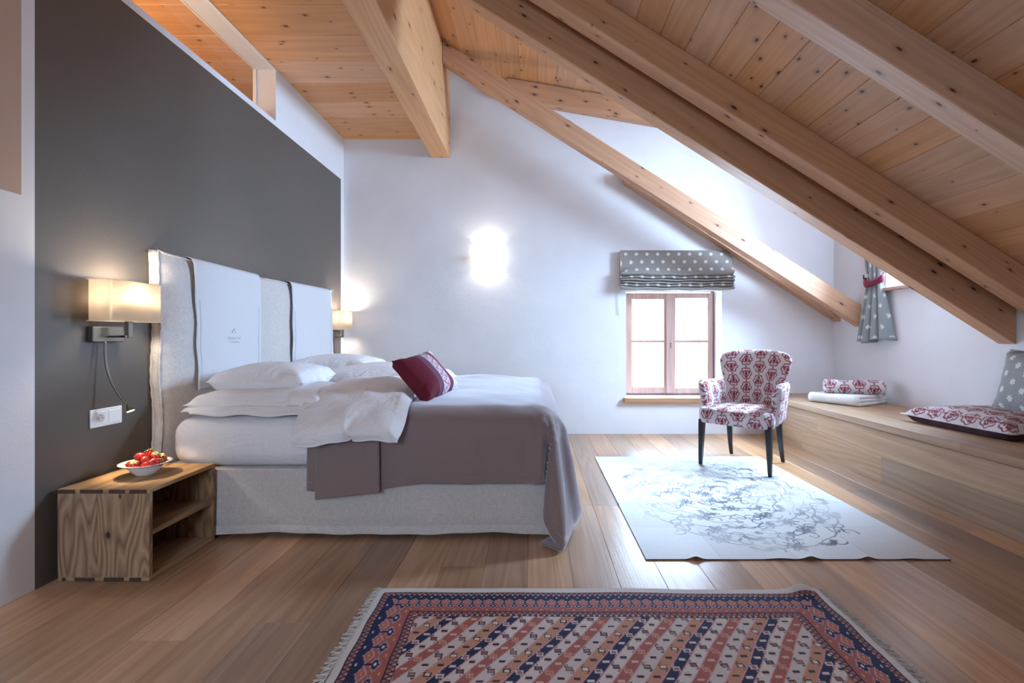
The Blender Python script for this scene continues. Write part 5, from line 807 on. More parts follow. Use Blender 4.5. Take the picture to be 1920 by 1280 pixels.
2430,-1,-2,-2,-2,-3,-2,-2,-2,-2,-3,-2,-2,0,7,7,8,10,-12,-2,-1,-2,-1,-1,0,-1,-1,-1,0,0,-3,34,-42,2,8,-7,-2,-2,-1,-2,-1,-2,-1,-1,-1,-1,1,10,-16,2,1,2,1,
0,1,0,1,1,2,5,-15,39,34,-40,-6,-3,3,-2,-1,-1,-1,-1,-2,-1,-1,-2,-1,3,-10,9,-3,1,0,1,1,1,0,4,-4,-2,-3,7,35,36,-38,-6,-4,-3,0,-1,-1,-1,-1,-1,-1,-2,-1,0,
-4,-2,9,-2,-1,0,1,0,1,3,-2,-1,0,2,4,31,37,-35,-6,-4,-3,-2,-1,-1,-1,-1,-1,-1,-1,-1,-2,-2,-1,5,4,-4,1,0,1,0,3,-2,1,1,2,3,27,37,-32,-5,-4,-3,-2,-2,-1,-1,
-1,-1,-1,-1,-1,-1,-1,-1,2,5,-3,1,0,1,1,0,1,1,1,3,2,22,38,-30,-4,-4,-3,-2,-1,-2,-1,0,-1,-1,-1,-1,0,-1,-1,0,2,3,-1,1,1,0,1,1,1,2,2,1,17,40,-28,-4,-4,-2,
-2,-1,-1,-1,-1,-1,0,-1,0,-1,0,-1,0,1,2,0,1,1,1,1,1,1,2,1,1,14,42,-29,-4,-3,-2,-2,-1,-1,0,-1,-1,0,0,-1,0,0,0,0,1,0,1,1,1,1,1,1,1,2,1,-1,15,41,-30,-3,-3,
-2,-1,-1,-1,0,0,-1,0,0,0,0,0,0,0,1,0,1,1,1,1,1,1,1,1,1,0,11,43,-32,-3,-2,-1,-1,-1,0,0,0,-1,0,0,0,0,1,0,0,1,1,0,1,1,1,1,1,1,2,0,0,11,41,-33,-3,-1,-1,-1,
0,0,0,0,0,0,0,0,1,0,0,1,0,1,1,1,1,1,1,1,1,1,1,0,11,39,-35,-2,-1,-1,0,0,0,0,1,0,0,0,1,0,0,1,0,1,1,1,1,1,1,1,1,1,1,1,1,12,34,-36,-1,-1,0,0,1,0,0,1,0,0,1,
0,0,1,1,0,1,1,1,1,1,1,1,1,1,1,2,1,12,30,-36,-1,0,1,0,1,0,0,1,0,1,0,1,0,1,1,0,1,1,1,1,1,1,1,1,2,1,1,2,12,25,-35,0,1,1,0,1,0,1,0,1,1,0,1,0,1,1,0,1,1,1,1,
1,1,2,1,1,2,1,2,12,11,-25,2,2,0,1,1,0,1,0,1,1,0,1,0,1,1,1,1,1,1,1,1,1,1,2,1,2,1,2,12,-5,-9,1,2,0,1,1,0,1,1,0,1,0,1,1,1,0,1,1,1,1,1,1,2,1,1,2,2,1,2,12,
-7,-8,2,2,0,0,1,1,0,1,1,0,1,1,0,1,1,1,1,1,1,1,1,1,2,1,2,2,1,2,12,-8,-6,1,1,0,1,1,0,1,1,0,1,1,0,1,1,1,0,1,1,1,2,1,1,2,1,2,2,1,2,12,-9,-5,2,0,1,0,1,0,1,
0,1,1,0,1,1,1,0,1,1,1,1,1,2,1,2,1,2,2,2,1,12,-9,-4,1,0,1,0,1,0,1,0,1,1,0,1,1,0,1,1,1,1,1,1,2,1,2,1,2,2,2,2,11,-9,-3,0,1,0,0,1,0,1,0,1,1,0,1,1,0,1,1,1,
1,1,1,2,1,2,1,2,2,2,2,11,-8,-3,0,0,0,1,0,1,0,1,0,1,0,1,1,0,1,1,1,1,1,1,2,1,2,1,2,2,2,2,11,-8,-2,0,0,0,0,0,1,0,1,0,1,1,0,1,1,0,1,1,1,1,1,2,1,2,2,1,2,2,
2,11,-8,-2,0,0,0,1,0,0,1,0,1,0,1,0,1,1,1,0,1,1,1,1,2,1,2,2,2,2,2,2,10,-9,0,0,0,0,0,0,1,0,1,0,1,0,1,0,1,1,0,1,1,1,1,2,1,2,2,2,2,2,2,10,-9,0,0,0,0,0,1,0,
1,0,0,1,1,0,1,0,1,1,1,0,1,2,1,1,2,2,2,2,2,2,10,-8,0,0,0,0,0,0,1,0,0,1,0,1,1,0,1,0,1,1,1,0,2,1,2,1,2,2,2,2,2,10,-8,0,0,0,0,0,1,0,0,1,0,1,0,1,1,0,1,0,1,
1,1,1,1,2,1,2,2,3,2,2,9,-8,1,-1,0,1,0,0,1,0,0,1,0,1,1,0,1,0,1,1,0,1,1,1,2,2,2,2,2,2,2,9,-8,1,0,0,0,0,1,0,0,1,0,1,0,1,1,0,1,0,1,1,0,1,1,2,2,2,2,2,2,2,
10,-8,0,0,0,0,1,0,1,0,0,1,1,0,1,0,1,0,1,1,0,1,0,1,2,2,2,2,2,2,3,9,-8,1,0,0,0,0,1,0,1,0,1,0,1,0,1,0,1,0,1,1,0,1,1,1,2,2,2,2,3,2,9,-8,1,0,0,0,1,0,1,0,1,
0,1,0,1,0,1,0,1,0,1,1,0,1,-1,4,2,2,3,2,2,9,-7,0,0,0,1,0,1,0,1,0,1,0,1,0,1,0,1,0,1,0,1,0,1,-3,5,3,3,2,2,3,8,-7,1,0,0,0,1,0,1,0,1,0,0,1,0,1,0,1,0,1,0,1,
0,0,-3,5,4,3,2,3,2,8,-6,0,0,0,1,0,1,0,1,0,0,1,0,1,0,1,0,0,1,0,1,0,-1,-4,4,7,3,2,3,2,8,-6,0,0,1,0,1,0,1,0,0,1,0,0,1,0,1,0,0,1,0,0,0,0,-4,1,8,4,3,3,2,9,
-6,0,0,0,1,0,0,1,0,0,1,0,0,1,0,0,1,0,0,1,0,0,-1,-4,0,7,6,4,3,3,8,-6,0,0,1,0,0,1,0,0,0,0,1,0,0,1,0,0,0,1,0,0,0,-1,-3,-3,8,7,4,4,3,7,-4,-1,0,1,0,0,0,0,1,
0,0,0,0,0,1,0,0,0,0,1,0,0,-1,-3,-3,5,9,5,4,4,7,-4,-1,1,0,-1,0,0,0,0,0,1,0,0,0,0,0,1,0,0,0,0,0,0,-4,-3,5,8,7,4,4,8,-3,-2,0,-1,0,-1,0,0,0,1,0,0,0,0,0,1,
0,0,0,0,0,0,0,-2,-4,4,7,7,6,5,8,-3,1,2,1,2,1,1,1,1,1,2,1,1,1,1,1,1,1,1,1,1,2,1,1,1,1,3,0,-1,-2,0,-1046,-1,-2,-2,-2,-3,-2,-2,-2,-2,-3,-2,-2,0,7,7,8,10,
-12,-2,-1,-2,-1,-1,0,-1,-1,-1,0,0,-3,34,47,-1,-2,-2,-2,-2,-3,-2,-2,-2,-3,-4,-3,9,5,6,2,-1,-1,0,-1,-1,0,-1,0,-1,0,-1,0,-52,34,45,3,0,-2,-2,-3,-4,-4,-5,
-11,8,-13,12,11,4,0,0,0,0,0,0,0,0,-1,-1,-1,-1,-3,-3,-48,36,42,4,2,-2,-4,-4,-4,-6,-7,-14,11,0,-3,16,-2,0,-1,0,1,0,0,0,0,0,0,-1,-1,-1,-4,-43,37,38,-2,6,
1,-3,-6,-5,-10,-4,-15,4,-4,15,-2,0,0,0,0,0,0,0,0,0,0,0,-4,2,-1,3,-34,37,31,0,-3,-8,13,-4,-8,-8,-11,-4,-12,13,-2,0,1,0,0,0,0,0,0,0,0,-1,1,-5,-2,8,0,-20,
38,20,-14,-4,-2,7,14,-10,-8,-9,-8,-7,5,0,0,0,0,0,1,0,0,0,0,0,0,-2,3,0,-5,7,-10,40,2,1,4,-8,-11,5,14,-13,-8,-6,-2,-2,2,0,0,0,1,0,0,0,0,0,-1,0,1,-2,2,1,
-6,5,42,7,0,-16,-9,5,1,-6,8,-11,-4,-2,0,1,0,0,1,0,0,0,0,0,0,0,0,-1,1,-3,0,5,3,41,8,-14,-2,-5,-1,-3,-4,-4,-1,0,-2,0,0,1,0,0,1,0,0,0,0,0,0,0,0,-1,1,-2,0,
7,43,4,-6,-4,-3,-7,-2,-2,-1,-1,-2,-1,-1,0,1,0,0,0,1,0,0,0,0,0,0,0,0,0,-1,1,5,41,6,-4,-4,-8,-2,-2,-1,-2,-1,-1,-2,0,0,0,0,1,0,0,0,0,0,0,1,0,-1,0,0,-2,1,
5,39,7,-12,0,-2,-2,-1,-2,-1,-1,-2,-1,0,0,0,0,0,0,0,1,0,0,0,0,0,0,0,-1,-1,0,6,34,6,-10,2,-4,2,-2,-1,-1,-2,-1,-1,0,-1,0,0,1,0,0,0,0,0,1,0,0,0,-1,-2,-2,2,
6,30,-5,4,1,-2,0,0,-1,-1,-1,-1,-1,-1,0,0,0,0,0,1,0,0,0,0,0,0,0,-3,-3,1,2,6,25,-9,9,-2,4,1,0,0,-2,-1,-1,-1,0,0,0,0,0,0,0,0,0,1,0,0,0,-3,-5,1,1,2,6,11,0,
5,5,-2,6,2,0,0,-1,-1,-1,0,-1,0,0,0,1,0,0,0,0,0,0,-3,-5,0,1,2,1,6,-5,14,-1,-1,10,3,1,1,2,2,-1,-1,0,0,0,-1,1,0,1,-1,-1,0,2,-4,-4,-1,0,2,1,1,6,-7,15,-1,
-4,1,2,2,3,4,3,2,3,3,-1,-1,1,-1,1,2,-1,-1,-6,3,-4,-2,-1,2,1,1,1,6,-8,14,-9,5,0,-1,0,0,-1,-1,2,2,1,1,1,1,1,1,1,1,1,7,-5,1,0,1,1,1,1,1,6,-9,1,1,1,1,1,1,
1,2,1,1,1,1,1,1,1,1,1,2,1,1,1,-3,5,-1,1,1,1,1,2,5,-9,1,1,1,2,1,1,1,1,1,1,1,1,1,2,1,1,1,1,1,1,1,-1,2,0,1,1,2,1,1,5,-9,2,1,1,1,1,1,1,1,1,2,1,1,1,1,1,1,1,
1,1,1,2,-1,1,0,2,1,1,1,1,5,-8,1,1,1,1,1,1,2,1,1,1,1,1,1,1,1,1,2,1,1,1,1,1,-1,0,2,1,1,1,1,5,-8,1,1,2,1,1,1,1,1,1,1,1,1,2,1,1,1,1,1,1,1,1,2,-2,0,2,1,1,1,
1,5,-8,2,1,1,1,1,1,1,1,1,2,1,1,1,1,1,1,1,1,1,2,1,3,-4,1,1,2,1,1,1,4,-9,3,1,1,1,1,2,1,1,1,1,1,1,1,1,1,2,1,1,1,1,1,1,-3,3,1,1,1,1,1,4,-9,3,2,1,1,1,1,1,1,
1,1,1,2,1,1,1,1,1,1,1,1,1,2,-2,1,1,1,1,1,1,4,-8,3,1,1,1,1,1,1,1,2,1,1,1,1,1,1,1,1,1,2,1,1,1,-1,1,1,1,1,1,1,3,-8,3,1,1,1,2,1,1,1,1,1,1,1,1,1,2,1,1,1,1,
1,1,1,0,0,1,1,1,1,1,3,-8,4,1,1,1,1,1,1,1,1,1,2,1,1,1,1,1,1,1,1,1,2,1,1,-1,0,1,1,1,1,3,-8,4,1,1,1,1,1,1,2,1,1,1,1,1,1,1,1,1,2,1,1,1,1,3,-4,3,0,1,0,1,4,
-8,3,1,1,2,1,1,1,1,1,1,1,1,1,2,1,1,1,1,1,1,1,1,1,-2,3,0,1,1,1,3,-8,3,2,1,1,1,1,1,1,1,2,1,1,1,1,1,1,1,1,1,1,2,1,1,-2,3,-1,1,1,1,3,-8,4,1,1,1,1,1,2,1,1,
1,1,1,1,1,1,1,2,1,1,1,1,1,1,-2,3,0,0,1,2,2,-7,3,1,2,1,1,1,1,1,1,1,1,1,2,1,1,1,1,1,1,1,1,1,2,0,0,1,-1,1,2,2,-7,4,1,1,1,1,1,1,1,1,2,1,1,1,1,1,1,1,1,1,2,
1,1,1,1,-1,1,0,0,2,2,-6,3,1,1,1,1,2,1,1,1,1,1,1,1,1,1,2,1,1,1,1,1,1,1,3,-4,-1,2,1,2,2,-6,3,1,2,1,1,1,1,1,1,1,1,2,1,1,1,1,1,1,1,1,1,2,1,1,-3,0,1,2,1,3,
-6,3,1,1,1,1,1,1,1,2,1,1,1,1,1,1,1,1,1,2,1,1,1,1,1,-3,1,0,2,1,3,-6,3,1,1,1,2,1,1,1,1,1,1,1,1,1,2,1,1,1,1,1,1,1,1,1,-2,0,1,1,1,2,-4,2,2,1,1,1,1,1,1,1,1,
2,1,1,1,1,1,1,1,1,1,2,1,1,1,-3,0,1,1,1,2,-4,2,2,1,1,1,1,1,2,1,1,1,1,1,1,1,1,1,2,1,1,1,1,1,1,-3,0,1,1,2,1,-3,2,1,1,2,1,1,1,1,1,1,1,1,1,2,1,1,1,1,1,1,1,
1,1,2,-11,3,2,4,2,1,-3,1,2,1,2,1,1,1,1,1,2,1,1,1,1,1,1,1,1,1,1,2,1,1,1,1,3,0,-1,-2,0,), (
514,4,2,2,4,4,4,3,4,3,4,4,3,4,5,6,6,15,-15,-3,-2,-1,-1,-1,-1,0,0,-1,0,3,-1,-35,44,4,5,2,4,4,4,3,4,4,4,4,3,4,4,6,-4,-1,0,-1,0,0,-1,0,0,0,1,1,-2,-40,-38,
45,9,6,1,4,4,3,4,4,4,3,4,4,4,3,8,-9,3,0,0,-1,0,-1,0,-2,3,2,1,-9,-38,-40,44,9,7,5,3,4,3,4,4,3,4,4,4,3,6,4,-8,2,1,0,0,0,-1,-2,2,1,0,-3,-6,-35,-43,43,8,8,
6,4,4,3,4,4,3,4,4,3,4,5,3,-4,-4,4,0,0,0,0,-3,2,0,-1,-4,-5,-31,-45,42,8,7,6,5,4,4,3,4,3,4,3,4,3,4,3,-1,-4,3,0,-1,0,-1,1,-1,-1,-2,-4,-3,-27,-47,41,7,7,6,
4,5,3,4,3,4,3,3,3,4,2,3,2,-1,-3,2,-1,-1,0,0,-1,-2,-2,-3,-2,-22,-50,41,7,6,5,5,4,3,4,3,3,3,3,3,2,3,2,2,0,-2,1,-1,-1,0,-1,-1,-2,-1,-2,-1,-19,-53,42,6,6,
5,4,4,3,3,3,3,3,3,2,2,2,2,2,0,0,0,-1,-1,0,-1,-2,-1,-1,-2,2,-20,-52,43,6,5,5,3,4,3,2,3,3,2,2,3,2,1,2,1,1,0,-1,0,-1,-1,-1,-1,-1,-2,0,2,-15,-55,45,5,5,4,
3,3,2,3,2,3,2,2,2,1,2,1,1,0,0,0,0,-1,-1,-1,-1,-2,-1,0,3,-17,-51,47,5,4,3,3,2,3,2,2,2,1,2,2,1,1,1,1,0,0,0,0,-1,-1,-1,-1,-2,-1,0,2,-18,-45,49,5,3,2,2,2,
2,2,2,1,2,1,1,2,1,0,1,0,0,0,-1,-1,-1,-1,-1,-2,-1,-1,1,-21,-35,51,3,3,2,1,2,1,1,2,1,1,2,1,1,0,1,0,0,0,0,-1,-1,-1,-1,-2,-1,-2,-2,0,-25,-23,52,3,1,1,1,1,
1,1,1,1,1,1,1,1,0,1,0,0,0,-1,-1,-1,-1,-2,-1,-2,-2,-2,-2,-27,-11,52,1,0,0,1,1,0,1,1,1,1,1,0,1,0,0,0,0,0,-1,-1,-1,-2,-1,-2,-2,-3,-2,-2,-30,0,53,-3,-4,4,
0,0,1,0,1,1,0,1,1,0,0,0,0,0,-1,0,-2,-1,-1,-2,-3,-2,-3,-3,-3,-32,-2,62,-2,-6,4,0,1,0,1,0,1,1,0,0,1,0,0,0,-1,0,-1,-2,-1,-2,-2,-3,-2,-4,-3,-4,-34,0,63,-3,
-3,4,1,0,1,0,1,0,1,0,1,0,0,0,0,-1,-1,-1,-1,-2,-2,-2,-3,-3,-4,-4,-4,-36,2,63,-3,-1,4,1,0,1,1,1,0,1,0,0,1,0,0,-1,0,-1,-1,-2,-1,-3,-2,-4,-3,-4,-5,-4,-38,
5,62,-4,2,2,2,1,1,1,1,0,1,0,1,0,0,0,0,-1,-1,-1,-2,-2,-2,-3,-3,-4,-5,-5,-4,-40,3,63,-1,2,2,2,1,2,1,1,1,0,1,0,1,0,0,0,-1,-1,-1,-2,-2,-3,-3,-4,-4,-5,-5,
-5,-41,1,63,0,3,3,2,2,2,1,2,1,0,1,1,0,0,0,0,-1,0,-2,-2,-2,-3,-3,-4,-5,-5,-6,-5,-42,-1,63,1,4,3,3,3,2,1,2,1,1,1,0,1,0,0,0,0,-1,-1,-2,-3,-3,-4,-4,-5,-5,
-6,-6,-44,-2,62,3,4,4,4,3,2,2,2,1,1,1,1,0,1,0,0,0,-1,-1,-2,-3,-3,-4,-5,-5,-6,-6,-7,-44,-5,62,4,5,5,4,3,3,2,2,1,2,1,0,1,1,0,0,0,0,-2,-2,-2,-4,-4,-5,-5,
-6,-7,-7,-45,-7,61,5,6,6,4,4,3,2,2,1,2,1,1,1,0,1,0,0,0,-1,-2,-3,-3,-5,-5,-6,-6,-7,-8,-46,-9,60,7,7,6,5,4,3,2,2,2,1,2,1,1,1,0,1,0,0,0,-2,-3,-4,-5,-5,-6,
-7,-8,-7,-48,-10,59,8,7,7,5,4,3,3,2,2,2,1,1,1,1,1,1,1,0,0,-2,-3,-4,-5,-6,-6,-7,-8,-8,-48,-13,59,9,8,7,5,4,4,3,2,2,1,2,1,1,1,1,1,1,1,0,-1,-2,-4,-6,-6,
-7,-7,-8,-9,-49,-14,59,9,8,7,6,5,3,3,2,2,2,1,1,1,2,1,1,1,1,2,0,-3,-4,-6,-6,-7,-8,-9,-9,-49,-16,58,9,10,7,6,4,4,3,2,2,1,2,1,1,1,1,2,1,1,2,2,-1,-5,-5,-7,
-8,-9,-9,-8,-51,-17,57,11,8,8,6,5,4,2,2,2,2,1,1,1,1,1,1,2,1,2,-1,5,-3,-6,-8,-8,-9,-9,-9,-52,-18,57,10,10,8,6,4,4,2,2,2,1,1,1,1,1,1,1,1,2,1,-2,7,1,-5,
-8,-8,-10,-10,-9,-52,-20,57,11,9,8,6,4,3,3,2,1,1,1,1,0,1,1,1,1,1,2,-2,4,-6,8,-6,-8,-10,-10,-11,-52,-21,57,10,10,8,6,4,3,2,1,1,1,1,0,1,1,0,1,0,1,1,1,0,
-9,11,1,-7,-9,-11,-11,-53,-21,56,11,9,8,5,4,3,1,1,1,0,1,0,1,0,0,1,0,0,1,0,-2,-11,13,6,-3,-8,-11,-11,-54,-22,56,11,10,7,5,3,2,1,0,1,0,0,0,1,0,0,0,0,0,0,
-1,-3,-12,8,14,2,-6,-10,-11,-55,-23,57,11,9,6,4,3,1,0,1,0,0,0,0,-1,0,0,0,-1,0,0,-1,-4,-12,3,17,7,-1,-9,-11,-55,-23,56,11,9,6,2,2,0,0,0,0,0,-1,0,-1,0,
-1,0,-1,0,-1,-1,-3,-12,-2,18,12,2,-5,-10,-56,-24,57,11,8,4,1,0,0,-1,0,0,-1,0,-1,-1,0,-1,-1,-1,0,-2,-1,-3,-8,-9,17,16,8,-3,-8,-56,-24,57,10,6,1,0,-1,0,
-1,0,-1,-1,0,-1,-1,-1,-1,-1,-1,-1,-1,-1,-4,-8,-9,13,19,14,0,-5,-56,-25,59,8,0,-1,-1,-1,0,-1,-1,-1,0,-1,-1,-1,-1,-1,-1,-1,-1,-1,-2,-2,-10,-8,10,20,18,4,
0,-57,-24,59,-2,-1,-2,-1,-1,0,-1,-1,-1,0,-1,-1,-1,-1,-1,-1,-1,-1,-1,-2,-2,-4,-13,10,16,21,8,7,-56,-25,0,0,-1,0,0,0,0,0,0,0,0,0,0,0,0,0,0,0,0,0,0,0,0,0,
0,20,2,2,2,2,-304,4,2,2,4,4,4,3,4,3,4,4,3,4,5,6,6,15,-15,-3,-2,-1,-1,-1,-1,0,0,-1,0,3,-1,-35,-26,4,5,5,4,5,4,5,5,7,8,12,13,-20,-6,-6,-1,1,1,0,1,1,1,1,
0,1,1,0,1,29,-38,-22,1,3,4,5,6,5,7,7,8,4,13,-8,-9,-2,0,0,0,1,0,0,1,0,1,1,1,2,2,2,26,-40,-19,0,2,4,6,6,6,8,7,9,2,4,4,-11,0,1,0,0,0,1,0,0,1,0,1,1,2,1,3,
23,-43,-15,3,0,2,6,7,7,8,7,9,4,4,-7,0,1,0,0,1,0,0,0,1,0,1,1,1,1,1,2,19,-45,-9,1,3,1,5,6,8,7,8,7,8,-3,0,1,0,1,0,0,0,1,0,0,1,0,1,1,1,1,2,14,-47,-2,0,2,3,
4,5,8,7,8,8,7,-1,1,0,1,0,0,0,1,0,0,0,1,0,1,-1,1,4,0,10,-50,6,-4,-6,9,9,4,6,9,8,7,4,4,0,0,0,1,0,0,0,0,1,0,1,0,-1,2,0,0,6,3,-53,-9,2,10,9,2,7,12,4,10,6,
4,3,0,0,1,0,0,0,0,0,1,0,0,1,0,0,4,0,-6,7,-52,-11,12,1,-8,19,11,11,10,7,2,5,3,0,1,0,0,0,0,0,0,0,1,0,-1,0,2,-2,4,-2,5,-55,-6,-14,-2,-2,7,13,15,15,16,8,5,
3,1,0,0,1,0,0,0,0,0,0,0,0,0,0,0,3,-6,8,-51,-29,-2,2,8,-9,10,17,17,15,10,7,3,0,0,1,0,0,0,0,0,0,0,0,0,0,0,0,5,-8,12,-45,-31,7,-1,-6,-12,8,17,17,16,10,8,
4,0,0,0,0,0,0,0,0,0,0,0,0,0,0,0,8,-10,14,-35,-30,1,-19,-9,-1,15,10,17,16,10,9,4,0,0,0,0,0,0,0,0,0,0,0,0,0,-1,10,-10,0,15,-23,-21,-14,-18,-20,10,4,13,
16,16,10,9,3,1,0,0,0,0,0,0,0,0,0,0,0,-1,11,-12,2,-1,18,-11,-50,-7,-20,-6,4,9,10,14,16,10,10,4,0,0,0,0,0,0,0,4,-4,0,0,-1,12,-13,2,0,0,20,0,-63,-16,-4,5,
-5,7,7,9,14,12,10,3,2,-1,0,0,0,0,0,6,-5,-1,0,12,-14,3,-1,0,0,22,-2,-59,0,0,-14,5,7,6,6,5,9,10,5,1,-1,0,0,1,0,-1,0,10,-9,12,-14,5,-5,1,0,0,24,0,-54,1,
-19,16,6,5,6,5,5,4,2,0,2,-4,1,-1,0,1,2,-2,-2,17,-14,7,-9,1,0,0,0,26,2,-48,-21,-5,2,2,2,3,3,5,2,0,0,0,0,0,0,0,0,0,0,24,1,15,-12,-2,1,0,0,0,28,5,-60,0,0,
0,0,0,0,0,0,0,0,0,0,0,0,0,0,0,0,0,0,26,8,-9,2,0,0,0,0,30,3,-60,0,0,0,0,0,0,0,0,0,0,0,0,0,0,0,0,0,0,0,0,28,0,-1,0,0,0,0,0,32,1,-60,0,0,0,0,0,0,0,0,0,0,
0,0,0,0,0,0,0,0,0,0,27,2,-1,-1,0,0,0,0,34,-1,-60,0,0,0,0,0,0,0,0,0,0,0,0,0,0,0,0,0,0,0,0,27,1,6,-7,0,0,0,0,35,-2,-60,0,0,0,0,0,0,0,0,0,0,0,0,0,0,0,0,0,
0,0,0,28,1,9,-11,-1,1,0,0,37,-5,-59,0,0,0,0,0,0,0,0,0,0,0,0,0,0,0,0,0,0,0,0,30,-4,14,-12,-1,0,0,0,39,-7,-59,0,0,0,0,0,0,0,0,0,0,0,0,0,0,0,0,0,0,0,0,0,
26,11,-8,-2,0,0,0,40,-9,-58,0,0,0,0,0,0,0,0,0,0,0,0,0,0,0,0,0,0,0,0,0,26,10,-7,-2,0,0,0,41,-10,-58,0,0,0,0,0,0,0,0,0,0,0,0,0,0,0,0,0,0,0,0,0,27,8,-4,
-4,0,0,0,43,-13,-57,0,0,0,0,0,0,0,0,0,0,0,0,0,0,0,0,0,0,0,0,0,27,8,1,-9,0,0,0,44,-14,-57,0,0,0,0,0,0,0,0,0,0,0,0,0,0,0,0,0,0,0,0,0,28,4,8,-12,-3,2,0,
46,-16,-57,0,0,0,0,0,0,0,0,0,0,0,0,0,0,0,0,0,0,0,0,0,29,-4,16,-14,-1,1,0,47,-17,-57,0,0,0,0,0,0,0,0,0,0,0,0,0,0,0,0,0,0,0,0,0,0,25,13,-11,0,0,0,48,-18,
-57,0,0,0,0,0,0,0,0,0,0,0,0,0,0,0,0,0,0,0,0,0,0,25,9,-7,0,0,0,50,-20,-57,0,0,0,0,0,0,0,0,0,0,0,0,0,0,0,0,0,0,0,0,0,0,27,1,-1,6,-6,0,51,-21,-56,-1,0,0,
0,0,0,0,0,0,0,0,0,0,0,0,0,0,0,0,0,0,0,28,0,0,8,-9,0,52,-21,-57,-1,0,0,0,0,0,0,0,0,0,0,0,0,0,0,0,0,0,0,0,0,0,28,4,-2,8,-13,2,53,-22,-57,-4,3,0,0,0,0,0,
0,0,0,0,0,0,0,0,0,0,0,0,0,0,0,30,-5,16,-10,-6,2,54,-23,-57,-5,4,0,0,0,0,0,0,0,0,0,0,0,0,0,0,0,0,0,0,0,0,0,26,15,-14,-1,2,54,-23,-58,-5,4,0,0,0,0,0,0,0,
0,0,0,0,0,0,0,0,0,0,0,0,0,0,25,16,-14,-1,2,55,-24,-58,-5,4,0,0,0,0,0,0,0,0,0,0,0,0,0,0,0,0,0,0,0,0,0,25,15,-13,0,1,56,-24,-59,-5,4,0,0,0,0,0,0,0,0,0,0,
0,0,0,0,0,0,0,0,0,0,0,26,14,-10,-3,0,58,-25,-59,-4,3,0,0,0,0,0,0,0,0,0,0,0,0,0,0,0,0,0,0,0,0,0,25,18,-7,-8,-1,58,-24,-60,-1,0,0,0,0,0,0,0,0,0,0,0,0,0,
0,0,0,0,0,0,0,0,0,31,-1,-2,-1,0,59,-25,0,0,-1,0,0,0,0,0,0,0,0,0,0,0,0,0,0,0,0,0,0,0,0,0,0,20,2,2,2,2,))
# ================================================================ SETTING
LX, RX, BY, FY = -2.08, 3.25, 5.22, -1.7      # wall planes
CZ = 3.202                                    # flat ceiling
SL = 0.632                                    # roof pitch
ZS = 3.423                                    # soffit height at x=0


def wall(name, plane, at, thick, a0, a1, z0, z1, holes=(), zones=(), mat=None, cuts=()):
    """plane 'x' (a=y) or 'y' (a=x); thick signed = direction of the outside. zones: (a0,a1,z0,z1,slot)"""
    A = {a0, a1}; Z = {z0, z1}
    for h in list(holes) + [z[:4] for z in zones]:
        for v in h[:2]:
            if a0 < v < a1: A.add(v)
        for v in h[2:4]:
            if z0 < v < z1: Z.add(v)
    A = sorted(A); Z = sorted(Z)
    bm = bmesh.new(); vc = {}
    def V(a, z, o):
        k = (round(a, 4), round(z, 4), o)
        if k not in vc:
            p = at + (thick if o else 0)
            vc[k] = bm.verts.new((p, a, z) if plane == 'x' else (a, p, z))
        return vc[k]
    def inside(i, j):
        if not (0 <= i < len(A) - 1 and 0 <= j < len(Z) - 1): return False
        ca, cz = (A[i] + A[i + 1]) / 2, (Z[j] + Z[j + 1]) / 2
        return not any(h[0] < ca < h[1] and h[2] < cz < h[3] for h in holes)
    for i in range(len(A) - 1):
        for j in range(len(Z) - 1):
            if not inside(i, j): continue
            ca, cz = (A[i] + A[i + 1]) / 2, (Z[j] + Z[j + 1]) / 2
            sl = 0
            for z in zones:
                if z[0] < ca < z[1] and z[2] < cz < z[3]: sl = z[4]
            q = [(A[i], Z[j]), (A[i + 1], Z[j]), (A[i + 1], Z[j + 1]), (A[i], Z[j + 1])]
            f = bm.faces.new([V(a, z, 0) for a, z in q]); f.material_index = sl
            bm.faces.new([V(a, z, 1) for a, z in q][::-1])
            for (di, dj, p, r) in ((-1, 0, 3, 0), (1, 0, 1, 2), (0, -1, 0, 1), (0, 1, 2, 3)):
                if not inside(i + di, j + dj):
                    f = bm.faces.new([V(*q[p], 0), V(*q[p], 1), V(*q[r], 1), V(*q[r], 0)])
    bmesh.ops.recalc_face_normals(bm, faces=bm.faces)
    me = bpy.data.meshes.new(name); bm.to_mesh(me); bm.free()
    for m in (mat or [M_white]): me.materials.append(m)
    o = link(name, me); o['kind'] = 'structure'
    return o


wl = wall('wall_left', 'x', LX, -0.18, FY, BY, 0, 3.22, holes=[(0.5, 3.852, 2.785, 3.22)],
          zones=[(1.996, 5.143, 0, 2.743, 1), (FY, 1.944, 1.626, 3.22, 2)], mat=[M_white, M_grey, M_tan])
wall('wall_back', 'y', BY, 0.30, -3.45, RX + 0.3, 0, 4.4, holes=[(0.992, 2.03, 0.395, 1.60)])
wall('wall_right', 'x', RX, 0.28, FY, BY, 0, 3.6, holes=[(3.42, 4.44, 1.50, 3.08)])
wall('wall_front', 'y', FY, -0.25, -3.45, RX + 0.3, 0, 4.4, holes=[(-1.5, -0.3, 1.0, 2.2)])
# adjoining room seen through the high slot
wall('wall_adjoining', 'x', -3.40, -0.05, FY, BY, 2.2, 3.35)
mesh('floor_adjoining', [(-3.4, FY, 2.2), (-2.26, FY, 2.2), (-2.26, BY, 2.2), (-3.4, BY, 2.2)], [(0, 1, 2, 3)], M_white)['kind'] = 'structure'
MB().box(-2.26, LX, 0.5, 3.852, CZ - 0.006, CZ + 0.015).build('trim_1', M_white)['kind'] = 'structure'
# near cheek of the dormer, between roof plane and dormer ceiling (3.6 m in)
xi = -0.741


def sof(x): return ZS - SL * x


def dsof(x): return 3.764 - 0.172 * x


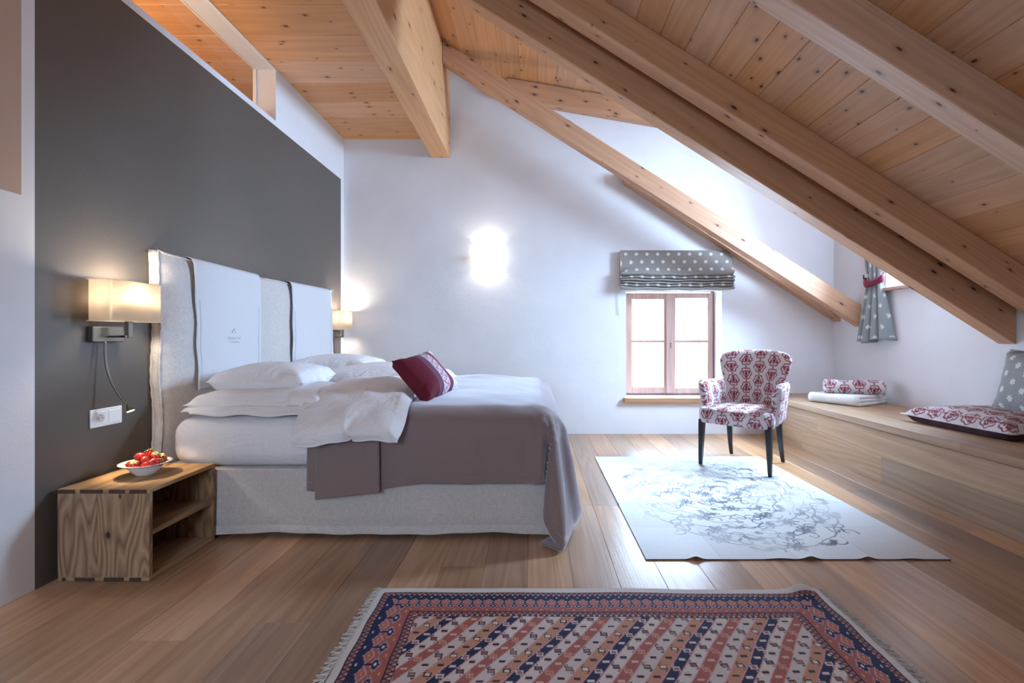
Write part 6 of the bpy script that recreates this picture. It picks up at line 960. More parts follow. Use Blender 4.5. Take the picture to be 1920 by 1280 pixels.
MB().prism([(xi, sof(xi)), (RX, sof(RX)), (RX, dsof(RX)), ], lambda a, b: (a, 3.372, b), lambda a, b: (a, 3.42, b)).build('wall_dormer', M_white)['kind'] = 'structure'


def plank_mesh(L, W, T, bev, name='plank'):
    """long axis x, visible face +z; centred in y, starts at x=0"""
    hw = W / 2
    prof = [(-hw, 0), (hw, 0), (hw, T - bev), (hw - bev, T), (-hw + bev, T), (-hw, T - bev)]
    V = [(0, y, z) for y, z in prof] + [(L, y, z) for y, z in prof]
    n = 6
    F = [tuple(range(n))[::-1], tuple(range(n, 2 * n))] + [(i, (i + 1) % n, n + (i + 1) % n, n + i) for i in range(n)]
    me = bpy.data.meshes.new(name); me.from_pydata(V, [], F)
    return me


def plank(parent, p, L, W, T, bev, mat, R, name='plank'):
    me = plank_mesh(L, W, T, bev)
    o = link(name, me, mat, parent)
    o.matrix_local = Matrix.Translation(p) @ R
    return o


RND = random.Random(7)
# ---- floor
fl = MB().box(LX - 0.2, RX + 0.2, FY - 0.2, BY + 0.3, -0.12, -0.0205).build('floor', M_dark)
fl['kind'] = 'structure'
fw = 0.197
RY = Matrix.Rotation(PI / 2, 4, 'Z')            # local x -> world y
fix = {4: [1.66], 6: [1.766], 10: [1.62], 12: [3.0], 15: [1.9], 19: [3.5], 20: [1.68]}
k = 0
x = -2.2
while x < 2.50:
    x0, x1 = max(x, LX), min(x + fw, 2.50)
    if x1 - x0 > 0.02:
        js = fix.get(k, [RND.uniform(0.2, 1.3)])
        ys = [FY]
        j = js[0]
        while j - 2.1 > FY: j -= 2.1
        while j < BY - 0.25:
            if j > FY + 0.25: ys.append(j)
            j += RND.uniform(1.9, 2.4) if j >= js[0] else 2.1
        ys.append(BY)
        for a, b in zip(ys, ys[1:]):
            plank(fl, ((x0 + x1) / 2, a + 0.0004, -0.02), b - a - 0.0008, x1 - x0 - 0.0008, 0.02, 0.0012, M_floor, RY)
    x += fw; k += 1
# ---- flat ceiling of cross boards
FLIPX = Matrix.Rotation(PI, 4, 'X')             # visible face down, long axis +x
ce = MB().box(-3.45, -1.05, FY, BY, CZ + 0.02, CZ + 0.10).build('ceiling', M_dark)
ce['kind'] = 'structure'
y = 4.712 - 0.321 * 20
while y < BY:
    y0, y1 = max(y, FY), min(y + 0.321, BY)
    if y1 - y0 > 0.02:
        plank(ce, (-3.39, (y0 + y1) / 2, CZ + 0.02), 2.34, y1 - y0 - 0.001, 0.02, 0.003, M_pine, FLIPX)
    y += 0.321
# ---- sloping ceiling
ang = math.atan(SL)
cs = MB().prism([(-0.93, sof(-0.93) + 0.024), (-0.93, sof(-0.93) + 0.12), (RX + 0.02, sof(RX) + 0.12), (RX + 0.02, sof(RX) + 0.024)],
                lambda a, b: (a, FY, b), lambda a, b: (a, 3.40, b)).build('ceiling', M_dark)
cs['kind'] = 'structure'
cs2 = MB().prism([(-0.93, sof(-0.93) + 0.024), (-0.93, sof(-0.93) + 0.12), (xi, sof(xi) + 0.12), (xi, sof(xi) + 0.024)],
                 lambda a, b: (a, 3.40, b), lambda a, b: (a, BY, b)).build('ceiling', M_dark)
cs2['kind'] = 'structure'
dx = 0.152


def slope_planks(parent, x0, n, ya, yb, zf, s, mat):
    an = math.atan(s)
    for q in range(n):
        xa = x0 + q * dx; xb = xa + dx
        if xb > RX + 0.01: xb = RX
        if xb - xa < 0.03: continue
        xc = (xa + xb) / 2
        wd = (xb - xa) / math.cos(an)
        R = Matrix.Rotation(an, 4, 'Y') @ Matrix.Rotation(PI, 4, 'Y') @ Matrix.Rotation(PI / 2, 4, 'Z')
        # local x -> world y, local z -> down
        nrm = Vector((math.sin(an), 0, math.cos(an)))
        p = Vector((xc, ya, zf(xc))) + nrm * 0.02
        plank(parent, p, yb - ya, wd - 0.001, 0.02, 0.003, mat, R)


slope_planks(cs, xi, 27, FY, 3.372, sof, SL, M_pine)
dx = -0.741 + 0.925
slope_planks(cs2, -0.925, 1, FY, BY, sof, SL, M_pine)
dx = 0.193
cd = MB().prism([(xi - 0.02, dsof(xi - .02) + 0.024), (xi - 0.02, dsof(xi) + 0.12), (RX + 0.1, dsof(RX) + 0.12), (RX + 0.1, dsof(RX) + 0.024)],
                lambda a, b: (a, 3.37, b), lambda a, b: (a, BY, b)).build('ceiling', M_dark)
cd['kind'] = 'structure'
slope_planks(cd, xi, 21, 3.42, BY, dsof, 0.172, M_pine)

# ---- timbers
b = MB().box(-1.125, -0.922, FY, BY, 2.999, 4.12, 0.006, 1).build('roof_beam', M_beamy)
tag(b, 'deep pine ridge beam running from the camera to the back wall', 'beam')


def rafter(y0, y1, z0, hgt, label, name='rafter', x0=-0.921, x1=RX, s=SL, group=None, mat=None, endcut=None):
    an = math.atan(s); L = (x1 - x0) / math.cos(an); hp = hgt * math.cos(an)
    # side outline in local (along, up) coordinates with vertical end cuts; underside = 0
    t = math.tan(an)
    poly = [(0, 0), (L, 0), (L - hp * t, hp), (-hp * t, hp)]
    m = MB().prism(poly, lambda a, bb: (a, y0 - (y0 + y1) / 2, bb), lambda a, bb: (a, y1 - (y0 + y1) / 2, bb))
    bmesh.ops.bevel(m.bm, geom=list(m.bm.edges), offset=0.005, segments=1, affect='EDGES')
    o = m.build(name, mat or M_beam, None, (x0, (y0 + y1) / 2, z0 - s * x0), (0, an, 0))
    tag(o, label, 'beam', group)
    return o


rafter(2.079, 2.204, 3.21, 0.213, 'pine rafter at the upper right of the room, nearest to the camera')
rafter(2.986, 3.12, 3.21, 0.213, 'pine rafter right beside the deeper trimmer, nearer of the close pair')
rafter(3.239, 3.366, 3.055, 0.368, 'deep pine trimmer rafter bordering the white dormer, farther of the close pair')
rafter(4.77, 4.875, 3.208, 0.213, 'free-standing pine rafter crossing the white dormer near the back wall')
rafter(5.10, 5.218, 3.332, 0.10, 'thin pine strip lying against the back wall under the roof slope', name='wall_rafter', x0=0.95, s=0.652, x1=RX)
rafter(5.10, 5.218, dsof(0) - 0.212, 0.205, 'flatter pine rafter under the dormer ceiling against the back wall', name='dormer_rafter', x0=-0.30, s=0.172)

# ---- windows
def sash_parts(win, x0, x1, z0, z1, y, fw_, flip, plane='y', mt=0.045):
    """one casement; returns nothing. coordinates relative to window origin"""
    def P(a0, a1, b0, b1, c0, c1):
        return (a0, a1, b0, b1, c0, c1) if plane == 'y' else (b0, b1, a0, a1, c0, c1)
    m = MB()
    m.box(*P(x0, x0 + fw_, y, y + mt, z0, z1), 0.006, 2); m.box(*P(x1 - fw_, x1, y, y + mt, z0, z1), 0.006, 2)
    m.box(*P(x0 + fw_, x1 - fw_, y + .002, y + mt, z0, z0 + fw_), 0.004, 1); m.box(*P(x0 + fw_, x1 - fw_, y + .002, y + mt, z1 - fw_, z1), 0.004, 1)
    s = m.build('sash', M_larch, win)
    zm = (z0 + z1) / 2 + 0.02
    MB().box(*P(x0 + fw_, x1 - fw_, y + 0.012, y + mt - .01, zm - 0.014, zm + 0.014), 0.004, 1).build('muntin', M_larchx, s)
    for (c0, c1) in ((z0 + fw_ - .005, zm - .012), (zm + .012, z1 - fw_ + .005)):
        MB().box(*P(x0 + fw_ - .005, x1 - fw_ + .005, y + 0.022, y + 0.026, c0, c1)).build('pane', M_glass, s)
    return s


w1 = empty('window_1', (0, 5.454, 0), kind='structure')
m = MB()
X0, X1, Z0, Z1 = 0.992, 2.03, 0.395, 1.60
m.box(X0, X0 + .035, 0, .06, Z0, Z1, .003, 1).box(X1 - .035, X1, 0, .06, Z0, Z1, .003, 1).box(X0, X1, .001, .059, Z0, Z0 + .035, .003, 1).box(X0, X1, .001, .059, Z1 - .035, Z1, .003, 1)
m.build('window_frame', M_larch, w1)
sash_parts(w1, 1.025, 1.529, 0.415, 1.550, -0.03, 0.072, 0)
sash_parts(w1, 1.531, 2.012, 0.415, 1.550, -0.03, 0.060, 0)
MB().box(1.482, 1.580, -.045, -.03, .42, 1.545, .004, 1).build('meeting_rail', M_larch, w1)
hd = MB()
for dz in (0, .022, .044): hd.cyl((1.531, -.05, .935 + dz), (1.531, -.045, .935 + dz), .006)
hd.build('latch_plate', M_dark, w1)
MB().box(X0 - .03, X1 + .0, -.275, .0, Z0 - .056, Z0 - 0.001, .006, 2).build('window_sill', M_sill, w1)

w2 = empty('window_2', (RX + .17, 0, 0), kind='structure')
m = MB()
m.box(0, .06, 3.42, 3.47, 1.50, 3.08).box(0, .06, 4.39, 4.44, 1.50, 3.08).box(0, .06, 3.42, 4.44, 1.50, 1.55).box(0, .06, 3.42, 4.44, 3.03, 3.08)
m.build('window_frame', M_larch, w2)
sash_parts(w2, 3.46, 3.93, 1.54, 3.04, -.02, .07, 0, 'x')
sash_parts(w2, 3.93, 4.40, 1.54, 3.04, -.02, .07, 0, 'x')
MB().box(-.235, 0, 3.40, 4.46, 1.474, 1.502, .005, 2).build('window_sill', M_larchx, w2)
for nm, (a0, a1, c0, c1) in (('window_3', (-1.5, -.3, 1.0, 2.2)),):
    w3 = empty(nm, (0, FY - .2, 0), kind='structure')
    m = MB()
    for (p, q) in ((a0, a0 + .06), ((a0 + a1) / 2 - .04, (a0 + a1) / 2 + .04), (a1 - .06, a1)): m.box(p, q, 0, .05, c0, c1)
    m.box(a0, a1, .001, .049, c0, c0 + .06).box(a0, a1, .001, .049, c1 - .06, c1)
    m.build('window_frame', M_larch, w3)
    MB().box(a0, a1, .02, .024, c0, c1).build('pane', M_glass, w3)
# glass of the high slot
w5 = empty('window_4', (-2.245, 0, 0), kind='structure')
MB().box(-.003, .003, .5, 3.852, 2.785, 3.196).build('pane', M_glass, w5)
m = MB().box(-.012, .012, 3.840, 3.851, 2.785, 3.196)
m.build('window_frame', M_plastic, w5)
l = bpy.data.lights.new('adjoining_room_light', 'POINT'); l.energy = 34; l.color = (1, .72, .42); l.shadow_soft_size = .12
o = bpy.data.objects.new('adjoining_room_light', l); o.location = (-2.95, 2.4, 2.35); COL.objects.link(o)
# ================================================================ cloth shapes


def sim(name):
    return np.cumsum(np.array(SIM[name], float).T, axis=0) / 1000


def two_layers(a, nx, ny):
    """top and bottom (ny+1,nx+1,3) grids of a closed cushion"""
    g = a.reshape(2, ny + 1, nx + 1, 3)
    return g[0].copy(), g[1].copy()


def crom(a, k, axis):
    a = np.moveaxis(a, axis, 0)
    n = a.shape[0] - 1
    t = np.linspace(0, n, n * k + 1)
    i = np.minimum(t.astype(int), n - 1); f = (t - i)[:, None, None]
    g = lambda j: a[np.clip(j, 0, n)]
    p0, p1, p2, p3 = g(i - 1), g(i), g(i + 1), g(i + 2)
    r = 0.5 * (2 * p1 + (p2 - p0) * f + (2 * p0 - 5 * p1 + 4 * p2 - p3) * f ** 2 + (3 * p1 - p0 - 3 * p2 + p3) * f ** 3)
    return np.moveaxis(r, 0, axis)


def up(a, k):
    return crom(crom(a, k, 0), k, 1)


def cushion(name, w, d, h, k, parent=None, mat=None, fn=None, loc=(0, 0, 0), rot=(0, 0, 0), flip=False):
    """pillow shape scaled to w x d x h; fn(u,v,side)->(n,3) colours"""
    T, B = two_layers(sim('pillow'), 14, 14)
    T, B = up(T, 2 * k), up(B, 2 * k)
    if flip: T, B = T[:, ::-1], B[:, ::-1]
    lo = np.minimum(T.min((0, 1)), B.min((0, 1))); hi = np.maximum(T.max((0, 1)), B.max((0, 1)))
    sc = np.array([w, d, h]) / (hi - lo); mid = (lo + hi) / 2; mid[2] = lo[2]
    T = (T - mid) * sc; B = (B - mid) * sc
    n = T.shape[0] - 1
    P = np.concatenate([T.reshape(-1, 3), B.reshape(-1, 3)])
    F = np.concatenate([grid_faces(n, n, 0, flip), grid_faces(n, n, (n + 1) ** 2, not flip)])
    col = None
    if fn:
        v, u = np.mgrid[0:1:(n + 1) * 1j, 0:1:(n + 1) * 1j]
        col = np.concatenate([fn(u.ravel(), v.ravel(), 0), fn(u.ravel(), v.ravel(), 1)])
    o = npmesh(name, P, F, mat, parent, col, True, loc, rot)
    bm = bmesh.new(); bm.from_mesh(o.data)
    bmesh.ops.remove_doubles(bm, verts=bm.verts, dist=1e-5); bm.to_mesh(o.data); bm.free(); smooth(o.data)
    return o


# ---------------------------------------------------------------- printed patterns (flat colour of cloth)
def L3(c): return np.array(lin(c), np.float32)


def pick(base, mask, c):
    base[mask] = L3(c)
    return base


def damask(u, v, s=1.0):
    """u,v metres -> colours: burgundy lobed medallions on off-white"""
    u = np.asarray(u) / s; v = np.asarray(v) / s
    pu, pv = 0.116, 0.128
    k = np.floor(u / pu); a = (u / pu - k - 0.5) * pu
    vv = v / pv + 0.5 * (k % 2); j = np.floor(vv); b = (vv - j - 0.5) * pv
    r = np.hypot(a / 0.052, b / 0.056); th = np.arctan2(b, a)
    R = 0.86 + 0.09 * np.cos(6 * th + PI * 0) + 0.03 * np.sin(th)
    c = np.empty((u.size, 3), np.float32); c[:] = L3((216, 206, 206))
    pick(c, np.abs(r - R) < 0.095, (146, 80, 94))
    inner = r < 0.60 + 0.10 * np.cos(3 * th + PI / 2 + (j % 2) * PI)
    pick(c, inner, (142, 62, 74))
    pick(c, inner & (np.abs(np.abs(a) - 0.012 - 0.2 * np.abs(b)) < .0016), (220, 198, 198))
    pick(c, inner & (np.abs(r - 0.36) < 0.04) & (np.cos(7 * th) > 0.1), (226, 206, 206))
    pick(c, (r < 0.12), (120, 40, 54))
    vb = np.abs(b) > pv * 0.5 - 0.011
    pick(c, vb & (np.abs(a) < 0.010 - 0.6 * (np.abs(b) - pv * 0.5 + 0.011)), (142, 66, 78))
    return c


def flakes(u, v, p=0.085, base=(134, 130, 124), fl=(226, 224, 220)):
    u = np.asarray(u); v = np.asarray(v)
    j = np.floor(v / (p * .75)); b = (v / (p * .75) - j - .5) * p * .75
    uu = u / p + .5 * (j % 2); a = (uu - np.floor(uu) - .5) * p
    r = np.hypot(a, b); th = np.arctan2(b, a) + 0.4 * np.sin(j * 3 + np.floor(uu) * 5)
    c = np.empty((u.size, 3), np.float32); c[:] = L3(base)
    m = (r < 0.0225 * (0.30 + 0.70 * np.abs(np.cos(3 * th)))) & (r > 0.0034)
    return pick(c, m, fl)


# ================================================================ BED
bed = empty('bed', (-1.0, 3.5, 0), 0, 'double bed with oatmeal linen skirt and tall linen headboard, against the dark wall', 'bed')


def bl(x, y, z=0): return (x + 1.0, y - 3.5, z)


def skirt():
    """rounded rectangular skirt with gentle waves and a hem"""
    x0, x1, y0, y1 = -1.99, 0.122, 2.512, 4.56
    per = []
    def seg(a, b, n):
        for i in range(n): per.append((a[0] + (b[0] - a[0]) * i / n, a[1] + (b[1] - a[1]) * i / n))
    seg((x0, y0), (x1 - .02, y0), 150); seg((x1 - .02, y0), (x1, y0 + .02), 3); seg((x1, y0 + .02), (x1, y1), 90); seg((x1, y1), (x0, y1), 40); seg((x0, y1), (x0, y0), 40)
    n = len(per); V = []; zs = [0.362, 0.360, 0.354, 0.29, 0.2, 0.12, 0.068, 0.064, 0.060, 0.030, 0.024]
    for k, z in enumerate(zs):
        for i, (x, y) in enumerate(per):
            f = (0.362 - z) / 0.34
            wv = 0.007 * f * (math.sin(x * 11 + 1) + 0.6 * math.sin(x * 27 + y * 9) + .5 * math.sin(y * 17))
            hem = 0.0035 if k >= 8 else (-0.002 if k == 7 else 0)
            oy = -(wv + hem + .006 * f) if y < y0 + .021 else 0
            ox = (wv + hem + .006 * f) if x > x1 - .021 else 0
            inn = 0.010 if k == 0 else 0
            V.append(bl(x + ox - (inn if x > 0 else -inn), y + oy + (inn if y < 3 else -inn), z - .005 * f * math.sin(x * 6)))
    F = []
    for k in range(len(zs) - 1):
        for i in range(n):
            F.append((k * n + i, (k + 1) * n + i, (k + 1) * n + (i + 1) % n, k * n + (i + 1) % n))
    F.append(tuple(range(n)))
    return mesh('skirt', V, F, M_linens, bed, sm=True)


skirt()
MB().box(*[v for p in ((-1.96 + 1, 0.06 + 1), (2.58 - 3.5, 4.5 - 3.5), (0.0, 0.06)) for v in p]).build('plinth', M_dark, bed)
m = MB().box(-1.925 + 1, 0.09 + 1, 2.505 - 3.5, 4.56 - 3.5, 0.362, 0.625, 0.095, 6)
mt = m.build('mattress', M_sheet, bed, sm=True)
# headboard with loose linen cover
def headboard():
    y0, y1, z0, z1 = 2.60, 4.80, 0.04, 1.50
    ny, nz = 90, 70
    P = []
    def surf(side):
        out = np.zeros((nz + 1, ny + 1, 3))
        for j in range(nz + 1):
            for i in range(ny + 1):
                u, v = i / ny, j / nz
                y = y0 + (y1 - y0) * u; z = z0 + (z1 - z0) * v
                e = min(u, 1 - u) * (y1 - y0); t = (1 - v) * (z1 - z0)
                puff = (1 - math.exp(-e / 0.05)) * (1 - math.exp(-t / 0.05))
                ed = 1 - (1 - math.exp(-e / 0.12))
                wr = 0.0022 * math.sin(z * 95 + 3 * math.sin(y * 9)) * ed + 0.003 * math.sin(y * 14 + z * 5) + .003 * math.sin(z * 11 + y * 3)
                sag = -0.012 * math.sin(PI * u) ** 2 * v
                pk = 0.02 * math.exp(-e / .05) * math.exp(-t / .08)
                x = -2.034 + (0.028 * puff + wr if side else 0)
                yy = y - (pk if u < .5 else -pk) + .005 * math.sin(z * 13)* (1 if e < .02 else 0)
                out[j, i] = bl(x, yy, z + sag + pk + .004 * math.sin(y * 12) * v)
        return out
    A = surf(1)
    o = npmesh('headboard_front', A.reshape(-1, 3), grid_faces(ny, nz), M_linen, bed)
    # border: side band going back to x=-2.075
    ring = [A[j, 0] for j in range(nz + 1)] + [A[nz, i] for i in range(1, ny + 1)] + [A[j, ny] for j in range(nz - 1, -1, -1)]
    V = []; n = len(ring)
    for k in range(6):
        f = k / 5
        for q, p in enumerate(ring):
            w_ = 0.004 * math.sin(q * 0.9) * math.sin(PI * f)
            bul = 0.010 * math.sin(PI * f)
            c = np.array([p[0] - 0.040 * f, p[1], p[2]])
            if q <= nz: c[1] -= bul + w_
            elif q >= n - nz: c[1] += bul + w_
            else: c[2] += bul + w_
            V.append(c)
    F = np.array([(k * n + i, k * n + i + 1, (k + 1) * n + i + 1, (k + 1) * n + i) for k in range(5) for i in range(n - 1)])
    npmesh('headboard_side_band', np.array(V), F, M_linen, bed)
    MB().tube([tuple(p + np.array([.004, 0, 0])) for p in ring], 0.0065, 6).build('piping', M_linen, bed, sm=True)
    MB().tube([(p[0] - .039, p[1], p[2]) for p in ring], 0.0065, 6).build('piping', M_linen, bed, sm=True)
    MB().box(-2.078 + 1, -2.068 + 1, y0 - 3.5 + .004, y1 - 3.5 - .004, z0, z1 - .02).build('headboard_back', M_linen, bed)


headboard()


def runner(name, ya, yb, zb, label, emb=False, seed=0):
    """white cloth laid over the headboard top, hanging down its front"""
    rt = empty(name, (-1.995, (ya + yb) / 2, zb), 0, label, 'cloth', 'white cloths over the headboard')
    n, k = 40, 90
    prof = [(-2.0775, 1.40), (-2.0775, 1.49), (-2.074, 1.514), (-2.066, 1.519), (-2.05, 1.521), (-2.02, 1.520), (-2.000, 1.508), (-1.989, 1.48), (-1.987, 1.42), (-1.986, 1.22), (-1.987, 1.0), (-1.988, zb)]
    pr = np.array(prof); dd = np.r_[0, np.cumsum(np.hypot(*np.diff(pr, axis=0).T))]
    s = np.linspace(0, dd[-1], k + 1); px = np.interp(s, dd, pr[:, 0]); pz = np.interp(s, dd, pr[:, 1])
    P = np.zeros((k + 1, n + 1, 3))
    for j in range(k + 1):
        t = max(0, (1.50 - pz[j]) / .70) if px[j] > -2.02 else 0
        for i in range(n + 1):
            u = i / n
            y = ya + (yb - ya) * u
            eL = 0.010 * math.sin(pz[j] * 23 + seed) * t * (1 - u) ** 3 + .055 * t * (1 - u) * (0.6 if not seed else .15)
            lift = 0.004 * t * (1 - u) ** 6 * (1 + math.sin(pz[j] * 19 + seed)) + .008 * t * u ** 6 + 0.004 * math.sin(u * 8 + pz[j] * 4 + seed) * t
            sg = -0.012 * math.sin(PI * (y - 2.60) / 2.20) ** 2
            P[j, i] = (px[j] + lift + 1.995, y + eL + (0.02 * t * u * (1 if seed else 0)) - (ya + yb) / 2, pz[j] + sg - zb)
    o = npmesh('cloth', P.reshape(-1, 3), grid_faces(n, k), M_cloth, rt)
    md = o.modifiers.new('solid', 'SOLIDIFY'); md.thickness = 0.003; md.offset = 1
    # stitched side seams
    for i in (2, n - 2):
        MB().tube([tuple(P[j, i] + np.array([.0035, 0, 0])) for j in range(40, k + 1, 2)], 0.0012, 5).build('side_seam', M_cloth, rt, sm=True)
    if emb:
        e = MB(); j = 62; base = P[j, n // 2 + 1]
        X = base[0] + .006
        def st(pts, r=.0022): e.tube([(X, base[1] + a, base[2] + b) for a, b in pts], r, 5)
        for q in range(5):
            a = PI / 2 + (q - 2) * 0.62
            st([(0.006 * math.cos(a) , .045 + .006 * math.sin(a)), (.022 * math.cos(a + .1), .045 + .022 * math.sin(a + .1)), (.028 * math.cos(a), .045 + .03 * math.sin(a)), (.022 * math.cos(a - .15), .045 + .02 * math.sin(a - .15)), (.006 * math.cos(a), .045 + .006 * math.sin(a))])
        st([(-.07 + .14 * t / 20, .012 + .008 * math.sin(t * 1.7)) for t in range(21)])
        st([(-.045 + .09 * t / 16, -.014 + .006 * math.sin(t * 1.5)) for t in range(17)])
        e.build('embroidery', M_sheet, rt, sm=True)
    return rt


runner('headboard_cloth', 2.80, 3.48, 0.74, 'white embroidered cloth over the headboard, nearer the lit bedside lamp', True, 0)
runner('headboard_cloth', 3.93, 4.69, 0.74, 'plain white cloth over the headboard end by the back wall', False, 2)

# pillows
def pillow_thing(label, loc, rot, w, d, h, hem=False, flip=False, group='white bed pillows'):
    rt = empty('pillow', loc, 0, label, 'pillow', group)
    rt.rotation_euler = rot
    o = cushion('pillowcase', w, d, h, 2, rt, M_sheet, flip=flip)
    if hem:
        # flat flange with folded corner along the near edge (-y)
        nx, ny = 60, 6
        P = np.zeros((ny + 1, nx + 1, 3))
        for j in range(ny + 1):
            for i in range(nx + 1):
                u = i / nx; t = j / ny
                x = (-w / 2 + w * u) * .965
                y = -d / 2 + .045 - .060 * t - .012 * math.sin(PI * u)
                z = h * .34 - .045 * t + .006 * math.sin(u * 17) * t + (.015 * t if u < .06 else 0)
                P[j, i] = (x, y, z)
        f = npmesh('flange', P.reshape(-1, 3), grid_faces(nx, ny), M_sheet, rt)
        md = f.modifiers.new('s', 'SOLIDIFY'); md.thickness = .006
    return rt


pillow_thing('large white pillow with flat hem at the bottom of the near pillow stack', (-1.50, 2.88, 0.624), (0, 0.0, -0.03), 0.76, 0.66, 0.165, True)
pillow_thing('smaller white pillow on top of the near pillow stack', (-1.575, 2.93, 0.750), (0.03, 0.02, 0.05), 0.53, 0.54, 0.15, flip=True)
pillow_thing('large white pillow at the bottom of the far stack by the back wall', (-1.54, 3.98, 0.624), (0, 0.0, 0.04), 0.80, 0.66, 0.165)
pillow_thing('smaller white pillow on top of the far pillow stack, by the far lamp', (-1.64, 4.06, 0.745), (0.02, 0.03, -0.04), 0.66, 0.56, 0.165, flip=True)

# duvets
a = (sim('duvet') + [0.03, -0.06, 0]) * [1, 1, 0.925]
a[:, 0] = -0.66 + (a[:, 0] + 0.62) * 0.84
T, B = two_layers(a, 30, 44)
for g in (T, B):
    z = g[..., 2]; z[:] = np.where(z > .58, .58 + (z - .58) * .86, .58 + (z - .58) * .72)
    q_ = g
    g[..., 2] += .006 * np.sin(q_[..., 0] * 31 + 3 * np.sin(q_[..., 1] * 7)) * np.sin(q_[..., 1] * 12 + 1)
T2, B2 = up(T, 2), up(B, 2)
nx, ny = T2.shape[1] - 1, T2.shape[0] - 1
org = np.array([-1.02, 2.84, 0.62])
dv = empty('duvet', tuple(org), 0, 'white duvet folded back on the near half of the bed, spilling over the mattress edge', 'duvet', 'folded white duvets')
o = npmesh('duvet_cover', np.concatenate([T2.reshape(-1, 3), B2.reshape(-1, 3)]) - org, np.concatenate([grid_faces(nx, ny), grid_faces(nx, ny, (nx + 1) * (ny + 1), True)]), M_sheet, dv)
rim = [tuple(p - org) for p in list(T[0, :]) + list(T[1:, -1])]
MB().tube([tuple(p - org) for p in T[0, :]], 0.004, 6).build('edge_seam', M_sheet, dv, sm=True)
dv2 = empty('duvet', (-1.16, 3.86, 0.655), 0, 'white duvet folded back on the far half of the bed, behind the red cushion', 'duvet', 'folded white duvets')
cushion('duvet_cover', 0.80, 1.10, 0.19, 2, dv2, M_sheet, rot=(0, 0.06, -0.12))

# throw
a = ((sim('blanket') + [0.035, 0, 0]) * [1, 1, 0.925]).reshape(69, 71, 3)
a[..., 1] = 2.5 + (a[..., 1] - 2.56) * np.where(a[..., 1] > 2.56, 1.11, 1.0)
tA = up(a, 2)
rng = np.random.RandomState(2)
ny, nx = tA.shape[0] - 1, tA.shape[1] - 1
org = np.array([-0.5, 3.4, 0.68])
th = empty('throw', tuple(org), 0, 'taupe fleece throw draped over the foot of the bed and down to the floor', 'blanket')
Y, X = tA[..., 1], tA[..., 0]
bumpz = 0.006 * np.sin(X * 6 + 2 * np.sin(Y * 3)) * np.sin(Y * 4 + X * 2) + 0.0025 * np.sin(Y * 17 + 5 * np.sin(X * 4) + X * 9)
tA[..., 2] += np.where(tA[..., 2] > .61, bumpz * np.clip((tA[..., 2] - .61) / .06, 0, 1), 0)
tA[..., 1] -= np.where((tA[..., 1] < 2.54) & (tA[..., 2] < .6), 0.007 * (1 + np.sin(X * 10 + 2 * np.sin(X * 4 + 1) + tA[..., 2] * 3)) * np.clip((.62 - tA[..., 2]) / .3, 0, 1), 0)
o = npmesh('throw_cloth', (tA - org).reshape(-1, 3), grid_faces(nx, ny), M_throw, th)
md = o.modifiers.new('s', 'SOLIDIFY'); md.thickness = 0.007; md.offset = 1
# hem line (stitched band) along near edge
row = tA[3, :, :]; 
MB().tube([tuple(p - org + np.array([0, -.0085, 0])) for p in row[::2]], 0.0022, 5).build('hem_stitch', M_throw, th, sm=True)
# turned-back double layer at the head end of the near side
edge = tA[:, :, :]
n2, k2 = 24, 40
P = np.zeros((k2 + 1, n2 + 1, 3))
for j in range(k2 + 1):
    v = j / k2
    z = 0.245 + (0.682 - 0.245) * v
    for i in range(n2 + 1):
        u = i / n2
        x = -1.118 + 0.322 * u + .006 * (1 - v)
        if z > .55: y = 2.46 + (1 - math.sqrt(max(0, 1 - ((z - .55) / .135) ** 2))) * .14
        else: y = 2.46
        y -= 0.010 + 0.010 * (1 - v) * (1 + .5 * math.sin(u * 6)) + .012 * (1 - u) ** 8 * (1 - v)
        P[j, i] = (x, y, z - .03 * (1 - u) * (1 - v) + .012 * (1 - v))
f = npmesh('turned_back_fold', (P - org).reshape(-1, 3), grid_faces(n2, k2), M_throw, th)
md = f.modifiers.new('s', 'SOLIDIFY'); md.thickness = 0.012; md.offset = 0
f['label'] = 'doubled edge of the throw'

# red cushion
def redc(u, v, side):
    c = np.empty((u.size, 3), np.float32)
    if side == 1:
        c[:] = L3((104, 10, 38)); pick(c, v > .86, (228, 224, 226)); return c
    c[:] = L3((104, 10, 38))
    w_ = v + 0.0 * u
    pick(c, (w_ > .37), (112, 64, 92))
    pick(c, (w_ > .50), (222, 212, 218))
    band = (w_ > .51) & (w_ < .68)
    bb = (w_ - .51) / .17
    vine = np.abs(bb - .5 - .3 * np.sin(u * 44)) < .10
    dots = (np.sin(u * 88) * np.sin(bb * 14) > .45)
    curl = np.abs(np.sin(u * 60 + 5 * np.sin(bb * 6))) < .22
    pick(c, band & (vine | dots | curl), (166, 112, 136))
    pick(c, (w_ > .69), (132, 34, 70))
    pick(c, (w_ > .80), (222, 220, 224))
    return c


A_, B_, D_ = Vector((-0.794, 2.75, .905)), Vector((-0.676, 3.12, .95)), Vector((-0.618, 2.70, .705))
e1 = (B_ - A_).normalized()            # towards the back (stripe stacking axis)
e2 = (D_ - A_); e2 = (e2 - e1 * e2.dot(e1)).normalized()
nn = e1.cross(-e2).normalized() if e1.cross(-e2).z > 0 else e2.cross(e1).normalized()
if nn.z < 0: nn = -nn
yy = e1; xx = yy.cross(nn)
rc = empty('throw_cushion', (0, 0, 0), 0, 'burgundy velvet cushion with a patterned band, leaning on the duvet', 'cushion')
ctr = (A_ + D_) / 2 + e1 * 0.19
Mx = Matrix((xx, yy, nn)).transposed().to_4x4(); Mx.translation = ctr - nn * .055
rc.matrix_world = Mx
cushion('cushion_cover', 0.32, 0.395, 0.12, 6, rc, M_attr, fn=redc)

